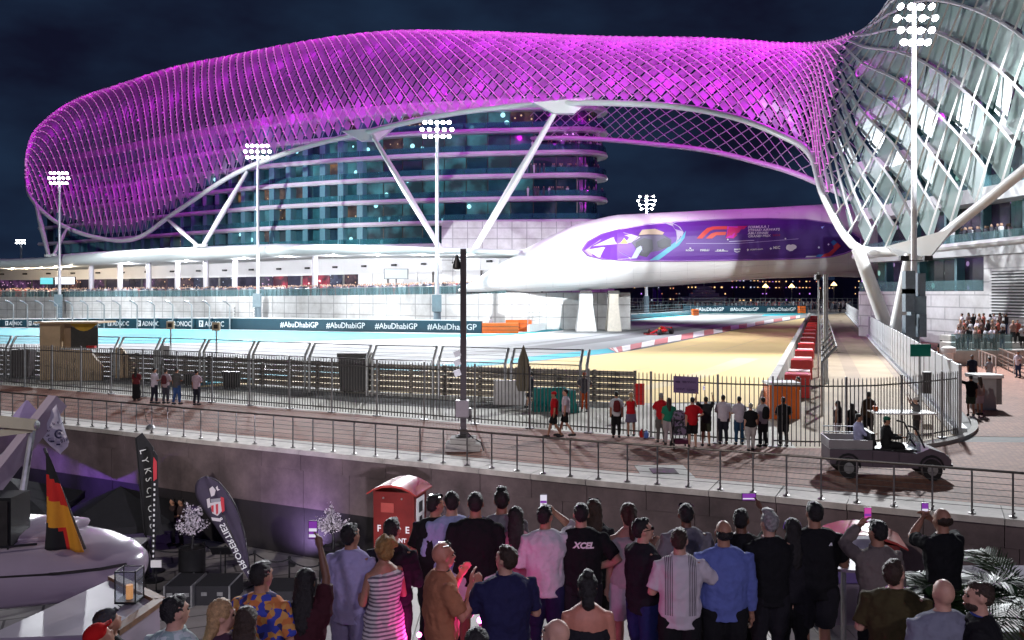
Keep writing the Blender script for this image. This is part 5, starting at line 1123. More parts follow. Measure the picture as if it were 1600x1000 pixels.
fg('woman with shoulder length blonde hair turned right', 345, 934, 1.66, top=fab((.06,.03,.05)), fem=True, skin='light', hair='long', hcol='fair', yaw=R(-66), hy=-6, extras=(('eyes',),), bmat=BLK, aL='bent')
fg('person with brown hair behind the printed shirt', 385, 945, 1.62, top=fab((.08,.05,.03)), fem=True, skin='tan', hair='long', hcol='brown', bmat=BLK)
fg('man in mint patterned shirt with short dark hair at lower left', 272, 926, 1.76, top=MINT, skin='light', yaw=R(-22), hy=-16, extras=(('eyes',),('collar',MINT)), bmat=BLK)
fg('person in dark wide hat under the yacht roof', 172, 946, 1.50, top=BLK, skin='tan', hair='long', hcol='brown', fem=True, yaw=R(-50), hp=-25, bmat=BLK, extras=(('cap', fab((.05,.05,.055))),))
fg('person with red cap bending under the yacht roof', 160, 968, 1.52, top=BLK, skin='tan', hair='cap', yaw=R(-60), hp=-30, bmat=BLK, extras=(('cap', fab((.5,.01,.01))),))
# --- people on the promenade and behind the fence
MV = .03
def mp_(label, px, feet, h=1.72, **k):
    k.setdefault('vox', MV); k.setdefault('fingers', False); return person(label, G(px, feet), h, **k)
WTS = fab((.58,.52,.60)); RDT = fab((.50,.012,.02)); GRN = fab((.02,.20,.12)); JNS = fab((.03,.05,.12)); DGR = fab((.03,.035,.04))
mp_('woman in long black skirt and red top, first of the five at left', 213, 626, 1.62, top=fab((.12,.02,.025)), fem=True, hair='long', bottom='long', bmat=BLK, skin='tan', aR='crossed')
mp_('man in white t-shirt beside the woman in the long skirt', 241, 630.5, 1.74, top=WTS, skin='tan', yaw=R(-35), aR='bent', aL='crossed', bmat=fab((.02,.02,.035)), stride=.2)
mp_('man in pale shirt with red bag at the fence, third of five', 259, 630.5, 1.70, top=fab((.42,.32,.36)), skin='tan', yaw=R(-10), bmat=fab((.05,.05,.07)), extras=(('backpack',fab((.12,.03,.04))),), aR='bent')
mp_('man in grey t-shirt and blue jeans, fourth of five at left', 276, 632, 1.77, top=fab((.10,.10,.10)), skin='tan', yaw=R(-20), bmat=fab((.04,.09,.24)), stride=.3, aR='crossed')
mp_('man in pale shirt and dark trousers, last of five at left', 307, 633, 1.70, top=fab((.45,.34,.40)), skin='tan', yaw=R(-15), bmat=fab((.02,.02,.03)), aR='bent')
mp_('man with red cap, red shirt and black shorts walking', 866, 684, 1.72, top=RDT, skin='tan', bottom='shorts', bmat=BLK, yaw=R(92), stride=.8, extras=(('cap',RDT),), hair='cap')
mp_('man in white t-shirt and black shorts walking left', 884, 682, 1.78, top=WTS, skin='light', bottom='shorts', bmat=BLK, yaw=R(80), stride=.9)
mp_('man in white and black sports jersey with a red bag', 963, 684, 1.72, top=fab((.55,.56,.60)), skin='tan', bmat=BLK, extras=(('backpack',fab((.14,.02,.025))),), stride=.15)
mp_('woman in red top and grey skirt at the fence', 986, 682, 1.66, top=RDT, fem=True, sleeve='none', skin='tan', hair='pony', hcol='fair', bottom='skirt', bmat=fab((.14,.11,.18)), aR='face', aL='face', stride=.3)
mp_('grey haired man in red shirt beside the green top', 1033, 691, 1.78, top=RDT, skin='tan', hair='short', hcol='grey', bmat=fab((.12,.11,.11)), aR='face', aL='face')
mp_('woman in green top and pale trousers', 1045, 695, 1.66, top=GRN, fem=True, skin='tan', hair='long', hcol='brown', bmat=fab((.42,.36,.38)), build=1.2, aR='bent')
mp_('man in red t-shirt and black shorts, hand on hip', 1082, 702, 1.80, top=RDT, skin='light', bottom='shorts', bmat=BLK, aR='hip', stride=.2)
_, hd = mp_('man in dark camouflage shirt filming beside the purple sign', 1103, 697, 1.74, top=fab((.03,.03,.035)), skin='tan', bottom='shorts', bmat=fab((.045,.05,.035)), aL='up', aR='up')
phone((hd[1]+hd[-1])/2+V((0,0,.05)), 'phone lifted by the man beside the purple sign', scr=1)
mp_('man in pale t-shirt and dark jeans, left of two in pale shirts', 1130, 694, 1.76, top=WTS, skin='tan', bmat=fab((.02,.022,.035)), aL='crossed', build=1.08)
mp_('man in pale t-shirt and blue jeans, right of two in pale shirts', 1155, 695, 1.72, top=fab((.50,.45,.53)), skin='tan', bmat=fab((.02,.06,.13)), aL='bent')
mp_('woman with grey hair in black tunic and white leggings', 1173, 705, 1.64, top=BLK, fem=True, skin='light', hair='short', hcol='grey', bmat=fab((.5,.47,.47)), build=1.12, stride=.5)
mp_('man in pale shirt with dark backpack', 1192, 698, 1.74, top=fab((.45,.42,.48)), skin='tan', bmat=DGR, extras=(('backpack',BLK),), yaw=R(20))
mp_('man in black t-shirt and black trousers right of backpack', 1224, 698, 1.74, top=BLK, skin='brown', bmat=BLK2, build=1.1, aL='bent', aR='bent')
mp_('woman in dark top and white shorts at the curved fence', 1309, 696, 1.58, top=fab((.03,.02,.03)), sleeve='none', fem=True, skin='tan', hair='long', bottom='shorts', bmat=WTS, yaw=R(50), aR='face', stride=.2)
mp_('child in black behind the cart', 1331, 694, 1.45, top=BLK, skin='tan', hair='long', bmat=BLK)
mp_('man in brown shirt leaning on the white table', 1357, 688, 1.78, top=fab((.07,.045,.03)), skin='brown', bmat=BLK, sleeve='long', aR='bent')
_, hd = mp_('woman with white cap and grey top holding a phone', 1432, 693, 1.66, top=fab((.16,.15,.15)), fem=True, skin='light', hair='cap', bottom='shorts', bmat=fab((.04,.04,.045)), yaw=R(60), aL='up', aR='up', extras=(('cap',fab((.6,.58,.55))),))
mp_('marshal in orange overalls with hands on hips', 913, 643, 1.78, top=fab((.10,.09,.11)), skin='tan', bmat=fab((.62,.09,.02)), yaw=R(170), aL='hip', aR='hip', extras=(('cap',fab((.5,.1,.05))),), hair='cap')
mp_('marshal in orange overalls next to the orange block', 1247, 652, 1.76, top=fab((.62,.10,.02)), sleeve='long', skin='tan', bmat=fab((.62,.10,.02)), yaw=R(90))
mp_('marshal in orange vest inside the beige booth', 133, 592, 1.90, top=fab((.6,.08,.02)), skin='brown', bmat=fab((.45,.04,.03)), yaw=R(-60), aR='fwd')
mp_('person in dark shirt and shorts behind the fence by the folded parasol', 829, 638, 1.74, top=fab((.05,.05,.07)), skin='light', bottom='shorts', bmat=fab((.03,.04,.07)), yaw=R(70), stride=.8, aL='fwd')
mp_('man in navy t-shirt walking on the brick path at right', 1519, 604, 1.82, top=fab((.015,.018,.035)), skin='brown', bmat=BLK, build=1.1, yaw=R(175), stride=.4)
mp_('man in pale printed shirt beside the grey kiosk', 1546, 606, 1.74, top=fab((.42,.42,.46)), skin='tan', bmat=BLK, yaw=R(20), aL='hip')
mp_('man in black t-shirt and green shorts near the grey kiosk', 1517, 650, 1.80, top=BLK, skin='tan', bottom='shorts', bmat=fab((.05,.075,.05)), yaw=R(-15), aL='side', stride=.2)
mp_('woman in white shorts and pale top next to green shorts', 1531, 648, 1.68, top=fab((.42,.34,.33)), sleeve='none', fem=True, skin='tan', hair='long', hcol='brown', bottom='shorts', bmat=WTS, stride=.2)
mp_('person in cap behind the pale grey barrier at right', 1470, 566, 1.74, top=BLK, skin='tan', bmat=BLK)
mp_('person in white top leaning on the railing at right edge', 1591, 590, 1.70, top=WTS, skin='tan', bmat=JNS, yaw=R(120), aL='fwd')
mp_('track official in white behind the orange barrier', 767, 515, 1.8, top=WTS, skin='tan', bmat=fab((.25,.25,.27)), vox=.05)
mp_('person far along the service road', 1312, 489.5, 1.75, top=BLK, skin='tan', bmat=BLK, vox=.06)
for px, y, lab in ((270,852,'person in dark clothes beside the quay wall, left of two'), (283,853,'person in dark clothes beside the quay wall, right of two'), (164,845,'woman with pale hair seen over the black parasol')):
    person(lab, G(px, y, LQ), 1.7, top=fab((.05,.03,.03)), skin='tan', hair='long' if px == 164 else 'short', hcol='fair' if px == 164 else 'black', bmat=BLK, vox=MV, fingers=False, yaw=R(120), aL='fwd')
# crowd on the right-hand stand: a few figures shared by copies
protos = []
for i, (tp, bt_, hc_, pose) in enumerate(((WTS,BLK,'brown','face'),(fab((.16,.10,.10)),BLK,'brown','bent'),(BLK2,JNS,'black','up'),(fab((.30,.20,.18)),DGR,'fair','down'),(fab((.35,.10,.08)),BLK,'brown','face'),(fab((.42,.42,.46)),BLK,'black','crossed'))):
    protos.append((i, tp, bt_, hc_, pose))
CROWD = []; random.seed(9); rows = []
for r_ in range(3):
    for c_ in range(9): rows.append((r_, c_))
for n_, (r_, c_) in enumerate(rows):
    px = 1497+c_*8.6+r_*3+random.uniform(-2,2); d = 66+r_*1.6; rows[n_] = (px, d, 1.15+r_*.45)
rows += [(1583,66,1.6),(1590,67,1.6),(1598,66,1.3)]
cl = ['white','grey brown','black','tan','red','pale']
plc = [0]*6
STANDP = []
for n_, (px, d, z) in enumerate(rows):
    i = n_ % 6
    STANDP.append((i, V((XZ(px,d),d,z)), R(random.uniform(60,130)) if n_ < 27 else R(150)))
ORD = ['first','second','third','fourth','fifth','sixth']
src = {}
for n_, (i, loc, yw) in enumerate(STANDP):
    lab = '%s spectator in %s top from the left on the glass fronted stand' % (ORD[plc[i]], cl[i]); plc[i] += 1
    if i not in src:
        _, tp, bt_, hc_, pose = protos[i]
        o, _h = person(lab, loc, random.uniform(1.66,1.78), yw, top=tp, bmat=bt_, skin=('light','tan','tan','light','tan','brown')[i], hair='long' if i % 2 else 'short', hcol=hc_, fem=bool(i % 2), aL=pose, aR='bent', vox=.04, fingers=False, group='spectators on the right-hand stand'); src[i] = o
    else: CROWD.append((src[i], loc, yw, lab))
sz = V((XZ(1500,64.5),64.5,0)); sb_ = V((XZ(1625,64.5),64.5,0))
sd_ = thing('spectator_stand', 'glass fronted spectator stand against the white wing', 'stand', sz)
for r_ in range(3): MB().prism([V((XZ(1484,65.2+r_*1.6),65.2+r_*1.6,0)), V((XZ(1640,65.2+r_*1.6),65.2+r_*1.6,0)), V((XZ(1640,65.2+r_*1.6),66.8+r_*1.6,0)), V((XZ(1484,65.2+r_*1.6),66.8+r_*1.6,0))], (0,0,1.15+r_*.45)).build('step', CONC, sd_)
for i in range(6): MB().box(V((XZ(1486+i*16+8,64.9),64.9,1.75)), (.70,.03,1.2)).build('glass_pane', GLB, sd_)
def railing(a, b, label, h=1.1, n=12, z=0):
    o = thing('handrail', label, 'railing', a); t = (b-a)
    for i in range(n+1): MB().bar(a+t*i/n, a+t*i/n+V((0,0,h)), .06).build('post', WHITE2 if 'white' in label else STEEL, o)
    for q_ in ((h,) if 'white' in label else (h,.85,.6,.35)): MB().bar(a+V((0,0,q_)), b+V((0,0,q_)), .06).build('rail', mat('rust_rail', (.22,.13,.10), .5), o)
    return o
railing(G(1487,553), G(1556,586), 'slatted white railing sloping beside the stand', 1.2, 16)
railing(G(1560,572), G(1640,612), 'horizontal bar railing at right edge of the brick path', 1.3, 8)
railing(G(1560,548), G(1640,556), 'upper bar railing in front of the stand steps', 1.4, 6)
# terrace crowd on the podium, one distant mass
m = MB(); random.seed(31)
for i in range(1000):
    px = random.uniform(-30, 780); k_ = podX(px); c = k_+V((.3,.94,0))*random.uniform(.5,3.5); c.z = tz(k_); s = random.uniform(.92,1.1); m.cur = random.choice([0,0,1,1,1,2,3,3,4])
    m.loft([[c+V((.22*k,-.13*k,z*s)), c+V((.22*k,.13*k,z*s)), c+V((-.22*k,.13*k,z*s)), c+V((-.22*k,-.13*k,z*s))] for z, k in ((0,.6),(.8,.85),(1.4,1.1),(1.5,.4))]); m.cur = 5; m.ell(c+V((0,0,1.64*s)), (.11,.11,.14), 6, 4)
tag(m.build('terrace_crowd', CW), 'crowd standing along the glass balustrade of the podium terrace', 'crowd', kind='stuff')
m = MB()
for z in (26.4+.85, 22.2+.85, 30.6+.85):
    for i in range(22):
        px = random.uniform(815, 948); a = random.random()
        c = V((XZ(px, 163.8), 163.8, z)); 
        if px > 900: q_ = math.asin(min(.95,(px-905)/F*163/5.6)) if px > 905 else 0; c = V((e.x+5.1*math.sin(q_), e.y+5.6-5.1*math.cos(q_), z))
        m.cur = random.choice([0,1,3,1]); m.loft([[c+V((.2*k,-.12*k,zz)), c+V((.2*k,.12*k,zz)), c+V((-.2*k,.12*k,zz)), c+V((-.2*k,-.12*k,zz))] for zz, k in ((0,.6),(.8,.85),(1.4,1.1),(1.5,.4))]); m.cur = 5; m.ell(c+V((0,0,1.64)), (.11,.11,.14), 6, 4)
tag(m.build('balcony_crowd', CW), 'party guests on the curved hotel balconies', 'crowd', kind='stuff')
m = MB()
for i in range(26):
    s = rpix(random.uniform(1478,1560)); c = r0_+rt*s+rnn*random.uniform(.3,1.5); c.z = 10.2; m.cur = random.choice([0,1,2,1]); m.loft([[c+V((.2*k,-.12*k,zz)), c+V((.2*k,.12*k,zz)), c+V((-.2*k,.12*k,zz)), c+V((-.2*k,-.12*k,zz))] for zz, k in ((0,.6),(.8,.85),(1.4,1.1),(1.5,.4))]); m.cur = 5; m.ell(c+V((0,0,1.64)), (.12,.12,.15), 6, 4)
tag(m.build('wing_terrace_crowd', CW), 'spectators on the upper terrace of the white wing', 'crowd', kind='stuff')
# ================================================================ PROPS between fence and camera
# dark pole on a concrete block
pb = G(724,702); o = thing('camera_pole', 'dark square pole with speaker and cabinet on a stepped concrete block', 'pole', pb)
MB().box(pb+V((0,0,.12)), (1.15,.95,.24)).build('block', CONC, o); MB().box(pb+V((0,0,.33)), (.85,.7,.18)).build('block', CONC, o)
MB().box(pb+V((0,0,3.6)), (.20,.20,6.4)).build('pole', mat('dark_plum_paint', (.045,.032,.04), .45, .2, var=.2), o); MB().lathe(pb+V((0,0,.42)), [(.28,0),(.28,.04),(.13,.1),(.12,.3)], 12).build('flange', DARKSTEEL, o)
MB().box(pb+V((-.02,-.28,1.42)), (.42,.36,.56)).build('cabinet', mat('lilac_grey_paint', (.30,.26,.30), .5, var=.1), o); MB().box(pb+V((.22,-.1,1.2)), (.12,.16,.42)).build('junction_box', DARKSTEEL, o)
MB().lathe(pb+V((-.22,-.05,6.1)), [(.05,.5),(.07,.38),(.14,.2),(.15,.05),(.08,0)], 10).build('speaker', DARKSTEEL, o, True); MB().bar(pb+V((-.22,-.05,6.55)), pb+V((0,0,6.45)), .04).build('bracket', DARKSTEEL, o)
for z in (2.95,3.25,2.6): MB().box(pb+V((-.2,-.05,z)), (.22,.16,.2), V((1,0,.4)).normalized(), None, V((-.4,0,1)).normalized()).build('floodlight', STEEL, o)
MB().tube([pb+V((.12,-.1,.6)), pb+V((.35,-.3,.42)), pb+V((.62,-.35,.28)), pb+V((.7,-.4,.02))], .025, 6).build('cable', BLACK, o)
mh = G(1037,737); o = thing('manhole_cover', 'dark ribbed drain grating set in the pale paving', 'drain', mh); MB().box(mh+V((0,0,.008)), (1.5,1.9,.012)).build('surround', CONC, o); MB().box(mh+V((0,0,.02)), (.75,.8,.016)).build('grating', DARKSTEEL, o)
fb = G(235,671); o = thing('floor_light', 'small round flood lamp beside a railing post', 'lamp', fb); MB().lathe(fb, [(.16,0),(.18,.06),(.12,.16),(.04,.2)], 12).build('housing', STEEL, o, True); MB().tube([fb+V((0,0,.14)), fb+V((-.1,-.1,.3)), fb+V((-.25,0,.8))], .012, 5).build('cable', BLACK, o)
# utility cart
def cart(loc, rz):
    o = thing('utility_cart', 'low flatbed utility cart with two riders on the brick promenade', 'cart', loc, rz); cp = mat('cart_paint', (.10,.075,.10), .4, var=.1); L = dict(local=True)
    m = MB(); m.loft([[V((x,-.68,z0)), V((x,.68,z0)), V((x,.68,z1)), V((x,-.68,z1))] for x, z0, z1 in ((-1.95,.42,.85),(-.5,.34,.85),(.9,.34,.78),(1.3,.40,.95),(1.75,.42,.82),(1.98,.48,.62))]); m.build('body', cp, o, **L)
    MB().box((-1.25,0,.88), (1.4,1.3,.05)).build('cargo_bed', STEEL, o, **L)
    for y in (-.67,.67): MB().box((-1.25,y,1.02), (1.4,.04,.26)).build('bed_side', mat('cart_white', (.26,.24,.26), .4, var=.1), o, **L)
    MB().box((-1.96,0,1.02), (.04,1.34,.26)).build('tailgate', MATS['cart_white'], o, **L)
    for z in (1.2,1.38): MB().bar((-1.9,.67,z), (-.6,.67,z), .03).build('rail', STEEL, o, **L)
    MB().box((-.2,0,.82), (.62,1.2,.16)).build('seat', BLACK, o, **L); MB().box((-.52,0,1.1), (.12,1.2,.5)).build('seat_back', BLACK, o, **L)
    for x in (1.35,-1.35):
        for y in (-.68,.68):
            w = MB(); w.tube([(x,y-.11,.32),(x,y+.11,.32)], .32, 16); t_ = w.build('wheel', BLACK, o, True, **L); MB().tube([(x,y-.12,.32),(x,y+.12,.32)], .17, 12).build('rim', STEEL, t_, local=True)
    MB().tube([(.95,-.3,.95),(.75,-.3,1.18)], .03, 6).build('steering_column', BLACK, o, **L); MB().tube([V((.72+.05*math.sin(a),-.3+.18*math.cos(a),1.2+.17*math.sin(a))) for a in [2*math.pi*i/14 for i in range(14)]], .018, 6, closed=True).build('steering_wheel', BLACK, o, **L)
    for y in (-.6,.6): MB().tube([(1.15,y,.95),(.85,y,1.55),(.6,y,1.6)], .03, 6).build('roll_bar', BLACK, o, **L)
    MB().box((.55,0,.86), (.7,1.3,.06)).build('dashboard', BLACK, o, **L); MB().box((1.0,0,1.05), (.05,1.2,.42)).build('windscreen', glass_mat('cart_screen',(.3,.35,.4),.3), o, **L); MB().box((2.0,0,.42), (.08,1.3,.12)).build('bumper', BLACK, o, **L)
    for x in (-.55,.3): MB().box((x,-.685,.6), (.015,.01,.42)).build('panel_gap', BLACK, o, **L)
    for x in (1.35,-1.35):
        for y in (-.69,.69): MB().tube([V((x+.40*math.cos(a),y,.32+.40*math.sin(a))) for a in [math.pi*i/8 for i in range(9)]], .035, 6).build('wheel_arch', BLACK, o, **L)
    for y in (-.45,.45): MB().ell((1.92,y,.66), (.06,.12,.08), 10, 6).build('headlight', mat('headlight_glass', (.5,.5,.5), .1, var=0), o, **L)
    return o
cl_ = G(1381,742); cart(cl_, R(-8)).scale = (.84,.9,.95)
def rider(label, dx, dy, **k): return person(label, cl_+V((dx,dy,.03)), 1.74, yaw=R(-98), sit=True, vox=.028, fingers=False, **k)
rider('cart rider in pale blue shirt', -.62, .30, top=fab((.36,.36,.56)), skin='tan', sleeve='long', bmat=BLK, aR='fwd', aL='fwd')
rider('cart rider dressed in black with a green cap', -.05, -.30, top=BLK, skin='tan', sleeve='long', bmat=BLK, aR='fwd', aL='fwd', hair='cap', extras=(('cap',fab((.02,.12,.08))),))
# high white table behind the cart
tb = G(1409,694); o = thing('high_table', 'white high table with an orange cup by the curved fence', 'table', tb); zt_ = 1.12
MB().box(tb+V((0,0,zt_)), (2.05,.95,.05), V((1,-.04,0)).normalized(), V((.04,1,0)).normalized()).build('tabletop', WHITE, o)
for x in (-.9,.9):
    for y in (-.4,.4): MB().bar(tb+V((x,y,0)), tb+V((x,y,zt_)), .04).build('leg', STEEL, o)
cu = tb+V((-.82,.25,zt_+.025)); tag(MB().lathe(cu, [(.07,0),(.10,.16),(.10,.16)], 12).build('cup', ORANGE), 'orange cup standing on the white high table', 'cup')
# stroller
st_ = G(1062,700); o = thing('stroller', 'dark patterned pushchair between green and red tops', 'stroller', st_); PATN = pprint('stroller_print', [(.03,.03,.04),(.22,.16,.26),(.05,.05,.06)], 14)
m = MB(); m.loft([[st_+V((x,y,z)) for x, y in ((-.2,0-.1*q),(.2,-.1*q),(.22,.3),(-.22,.3))] for z, q in ((.45,1),(.7,1.5),(1.0,1.2))]); m.build('seat', PATN, o); MB().ell(st_+V((0,.05,1.1)), (.24,.28,.2), 12, 8).build('hood', PATN, o, True)
for x in (-.24,.24): MB().bar(st_+V((x,-.35,1.05)), st_+V((x*.9,.35,.12)), .03).build('frame', BLACK, o); MB().bar(st_+V((x,.3,.95)), st_+V((x,-.3,.12)), .03).build('frame', BLACK, o)
for x in (-.25,.25):
    for y in (-.3,.35): MB().tube([st_+V((x-.02,y,.1)), st_+V((x+.02,y,.1))], .1, 10).build('wheel', BLACK, o)
MB().box(st_+V((.05,-.1,.25)), (.5,.4,.14)).build('basket', fab((.10,.02,.05)), o)
# signs on the fence and loose things behind it
def on_fence(px):
    k = (px-800)/F
    for a, b in zip(FP, FP[1:]):
        t = (k*a.y-a.x)/((b.x-a.x)-k*(b.y-a.y))
        if 0 <= t <= 1: return a.lerp(b, t), (b-a).normalized()
p, t = on_fence(1072.5); nn = V((-t.y,t.x,0)); o = thing('fence_sign', 'purple board with handwriting hung on the palisade', 'sign', p+V((0,0,1.5)))
MB().box(p-nn*.06+V((0,0,2.02)), (.92,.02,.60), t, nn).build('board', mat('purple_board', (.16,.10,.24), .6, var=.15), o)
mat('dark_ink', (.06,.03,.10), .6, var=0)
for zz, x0, x1 in ((2.12,-.38,-.22),(2.12,-.12,.02),(2.13,.06,.36),(1.86,-.36,-.05),(1.85,.04,.36)):
    MB().tube([p-nn*.075+t*lerp(x0,x1,k/14)+V((0,0,zz+.045*math.sin(k*2.1)*(1 if k % 3 else 1.4))) for k in range(15)], .008, 4).build('handwriting', MATS['dark_ink'], o)
p = G(999,655); o = thing('warning_board', 'bright red square board behind the palisade', 'board', p); MB().box(p+V((0,0,1.05)), (.42,.04,.9)).build('board', mat('bright_red_board', (.75,.01,.01), .5, var=.05), o)
for x in (-.18,.18): MB().bar(p+V((x,.05,0)), p+V((x,.05,1.0)), .03).build('leg', STEEL, o)
for z in (.75,1.05,1.35): MB().box(p+V((0,-.024,z)), (.40,.006,.012)).build('seam', mat('dark_red_line', (.35,.0,.0), .5, var=0), o)
for x in (-.07,.07): MB().box(p+V((x,-.024,1.05)), (.012,.006,.86)).build('seam', MATS['dark_red_line'], o)
for (px, y, c, lab) in ((1003,683,RED,'red canister standing at the foot of the palisade'), (1010,684.5,mat('blue_plastic',(.10,.2,.6),.4),'blue canister next to the red one at the fence')):
    p = G(px, y); o = thing('canister', lab, 'canister', p); MB().lathe(p, [(.08,0),(.09,.02),(.09,.2),(.04,.25),(.04,.29)], 10).build('bottle', c, o, True); MB().lathe(p+V((0,0,.29)), [(.045,0),(.045,.04)], 8).build('cap', WHITE2, o)
def water_barrier(px, y, w, h, rz, mt, label):
    p = G(px, y); o = thing('water_barrier', label, 'barrier', p, rz); m = MB()
    m.loft([[V((x,-d_,z)), V((x,d_,z)), V((x,d_*.55,z+0)), V((x,-d_*.55,z))] for x, d_, z in ()] or [[V((x,-.3*k,0)), V((x,.3*k,0)), V((x,.28*k,h*.25)), V((x,.14*k,h*.45)), V((x,.12*k,h)), V((x,-.12*k,h)), V((x,-.14*k,h*.45)), V((x,-.28*k,h*.25))] for x, k in ((-w/2,.8),(-w/2+.06,1),(0,1),(w/2-.06,1),(w/2,.8))]); m.build('body', mt, o, local=True)
    for x in (-w*.25, w*.25): MB().box((x,0,h*.75), (.06,.26,h*.4)).build('rib', mt, o, local=True)
    return o
water_barrier(858,642,1.5,1.05,R(15),TEAL,'teal plastic water barrier, left of two behind the palisade'); water_barrier(888,643,1.2,1.0,R(-70),TEAL,'teal plastic water barrier turned end-on, right of two')
water_barrier(796,632,1.5,1.15,R(-8),mat('white_plastic',(.62,.60,.62),.45,var=.1),'white plastic water barrier behind the dark pole')
# folded parasol
p = G(818,642); o = thing('folded_parasol', 'tall folded beige parasol behind the palisade', 'parasol', p); MB().cyl(p, .03, 2.9, 8).build('pole', STEEL, o)
rg = []
for z, r_ in ((.9,.20),(1.2,.27),(1.8,.24),(2.3,.19),(2.75,.07),(2.95,.02)): rg.append([p+V((r_*(1+.25*(-1)**i)*math.cos(math.pi*i/8), r_*(1+.25*(-1)**i)*math.sin(math.pi*i/8), z)) for i in range(16)])
MB().loft(rg).build('canopy', fab((.20,.17,.13)), o); MB().lathe(p, [(.35,0),(.35,.08),(.1,.12)], 14).build('base', CONC, o)
p = G(740,505); o = thing('folded_parasol', 'small folded pale parasol in front of the podium wall', 'parasol', p); MB().cyl(p, .05, 3.2, 8).build('pole', STEEL, o); MB().lathe(p+V((0,0,.9)), [(.3,0),(.38,.5),(.2,1.8),(.03,2.4)], 10).build('canopy', fab((.5,.47,.44)), o)
# black bins and crates
def crate(px, y, w, h, dp, label, mt=BLACK, name='equipment_bin'):
    p = G(px, y); o = thing(name, label, 'bin', p); MB().loft([[p+V((-w*k,-dp*k,z)), p+V((w*k,-dp*k,z)), p+V((w*k,dp*k,z)), p+V((-w*k,dp*k,z))] for z, k in ((.08,.44),(h*.9,.5),(h*.9,.53),(h,.53))]).build('body', mt, o)
    for x in (-.3,.3): MB().tube([p+V((w*x-.03,-dp*.35,.09)), p+V((w*x+.03,-dp*.35,.09))], .09, 8).build('wheel', DARKSTEEL, o)
    for i in range(5): MB().box(p+V((-w*.4+w*.2*i,-dp*.49,h*.5)), (.04,.04,h*.6)).build('rib', mt, o)
    return o
crate(555,612,1.65,2.1,1.1,'large black waste container behind the debris fence', mat('bin_dark',(.04,.04,.042),.5,var=.2)); crate(362,607,.85,.95,.7,'small black box behind the fence left of the large container')
crate(36,590,1.2,1.75,.8,'dark ribbed cabinet left of the beige booth', mat('bin_plum',(.06,.045,.05),.5)); crate(300,603,.7,.7,.5,'low black case by the debris fence posts')
# marshal booth
bp0 = G(62,594); o = thing('marshal_booth', 'beige marshal booth with open window and slanted side walls', 'booth', bp0); BG = mat('beige_panel', (.58,.42,.26), .6, var=.12, vscale=1.5); BG2 = mat('beige_panel_dark', (.36,.24,.15), .6, var=.15)
X = V((1,0,0)); B = lambda x, y, z: bp0+V((x, y, z))
MB().prism([B(0,0,0),B(1.25,0,0),B(1.25,1.6,0),B(0,1.6,0)], (0,0,3.55)).build('pillar', BG, o); MB().prism([B(1.25,.5,1.9),B(1.75,.5,1.9),B(1.75,1.6,1.9),B(1.25,1.6,1.9)], (0,0,1.65)).build('inner_wall', BG2, o)
MB().prism([B(1.0,-.25,0),B(3.15,-.25,0),B(3.15,0,0),B(1.0,0,0)], (0,0,1.85)).build('front_wall', BG, o); MB().prism([B(3.15,-.25,0),B(3.9,-.25,0),B(3.9,-.25,.85),B(3.15,-.25,1.8)], (0,.25,0)).build('side_wall', BG, o)
MB().prism([B(4.0,1.4,0),B(5.1,1.4,0),B(5.1,1.4,1.0),B(4.35,1.4,1.9),B(4.0,1.4,1.9)], (0,.2,0)).build('side_wall', BG, o)
MB().box(B(1.9,.6,3.52), (3.9,2.4,.1)).build('roof', BG, o); MB().prism([B(1.75,.3,1.9),B(3.4,.3,1.9),B(3.4,.3,3.2),B(1.75,.3,3.2)], (0,.05,0)).build('window_mesh', mat('dark_mesh',(.05,.048,.045),.6,var=.3), o)
vs = [B(1.7+1.7*i/8,.28,3.48) for i in range(9)]; vb_ = [B(1.7+1.7*i/8,.27,3.42-.45*math.sin(math.pi*i/8)) for i in range(9)]; MB().strip(vs, vb_).build('awning', mat('yellow_canvas',(.60,.36,.04),.7), o)
MB().box(B(2.5,-.1,1.92), (2.2,.4,.06)).build('counter', WHITE2, o); MB().box(B(3.2,-.1,2.02), (.5,.3,.16)).build('red_box', RED, o); text('17', .34, B(2.0,-.27,1.1), (1,0,0), (0,0,1), DARKSTEEL, o, ext=.005)
p = G(152,590); o = thing('flag_pole', 'thin pole beside the marshal booth', 'pole', p); MB().cyl(p, .05, 3.4, 8).build('pole', STEEL, o); MB().cyl(p, .2, .1, 8).build('base', CONC, o)
for px, y, lab in ((261,592,'signal light panel on a pole, left of two'), (333,598,'signal light panel on a pole, right of two')):
    p = G(px, y)+V((0,.6,0)); o = thing('signal_light', lab, 'signal', p); MB().cyl(p, .05, 3.1, 8).build('pole', STEEL, o); MB().box(p+V((0,-.05,3.3)), (.45,.16,.5)).build('housing', mat('cream_box',(.62,.52,.36),.5,var=.1), o); MB().box(p+V((0,-.14,3.3)), (.25,.03,.25)).build('lens', BLACK, o)
p = G(255,597); o = thing('electrical_cabinet', 'grey electrical boxes on a post beside the debris fence', 'cabinet', p); MB().cyl(p, .05, 2.3, 8).build('post', STEEL, o); MB().box(p+V((.2,-.1,1.9)), (.5,.25,.55)).build('box', mat('pale_box',(.5,.5,.5),.5), o); MB().box(p+V((-.3,-.1,1.5)), (.35,.25,.9)).build('box', STEEL, o)
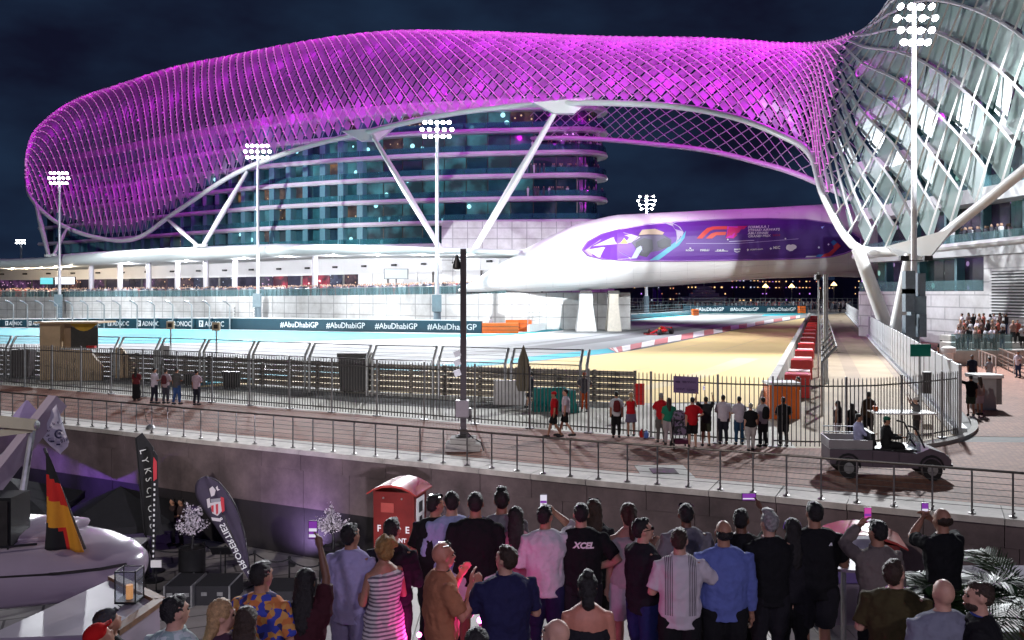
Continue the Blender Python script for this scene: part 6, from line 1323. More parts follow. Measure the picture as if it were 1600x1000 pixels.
# green sign and kiosk by the path, speaker stacks at the mast
p = G(1437,655); o = thing('road_sign', 'blank green sign on a post inside the curved fence', 'sign', p); MB().cyl(p, .05, 3.0, 8).build('post', STEEL, o); MB().box(p+V((0,-.07,2.9)), (.86,.04,.52)).build('panel', mat('green_sign',(.0,.16,.11),.4,var=.05), o); MB().box(p+V((.25,-.1,1.55)), (.3,.25,.9)).build('cabinet', DARKSTEEL, o)
p = G(1545,641); o = thing('kiosk', 'grey box kiosk with overhanging white top on the brick path', 'kiosk', p); MB().box(p+V((0,.5,.72)), (.75,.9,1.44)).build('body', mat('kiosk_grey',(.42,.43,.44),.5,var=.08), o); MB().box(p+V((.05,.5,1.52)), (1.2,1.15,.16)).build('top', WHITE2, o); MB().box(p+V((.5,.5,.85)), (.3,.8,1.2)).build('side_box', mat('kiosk_dark',(.2,.2,.21),.5), o)
p = G(1482,580); o = thing('bollard_light', 'pale cylinder bollard behind the barrier', 'bollard', p); MB().lathe(p, [(.3,0),(.3,1.2),(.45,1.25),(.45,1.6),(.2,1.7)], 14).build('body', WHITE2, o)
ms = V((XZ(1430,74.6),74.6,0)); o = thing('speaker_stack', 'tall grey loudspeaker boxes strapped to the nearest mast', 'speaker', ms)
for z, x, w in ((2.5,-.55,.8),(4.7,-.55,.8),(6.2,-.55,.8),(6.0,.45,.5),(2.6,.5,.6)): MB().box(ms+V((x,0,z)), (w,.7,1.9)).build('cabinet', mat('speaker_grey',(.14,.19,.23),.5,var=.15), o)
for x in (-.9,.9): MB().box(ms+V((x*1.1,-.1,8.2)), (.7,.4,.4)).build('camera_box', BLACK, o); MB().bar(ms+V((-1,0,8.0)), ms+V((1,0,8.0)), .08).build('arm', STEEL, o)
# ---- racing car
def race_car(loc, rz):
    o = thing('racing_car', 'red open wheel racing car on the grey asphalt', 'car', loc, rz); L = dict(local=True); rd = mat('car_red', (.66,.02,.02), .25, var=.05); 
    m = MB(); m.loft([[V((x,w*math.cos(a),z+h*math.sin(a))) for a in [2*math.pi*i/12 for i in range(12)]] for x, w, z, h in ((2.75,.07,.28,.05),(2.2,.14,.32,.09),(1.4,.24,.42,.15),(.7,.36,.46,.2),(.2,.62,.45,.24),(-.4,.72,.45,.26),(-1.2,.55,.48,.3),(-1.9,.25,.45,.2),(-2.3,.14,.42,.1))]); m.build('body', rd, o, True, **L)
    m = MB(); m.loft([[V((x,w*math.cos(a),z+h*math.sin(a))) for a in [2*math.pi*i/10 for i in range(10)]] for x, w, z, h in ((.0,.16,.85,.14),(-.4,.2,.88,.2),(-1.2,.12,.78,.16),(-1.9,.05,.6,.08))]); m.build('engine_cover', rd, o, True, **L)
    MB().box((2.5,0,.12), (.5,1.9,.04)).build('front_wing', rd, o, **L); MB().box((-2.5,0,.85), (.35,1.0,.05)).build('rear_wing', rd, o, **L); MB().box((-2.5,0,.72), (.3,.95,.04)).build('rear_wing', BLACK, o, **L)
    for s in (-1,1): MB().box((-2.45,s*.5,.62), (.5,.03,.55)).build('wing_endplate', rd, o, **L); MB().box((2.5,s*.95,.2), (.5,.03,.22)).build('wing_endplate', BLACK, o, **L)
    MB().box((0,0,.07), (3.2,1.4,.05)).build('floor', BLACK, o, **L); MB().tube([(.75,0,.62),(.6,0,.9),(.3,.2,.95),(-.05,.26,.85)], .035, 6).build('halo', BLACK, o, **L); MB().tube([(.6,0,.9),(.3,-.2,.95),(-.05,-.26,.85)], .035, 6).build('halo', BLACK, o, **L); MB().ell((.15,0,.78), (.15,.13,.16), 10, 8).build('helmet', mat('helmet_yellow',(.6,.5,.1),.2,var=0), o, True, **L)
    for x, w in ((1.8,.16),(-1.75,.2)):
        for s in (-1,1):
            wh = MB().tube([(x,s*.8-w,.36),(x,s*.8+w,.36)], .36, 18).build('wheel', BLACK, o, True, **L); MB().tube([(x,s*.8-w-.005,.36),(x,s*.8+w+.005,.36)], .2, 12).build('rim', DARKSTEEL, wh, local=True); MB().bar((x,s*.2,.45), (x,s*.75,.4), .04).build('suspension_arm', BLACK, o, **L)
race_car(G(1031,522.5)+V((0,0,.012)), math.atan2(-62,-42))
# ================================================================ LOWER QUAY, yachts and foreground
CABR = mat('cabinet_red', (.15,.012,.010), .4, var=.2, vscale=2); CABL = mat('cabinet_lid', (.34,.035,.03), .35, var=.2, vscale=2)
def cabinet(px, ytop, d, label, words=True, w=1.22):
    top = P(px, ytop, d); b = V((top.x, top.y, LQ)); h = top.z-LQ; o = thing('hydrant_cabinet', label, 'cabinet', b); rot = Matrix.Rotation(R(-14), 3, 'Z'); A = lambda x, y, z: b+rot@V((x, y, z))
    m = MB(); m.loft([[A(-w/2*k,-.5*k,z), A(w/2*k,-.5*k,z), A(w/2*k,.5*k,z), A(-w/2*k,.5*k,z)] for z, k in ((.1,.98),(h*.5,.98),(h-.28,1.0))]); m.build('body', CABR, o)
    m = MB(); m.loft([[A(w*.60*x,y,h-.30+.26*(1-abs(x)**2.2)+q) for x in (-1,-.75,-.4,0,.4,.75,1)]+[A(w*.60*x,y,h-.34+.26*(1-abs(x)**2.2)*.9) for x in (1,.75,.4,0,-.4,-.75,-1)] for y, q in ((-.68,0),(.68,0))]); m.build('lid', CABL, o, True)
    MB().box(A(0,0,.05), (w*1.05,1.05,.1), rot@V((1,0,0)), rot@V((0,1,0))).build('plinth', CONC, o)
    rx, uy = rot@V((1,0,0)), V((0,0,1))
    if words:
        zc = h-1.25
        for i, ch in enumerate('FIRE'): x = -.42+i*.28; text(ch, .26, A(x-.07,-.515,zc+.07*math.cos((x)*3)-.08-.06*abs(i-1.5)), rx, uy, LETTER, o, ext=.003, bold=.004)
        text('HYDRANT', .17, A(-.42,-.515,zc-.42), rx, uy, LETTER, o, ext=.003, bold=.003); MB().box(A(-.18,-.51,h-.72), (.38,.02,.26), rx, rot@V((0,1,0))).build('plate', mat('plate_red',(.35,.06,.05),.4), o)
        for x in (-.3,.25): MB().ell(A(x,-.52,h-.45), (.03,.03,.03), 8, 6).build('latch', STEEL, o)
        MB().box(A(w/2+.005,0,h-.9), (.02,.62,.85), rx, rot@V((0,1,0))).build('notice', WHITE2, o); MB().box(A(w/2+.02,0,h-.75), (.01,.28,.3), rx, rot@V((0,1,0))).build('notice_mark', BLACK, o); MB().box(A(w/2+.02,0,h-1.12), (.01,.2,.2), rx, rot@V((0,1,0))).build('notice_mark', BLACK, o)
        MB().box(A(.25,-.52,zc-.85), (.28,.02,.6), rx, rot@V((0,1,0))).build('notice', mat('lilac_notice',(.30,.24,.50),.5), o)
    return o
cabinet(625,748,25.6,'red fire hydrant cabinet with curved lid against the quay wall'); cabinet(1345,821,20.6,'second red cabinet lid seen behind the men at right', False, 1.5)
# planters with white blossom trees
def blossom(px, y, label, ph=1.0, rc=.62, seed=1):
    b = G(px, y, LQ); o = thing('planter_tree', label, 'potted tree', b); rnd = random.Random(seed)
    MB().lathe(b, [(.40,0),(.40,ph-.04),(.43,ph),(.38,ph),(.38,ph-.05)], 18).build('pot', BLACK, o, True); MB().lathe(b+V((0,0,ph-.12)), [(.38,0),(.37,.03)], 14).build('soil', GRAVEL, o)
    MB().tube([b+V((0,0,ph-.1)), b+V((.03,0,ph+.25)), b+V((0,0,ph+.45))], [.05,.04,.03], 7).build('trunk', BLACK, o)
    br = MB(); fl_ = MB()
    for i in range(26):
        a = rnd.uniform(0,6.28); el_ = rnd.uniform(.15,1.4); r_ = rnd.uniform(.5,1.0)*rc; tip = b+V((math.cos(a)*math.cos(el_)*r_, math.sin(a)*math.cos(el_)*r_, ph+.45+math.sin(el_)*r_*1.5)); s_ = b+V((0,0,ph+.4)); br.tube([s_, s_.lerp(tip,.5)+V((0,0,.05)), tip], [.014,.01,.006], 4)
        for j in range(34):
            c = s_.lerp(tip, rnd.uniform(.35,1.05))+V((rnd.gauss(0,.06),rnd.gauss(0,.06),rnd.gauss(0,.06))); n_ = V((rnd.gauss(0,1),rnd.gauss(0,1),rnd.gauss(0,1))).normalized(); u = n_.orthogonal().normalized(); w = n_.cross(u); q = rnd.uniform(.02,.042); fl_.add([c+u*q, c+w*q, c-u*q, c-w*q+n_*.01], [(0,1,2,3)])
    br.build('branches', BLACK, o); ob = fl_.build('crown', mat('white_blossom',(.70,.64,.72),.7,var=.15,vscale=8), o); ob['kind'] = 'stuff'
blossom(300,905,'white blossom tree in a black planter beside the feather flag', 1.0, .62, 1); blossom(520,905,'white blossom tree partly hidden behind the lavender shirt', 1.0, .6, 2)
# rope stanchions
sp_ = [(232,902),(318,896),(352,903),(398,912),(452,922),(500,932)]
spp = [G(x, y, LQ) for x, y in sp_]
for i, p in enumerate(spp):
    o = thing('rope_stanchion', '%s black rope stanchion from the left on the lower quay' % ORD[i], 'stanchion', p, 0, 'rope stanchions'); MB().lathe(p, [(.16,0),(.16,.03),(.025,.06),(.025,.92),(.05,.95),(.05,1.0),(.0,1.03)], 12).build('post', BLACK, o, True)
for i in range(len(spp)-1):
    a, b = spp[i]+V((0,0,.93)), spp[i+1]+V((0,0,.93)); L_ = (b-a).length
    tag(MB().tube([a.lerp(b,k/10)-V((0,0,(.12*L_)*4*(k/10)*(1-k/10))) for k in range(11)], .022, 6).build('barrier_rope', BLACKCLOTH), 'black rope hanging between stanchions %s and %s from the left' % (ORD[i], ORD[i+1]), 'rope')
# feather flags
def feather(base, pts, label, col, thick=.02):
    o = thing('feather_flag', label, 'flag', base); return o
b = G(383,915,LQ); o = thing('feather_flag', 'plum feather flag with crest and mirrored lettering', 'flag', b); d = b.y
prof = [(388,905),(360,860),(330,815),(308,782),(304,762),(310,749),(322,744),(336,748),(352,764),(368,790),(380,825),(387,862),(391,900)]
W_ = lambda x, y, off=0.0: P(x, y, d+off+.06*math.sin((x+y)*.09))
n_ = len(prof); vs = [W_(*q) for q in prof]
fm = MB(); half = n_//2
Lc = catmull([W_(*q) for q in prof[:7]], 5); Rc = catmull([W_(*q) for q in reversed(prof[6:])], 5)
mm = min(len(Lc), len(Rc)); Lc = resample(Lc, sum((Lc[i+1]-Lc[i]).length for i in range(len(Lc)-1))/24); Rc = resample(Rc, sum((Rc[i+1]-Rc[i]).length for i in range(len(Rc)-1))/24)
rows_ = [[Lc[i].lerp(Rc[i], k/8)+V((0,.05*math.sin(k*1.6+i*.1),0)) for k in range(9)] for i in range(25)]
for i in range(24): fm.strip(rows_[i], rows_[i+1])
ob = fm.build('sail', mat('plum_fabric',(.052,.04,.075),.8,var=.15,vscale=4,bump=.2,bscale=20), o, 'all'); sm_ = ob.modifiers.new('t','SOLIDIFY'); sm_.thickness = .008
MB().tube([b, P(391,900,d)]+list(reversed(Rc))[0:1]+[p_ for p_ in Rc][::3]+[Lc[-1]], .018, 6).build('pole', BLACK, o); MB().lathe(b, [(.3,0),(.3,.05),(.04,.1)], 12).build('base', BLACK, o)
ev = P(372,868,d)-P(338,800,d); uv_ = ev.normalized(); nv_ = V((0,-1,0)).cross(uv_)
text('PROPERTIES', .26, P(378,884,d-.14), -uv_, nv_.normalized()*1, LETTER, o, ext=.002, sx=1.05, bold=.003) if False else None
t_ = text('\u00b0 PROPERTIES \u00b0', .25, (0,0,0), (1,0,0), (0,0,1), LETTER, o, ext=.001, local=True, bold=.003); w0 = max(v.co.x for v in t_.data.vertices)
a0, a1 = P(338,812,d-.16), P(383,900,d-.16); ux = (a1-a0).normalized(); uz = V((0,-1,0)).cross(ux).normalized()
if uz.x < 0: uz = -uz
Lw = (a1-a0).length
for v in t_.data.vertices: q = a1-ux*(v.co.x/w0*Lw); v.co = q+uz*(v.co.z*1.0)+V((0,v.co.y,0))
t_.parent = o; t_.matrix_parent_inverse = Matrix.Translation(-b)
C3 = P(337,792,d-.15); CR1 = mat('crest_red',(.55,.04,.06),.6,var=0); CR2 = mat('crest_white',(.62,.58,.62),.6,var=0); s3 = d/F
def crest(poly, m_, off): MB().add([C3+V((x*s3,-off,-y*s3)) for x, y in poly], [tuple(range(len(poly)))]).build('crest', m_, o)
crest([(-9,-6),(9,-9),(10,6),(3,14),(-5,10)], CR2, .0); crest([(-7,-2),(-3,-3),(-3,9),(-6,7)], CR1, .01); crest([(0,-4),(4,-5),(4,10),(1,12)], CR1, .01); crest([(8,-16),(13,-14),(14,6),(10,9),(8,-6)], CR1, .01); crest([(-14,-12),(-9,-14),(-8,0),(-12,2)], CR2, .01)
crest([(-10,-28),(-5,-32),(0,-26),(-2,-18),(-7,-16)], CR2, .0); crest([(0,-30),(3,-33),(4,-28),(7,-27),(3,-25)], CR2, .01); crest([(-7,16),(9,18),(8,23),(-5,21)], CR2, .01); crest([(-8,-12),(8,-14),(7,-8),(-7,-7)], mat('crest_grey',(.3,.3,.35),.6,var=0), .005)
# tall black SKY banner and slim second flag
b = G(243,893,LQ); d = b.y; o = thing('feather_flag', 'tall black banner with spaced white mirrored letters running down', 'flag', b)
pr_ = [(212,684),(222,676),(240,700),(246,760),(252,820),(257,834),(238,838),(225,836),(219,780)]
MB().prism([P(x,y,d) for x, y in pr_], (0,.02,0)).build('sail', BLACKCLOTH, o); MB().tube([b, P(240,880,d), P(226,830,d), P(212,684,d)], .025, 6).build('pole', BLACK, o); MB().lathe(b, [(.3,0),(.3,.05),(.04,.1)], 12).build('base', BLACK, o)
xs_ = ((222,703,'L'),(225,716,'Y'),(229,732,'K'),(231,747,'S'),(232,762,'C'),(232,775,'I'),(234,790,'O'),(236,806,'L'),(237,818,'U'))
for x, y, ch in xs_: text(ch, .30, P(x-4,y,d-.06), (.25,0,-1), (1,0,.25), LETTER, o, ext=.002)
b = G(240,908,LQ); d = b.y; o = thing('feather_flag', 'slim black flag seen edge-on with red crest', 'flag', b)
MB().prism([P(x,y,d) for x, y in ((240,704),(246,712),(247,760),(244,830),(240,884),(237,884),(238,760),(236,716))], (.0,.03,0)).build('sail', BLACKCLOTH, o); MB().tube([b, P(238,884,d), P(237,760,d), P(240,704,d)], .02, 6).build('pole', BLACK, o)
MB().prism([P(x,y,d-.05) for x, y in ((240,714),(245,722),(245,748),(240,752),(239,730))], (0,.01,0)).build('crest', CR1, o)
for k in range(16): MB().box(P(241.5-.15*k,757+k*8,d-.05), (.05,.01,.07)).build('lettering', LETTER, o)
MB().lathe(b, [(.3,0),(.3,.05),(.04,.1)], 12).build('base', BLACK, o)
p = G(244,925,LQ); o = thing('notice_stand', 'small white notice on a thin black stand', 'sign', p); MB().cyl(p, .02, .72, 6).build('pole', BLACK, o); MB().box(p+V((0,0,.84)), (.32,.02,.22)).build('panel', WHITE, o); MB().lathe(p, [(.14,0),(.14,.02)], 10).build('base', BLACK, o)
# black parasols
def parasol(c, r_, h, label, drop=.8, col=None, rot=0, zg=LQ):
    o = thing('parasol', label, 'parasol', V((c.x,c.y,zg))); m = MB(); n = 4; top = c
    ed = [c+V((r_*1.414*math.cos(rot+math.pi/4+math.pi/2*i), r_*1.414*math.sin(rot+math.pi/4+math.pi/2*i), -drop)) for i in range(4)]
    m.add([c]+ed, [(0,i+1,(i+1)%4+1) for i in range(4)]); m.add(ed+[p_-V((0,0,.25)) for p_ in ed], [(i,(i+1)%4,(i+1)%4+4,i+4) for i in range(4)]); m.build('canopy', col or BLACKCLOTH, o); MB().cyl(V((c.x,c.y,zg)), .05, c.z-zg-.02, 8).build('pole', BLACK, o); MB().box(V((c.x,c.y,zg+.05)), (.8,.8,.1)).build('base', BLACK, o)
    for e_ in ed: MB().bar(c-V((0,0,.03)), e_-V((0,0,.03)), .03).build('rib', DARKSTEEL, o)
    return o
parasol(P(188,760,31), 1.75, 3, 'black square parasol behind the german flag', 1.0, rot=R(20)); parasol(P(10,745,31), 2.0, 3, 'black square parasol at the left edge', 1.0, rot=R(10))
p = G(165,905,LQ); o = thing('bar_counter', 'black draped bar with pale top under the black parasol', 'bar', p); MB().box(p+V((0,0,.55)), (2.2,1.0,1.1)).build('drape', BLACKCLOTH, o); MB().box(p+V((0,0,1.12)), (2.3,1.1,.05)).build('top', WHITE2, o)
# stage gear on the lower quay
for px, y, w, h, lab in ((330,935,1.5,.55,'black stage case among cables behind the mint shirt'),(290,938,.8,.6,'small black case left of the stage case'),(452,952,1.3,.7,'black draped table behind the printed shirt')):
    p = G(px, y, LQ); o = thing('equipment_case', lab, 'case', p); MB().box(p+V((0,0,h/2)), (w,1.2,h)).build('body', BLACKCLOTH, o)
    for x in (-.3,0,.3): MB().box(p+V((w*x,-.61,h*.6)), (.16,.02,.1)).build('latch', STEEL, o)
    for x in (-.48,.48): MB().box(p+V((w*x,0,h/2)), (.05,1.24,h+.02)).build('edge', STEEL, o)
p = G(345,920,LQ); o = thing('laptop_stand', 'slanted music stands beside the rope stanchion', 'stand', p); MB().cyl(p, .02, 1.1, 6).build('pole', BLACK, o); MB().box(p+V((0,0,1.15)), (.6,.05,.4), (1,0,0), V((0,.7,.7)), V((0,-.7,.7))).build('tray', BLACK, o); MB().box(p+V((0,0,.02)), (.5,.5,.04)).build('base', BLACK, o)
# our yacht: deck, rail, counter with lantern, furniture
YW = mat('gelcoat_white', (.40,.33,.41), .2, var=.04, vscale=2); TEAK = mat('teak', (.24,.12,.06), .5, var=.35, vscale=9)
DK = thing('yacht_deck', 'pale yacht deck under the crowd of guests', 'deck', V((0,5,LQ)))
MB().prism([V((-2.6,-3,DZ-.3)),V((7.5,-3,DZ-.3)),V((7.5,12.3,DZ-.3)),V((-1.6,12.3,DZ-.3)),V((-2.6,9.5,DZ-.3))], (0,0,.29)).build('deck_plate', CONC, DK)
for i in range(46):
    x = -2.5+i*.195
    MB().box((x+.1,10.6 if x > -1.7 else 8.6,DZ-.004), (.185,3.3 if x > -1.7 else 1.4,.012)).build('deck_plank', mat('deck_planks',(.50,.44,.40),.6,var=.15,vscale=3), DK)
MB().prism([V((-4.6,-3,DZ-.3)),V((-2.62,-3,DZ-.3)),V((-2.62,9.4,DZ-.3)),V((-4.6,9.0,DZ-.3))], (0,0,.29)).build('side_deck', YW, DK)
MB().prism([V((-4.6,-3,LQ-1)),V((7.5,-3,LQ-1)),V((7.5,12.2,LQ-1)),V((-1.6,12.2,LQ-1)),V((-4.6,9.0,LQ-1))], (0,0,-LQ+1+DZ-.31)).build('hull', YW, DK)
# counter with lantern
a, b, c4 = P(178,985,6.0), P(250,935,6.9), P(185,905,7.6); zc = DZ+1.05
ca, cb, cc = V((-3.42,7.70,DZ)), V((-3.34,8.50,DZ)), V((-4.1,9.2,DZ))
o = thing('deck_counter', 'white counter with wooden edge holding a candle lantern', 'counter', ca); poly = [ca, cb, cc, V((-4.5,7.6,DZ))]
MB().prism(poly, (0,0,1.0)).build('body', YW, o); MB().prism([p_+V((0,0,1.0)) for p_ in poly], (0,0,.02)).build('top', mat('counter_top',(.42,.38,.42),.4,var=.1), o)
for p0, p1 in ((ca,cb),(cb,cc)): MB().bar(p0+V((0,0,1.03)), p1+V((0,0,1.03)), .10, .05).build('wood_edge', TEAK, o)
lp = V((-3.62,8.48,zc-.01)); o = thing('candle_lantern', 'glass and black metal lantern with a lit candle on the counter', 'lantern', lp); MB().box(lp+V((0,0,.01)), (.20,.20,.02)).build('base', BLACK, o)
for x in (-.095,.095):
    for y in (-.095,.095): MB().bar(lp+V((x,y,0)), lp+V((x,y,.30)), .010).build('frame', BLACK, o)
for x, y, w, h_ in ((-.095,0,.003,.18),(.095,0,.003,.18),(0,-.095,.18,.003),(0,.095,.18,.003)): MB().box(lp+V((x,y,.16)), (w,h_,.27)).build('pane', glass_mat('lantern_glass',(.7,.75,.8),.08), o)
for x in (-.095,.095): MB().bar(lp+V((x,-.1,.30)), lp+V((x,.1,.30)), .010).build('frame', BLACK, o); MB().bar(lp+V((-.1,x,.30)), lp+V((.1,x,.30)), .010).build('frame', BLACK, o)
MB().cyl(lp+V((0,0,.02)), .032, .13, 12).build('candle', mat('candle_wax',(.8,.45,.2),.5,var=.05,emit=(1,.42,.1),estr=.5), o, True)
# neighbouring yacht roof
hx = thing('yacht_hardtop', 'glossy rounded white yacht roof at lower left', 'yacht', V((-6,10.5,LQ)))
ax_p = [(-11,10.9,1.35),(-9,10.8,1.3),(-7.6,10.7,1.2),(-6.4,10.6,1.05),(-5.6,10.55,.9),(-5.0,10.5,.72),(-4.6,10.46,.5),(-4.38,10.44,.28),(-4.30,10.43,.05)]
rg = []; nn = V((.12,.99,0))
for (x, y, hw) in ax_p:
    c = V((x,y,2.12)); th = .40*min(1, hw/.9)**.7
    rg.append([c+nn*(hw*math.copysign(abs(math.cos(a))**.8, math.cos(a)))+V((0,0,th*math.copysign(abs(math.sin(a))**.8, math.sin(a)))) for a in [2*math.pi*i/24 for i in range(24)]])
MB().loft(rg).build('roof', YW, hx, 'all')
rg2 = []
for (x, y, hw) in ax_p[:6]:
    c = V((x-.25,y+.1,2.50)); q = .62*hw; rg2.append([c+nn*(q*math.cos(a))+V((0,0,.10*math.sin(a))) for a in [2*math.pi*i/16 for i in range(16)]])
MB().loft(rg2).build('roof_crown', YW, hx, 'all')
MB().tube([V((x,y-hw*.93,2.22)) for x, y, hw in ax_p[:-1]], .018, 6).build('rub_rail', DARKSTEEL, hx)
MB().box(V((-5.35,10.45,2.52)), (.34,.26,.03)).build('hatch', mat('smoked_hatch',(.03,.03,.035),.1,var=0), hx); MB().lathe(V((-6.3,10.3,2.58)), [(.10,0),(.12,.05),(.06,.12),(.0,.14)], 12).build('antenna_dome', WHITE2, hx)
MB().tube([V((-5.3,10.0,2.50)), V((-5.9,9.75,2.50)), V((-6.8,9.72,2.46)), V((-7.8,9.6,2.44))], .014, 6).build('cable', BLACK, hx)
MB().box(V((-7.0,10.8,.9)), (.5,.5,2.2)).build('support', YW, hx); MB().prism([V((-14,8.6,LQ-1)),V((-6,8.6,LQ-1)),V((-5.2,11,LQ-1)),V((-14,13,LQ-1))], (0,0,4.4)).build('hull', YW, hx)
# mast truss with awning arms, pennant, german flag, loudspeaker
jn = P(52,664,11.5)
o = thing('awning_frame', 'pale awning arm and steel strut at the left edge', 'awning', P(24,842,11.0)); MB().bar(P(-20,768,11.0), P(90,626,11.9), .16, .22).build('arm', YW, o); MB().bar(P(-30,656,10.5), jn, .10, .14).build('boom', mat('beige_boom',(.45,.38,.28),.5,var=.1), o); MB().bar(P(-30,680,10.5), jn-V((0,0,.05)), .06, .08).build('boom', MATS['beige_boom'], o)
MB().tube([jn, P(24,842,11.0), V((P(24,842,11).x,11.0,2.5))], .04, 8).build('strut', STEEL, o, True); MB().ell(jn, (.08,.08,.08), 10, 8).build('joint', STEEL, o); MB().bar(P(-30,735,11.3), P(30,690,11.5), .03).build('stay', STEEL, o)
MB().lathe(P(42,655,12.5), [(.22,0),(.16,.1),(.02,.26)], 4).build('cone_cap', mat('lilac_cap',(.36,.28,.5),.5), o)
dF = 11.7; pts_ = [(88,632),(52,668),(62,692),(92,707),(110,716),(106,690),(95,655)]
o = thing('pennant', 'white Oktoberfest pennant with ring of dark lettering', 'flag', P(88,632,dF)); fm = MB(); Lp = resample([P(88,632,dF),P(68,650,dF-.08),P(54,672,dF-.02)], .05); Rp = resample([P(90,634,dF+.02),P(97,668,dF+.1),P(111,692,dF+.05)], .05)
top_ = [P(88,632,dF),P(92,648,dF+.05),P(99,668,dF+.08),P(110,690,dF)]; bot_ = [P(52,668,dF),P(70,688,dF-.08),P(90,704,dF+.05),P(105,718,dF)]
A_ = resample(catmull(top_,6), .06)[:14]; B_ = resample(catmull(bot_,6), .06)[:14]; n__ = min(len(A_),len(B_)); gr = [[A_[i].lerp(B_[i],k/8)+V((0,.03*math.sin(k*.9+i*.5),0)) for k in range(9)] for i in range(n__)]
for i in range(n__-1): fm.strip(gr[i], gr[i+1])
ob = fm.build('cloth', mat('white_flag',(.62,.58,.68),.8,var=.05), o, 'all'); ob.modifiers.new('t','SOLIDIFY').thickness = .004
INK = mat('navy_ink',(.03,.025,.08),.6,var=0); cx, cy = 92, 677
for i, ch in enumerate('Oktober'):
    a = R(215-i*24); px, py = cx+15*math.cos(a), cy-15*math.sin(a); u = V((math.sin(a),0,-math.cos(a))); text(ch, .062, P(px,py,dF-.12), u, V((math.cos(a),0,math.sin(a))), INK, o, ext=.001, align='CENTER', bold=.001)
text('818', .07, P(95,692,dF-.12), (1,0,.25), (-.25,0,1), INK, o, ext=.001, bold=.001); MB().tube([P(cx+6*math.cos(t_),cy-6*math.sin(t_)+1,dF-.12) for t_ in [R(40+28*i) for i in range(11)]], .012, 6).build('emblem', INK, o); MB().ell(P(93,677,dF-.12), (.02,.01,.02), 8, 6).build('emblem', INK, o)
for px, py in ((82,687),(91,692)): MB().box(P(px,py,dF-.12), (.05,.006,.06)).build('emblem', mat('mug_grey',(.4,.36,.48),.6,var=0), o); MB().box(P(px,py+2.5,dF-.122), (.05,.006,.02)).build('emblem', INK, o)
dG = 9.9; o = thing('national_flag', 'black red gold striped flag draped on its staff', 'flag', P(132,852,dG))
NQ = 26; Aq = [P(72-2*(i/NQ)**3,706+152*i/NQ,dG) for i in range(NQ+1)]; Bq = [P(lerp(75,133,(i/NQ)**.92),708+154*i/NQ,dG-.05+.1*i/NQ) for i in range(NQ+1)]; n__ = NQ+1; GF = [mat('flag_black',(.012,.012,.014),.8,var=.1),mat('flag_red',(.62,.02,.015),.8,var=.1),mat('flag_gold',(.72,.30,.02),.8,var=.1)]
fm = MB(); gr = [[Aq[i].lerp(Bq[i],k/10)+V((0,.045*math.sin(k*.9+i*.12)*(i/26),0)) for k in range(11)] for i in range(n__)]
for i in range(n__-1):
    for k in range(10):
        f_ = i/n__; g_ = k/10; band = 0 if f_ < .20+.1*g_ else 1 if f_ < .44+.08*g_ else 2
        if f_ > .70+.12*g_ and g_ < .45: band = 0
        elif f_ > .74 and g_ < .60: band = 1
        fm.cur = band; fm.add([gr[i][k],gr[i][k+1],gr[i+1][k+1],gr[i+1][k]], [(0,1,2,3)])
ob = fm.build('cloth', GF, o, 'all'); ob.modifiers.new('t','SOLIDIFY').thickness = .004; MB().tube([P(69,700,dG+.02), P(133,858,dG+.06)], .016, 8).build('staff', DARKSTEEL, o)
p = P(5,850,10.2); o = thing('loudspeaker', 'black loudspeaker box at the left edge above the yacht roof', 'speaker', p); MB().box(p+V((0,0,.28)), (.40,.4,.58)).build('body', BLACK, o); MB().box(p+V((0,-.21,.28)), (.34,.02,.5)).build('grille', DARKSTEEL, o); MB().tube([p+V((.16,-.2,.1)), p+V((.2,-.25,-.1)), p+V((.05,-.3,-.35)), p+V((-.3,-.3,-.45))], .012, 6).build('cable', BLACK, o)
# furniture and glass on the deck at right
p = V((XZ(1310,11),11,DZ)); o = thing('deck_sofa', 'white deck sofa behind the tall man in black', 'sofa', p); MB().box(p+V((.1,.0,.25)), (1.1,.7,.5)).build('base', YW, o); MB().box(p+V((.1,.3,.62)), (1.1,.16,.5)).build('backrest', WHT, o); MB().box(p+V((.1,-.05,.56)), (1.0,.6,.14)).build('cushion', fab((.30,.22,.55)), o)
p = V((XZ(1318,9.6),9.6,DZ)); o = thing('cocktail_table', 'white cocktail table behind the taupe shirt', 'table', p); MB().cyl(p, .03, 1.05, 8).build('leg', STEEL, o); MB().lathe(p+V((0,0,1.05)), [(.32,0),(.32,.03)], 20).build('tabletop', YW, o); MB().lathe(p, [(.22,0),(.22,.02)], 16).build('base', STEEL, o)
gp_ = p+V((-.01,-.1,1.08)); o = thing('tall_glass', 'tall clear glass standing on the cocktail table', 'glass', gp_); MB().lathe(gp_, [(.03,0),(.03,.004),(.038,.01),(.045,.22)], 14).build('glass', glass_mat('clear_glass',(.85,.85,.9),.25), o, True); MB().cyl(gp_+V((0,0,.012)), .036, .06, 12).build('drink', mat('amber_drink',(.5,.3,.1),.2,var=0), o)
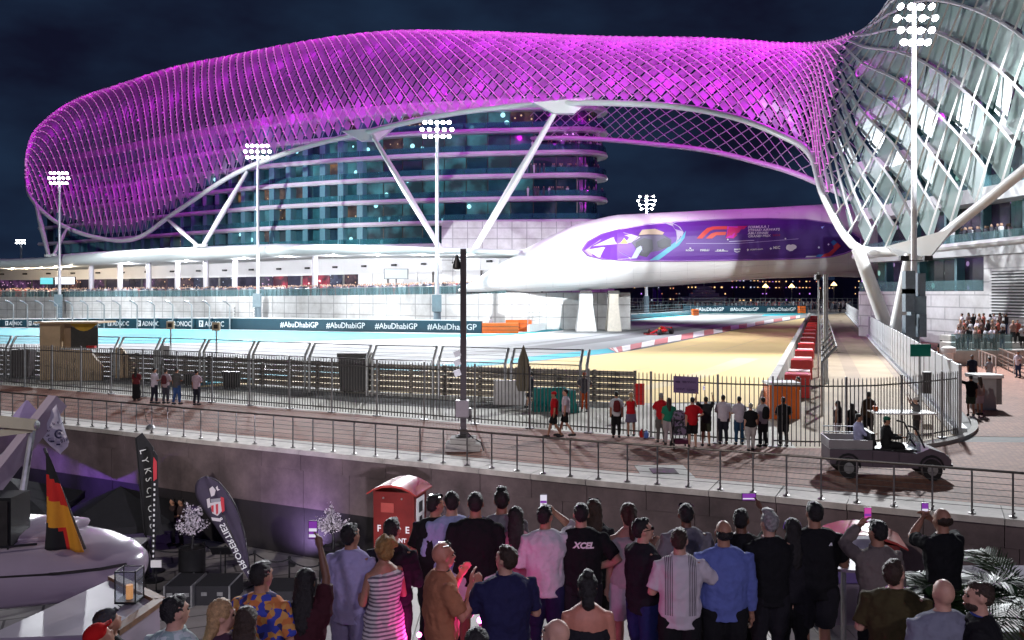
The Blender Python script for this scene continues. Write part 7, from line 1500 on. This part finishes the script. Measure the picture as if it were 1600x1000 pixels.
# potted palms at right
def palm(base, label, n=14, L=.9, seed=0, col=(.018,.045,.012)):
    o = thing('potted_palm', label, 'palm', base); rnd = random.Random(seed); MB().lathe(base, [(.20,0),(.24,.35),(.26,.38),(.22,.38)], 16).build('pot', BLACK, o, True); MB().tube([base+V((0,0,.3)), base+V((0,0,.75))], [.05,.03], 8).build('trunk', TEAK, o)
    for i in range(n):
        a = 2*math.pi*i/n+rnd.uniform(-.2,.2); el_ = rnd.uniform(.25,1.25); l = L*rnd.uniform(.8,1.15); m = MB(); pts__ = []
        for k in range(11): t = k/10; pts__.append(base+V((0,0,.7))+V((math.cos(a)*math.cos(el_)*l*t, math.sin(a)*math.cos(el_)*l*t, math.sin(el_)*l*t-.55*l*t*t)))
        m.tube(pts__, [.008*(1-.07*k) for k in range(11)], 4); sd = V((-math.sin(a),math.cos(a),0))
        for k in range(1, 30):
            t = k/30*10; j = min(9, int(t)); c = pts__[j].lerp(pts__[j+1], t-j); dr = (pts__[j+1]-pts__[j]).normalized(); w = .26*l*math.sin(math.pi*min(1,(k+3)/34))+.03
            for s in (-1,1): tip = c+(sd*s*.75+dr*.65)*w-V((0,0,.10*w+rnd.uniform(0,.03))); q = dr*.010; m.add([c-q, c+q, c.lerp(tip,.6)+q*1.1, tip, c.lerp(tip,.6)-q*1.1], [(0,1,2,3,4)])
        m.build('frond', mat('palm_leaf_%d' % int(col[1]*100), col, .45, var=.4, vscale=6), o)
    return o
palm(V((XZ(1505,8.8),8.8,DZ)), 'potted palm with dark fronds behind the bald man', 16, 1.2, 1); palm(V((XZ(1600,9.3),9.3,DZ)), 'potted palm with lighter fronds at the right edge', 16, 1.3, 2, (.035,.065,.016))
o = thing('lounge_table', 'white table among the palm fronds at right edge', 'table', V((XZ(1570,10),10,DZ))); q = o.location; MB().box(q+V((0,0,.78)), (1.2,.7,.05)).build('tabletop', fab((.40,.36,.42)), o)
for x in (-.5,.5): MB().bar(q+V((x,0,0)), q+V((x,0,.76)), .06).build('leg', STEEL, o)
# ---- lamps of the marina and the yacht, most of them unseen and assumed
o = thing('pink_spot_lamp', 'small magenta lamp glowing beside the man in navy', 'lamp', P(750,969,8.2)-V((0,0,.05))); lp_ = P(750,969,8.2); MB().ell(lp_, (.028,.028,.028), 10, 8).build('bulb', mat('pink_bulb',(1,.3,.8),.4,var=0,emit=(1,.12,.65),estr=14), o, True); MB().bar(V((lp_.x,lp_.y,DZ)), lp_, .02).build('stem', BLACK, o); MB().box(V((lp_.x,lp_.y,DZ+.02)), (.18,.18,.04)).build('base', BLACK, o)
light('pink_light', 'POINT', lp_+V((0,-.06,.02)), PINKP, (1,.06,.42), rad=.03, parent=o)
p2 = P(655,992,8.6); o = thing('pink_spot_lamp', 'assumed small magenta lamp near the striped dress at deck level', 'lamp', V((p2.x,p2.y,DZ))); MB().ell(p2, (.025,.025,.025), 10, 8).build('bulb', MATS['pink_bulb'], o, True); MB().bar(V((p2.x,p2.y,DZ)), p2, .02).build('stem', BLACK, o); MB().box(V((p2.x,p2.y,DZ+.02)), (.18,.18,.04)).build('base', BLACK, o)  # lamp itself unseen, assumed for the pink light on the legs
light('pink_light', 'POINT', p2+V((0,-.06,.02)), PINKP*.6, (1,.06,.42), rad=.03, parent=o)
def added_deck_lamp(loc, power, col, label, aim, ang=110):
    o = thing('added_deck_lamp', label, 'lamp', V((loc[0],loc[1],loc[2]))); MB().box(V(loc)+V((0,0,.08)), (.35,.25,.1)).build('housing', WHITE2, o); MB().bar(V(loc)+V((0,0,.1)), V(loc)+V((0,-.6,.3)), .06).build('bracket', STEEL, o)
    light('added_deck_light', 'SPOT', V(loc)-V((0,0,.1)), power, col, aim, ang, .9, .25, o)
added_deck_lamp((-1.6,-.8,7.2), DECKP, (.80,.70,1.0), 'assumed lamp on the yacht superstructure, port side behind the viewer', (-1.5,6.5,2.5))  # both superstructure lamps are assumed, added to light the guests from behind
added_deck_lamp((4.2,-.8,7.2), DECKP, (.90,.80,.95), 'assumed lamp on the yacht superstructure, starboard side behind the viewer', (2.5,6.5,2.5))
added_deck_lamp((-1.1,12.5,.9), DECKP*9, (.95,.88,1.0), 'unseen added lamp below the deck edge brightening the lower quay', (-9.5,28,-3.2), 80)  # hidden extra lamp, added to brighten the lower quay floor
mo = thing('assumed_marina_mast', 'assumed marina light mast, unseen behind the viewer, facing the promenade', 'floodlight', V((-25,-15,LQ-1))); MB().tube([V((-25,-15,LQ-1)), V((-25,-15,25))], [.3,.2], 12).build('pole', STEEL, mo, True); MB().box(V((-25,-14.8,25)), (1.6,.5,.6)).build('lamp_head', STEEL, mo)  # assumed mast, added out of view as fill for the people at the fence
light('assumed_marina_light', 'SPOT', V((-24.9,-14.3,25)), 30000, (1,.93,.86), V((8,41,0)), 38, .6, .5, mo); light('assumed_marina_light', 'SPOT', V((-25.4,-14.3,25)), 26000, (1,.93,.86), V((-19,50,0)), 36, .6, .5, mo)
for px, y, pw, col, lab in ((10,860,QUAYP*1.5,(.30,.12,1),'assumed violet uplight at foot of the quay wall, left'), (150,862,QUAYP,(.42,.2,1),'assumed violet uplight at foot of the quay wall, second'), (470,868,QUAYP*.28,(.62,.42,1),'assumed violet uplight behind the black parasols, third'), (1010,905,QUAYP*1.0,(.72,.5,.95),'assumed violet uplight hidden behind the guests, fourth')):  # unseen lamps, added to give the quay wall its violet light
    p = G(px, y, LQ)-V((0,1.2,0)); o = thing('assumed_quay_uplight', lab, 'lamp', p); MB().lathe(p, [(.1,0),(.12,.12),(.08,.14)], 10).build('housing', BLACK, o); light('uplight', 'SPOT', p+V((0,0,.2)), pw, col, p+V((.3,2.2,2.6)), 120, .9, .1, o)
# ---- bake the soft meshes
bpy.context.view_layer.update(); dg = bpy.context.evaluated_depsgraph_get()
for o in BAKE:
    me = bpy.data.meshes.new_from_object(o.evaluated_get(dg)); me.name = o.name; 
    me.polygons.foreach_set('use_smooth', [True]*len(me.polygons)); old = o.data
    if not me.materials: me.materials.append(old.materials[0])
    o.modifiers.clear(); o.data = me
for o in BAKE: pass
for src_, loc, yw, lab in CROWD: dup(src_, loc, yw, lab, 'spectators on the right-hand stand')
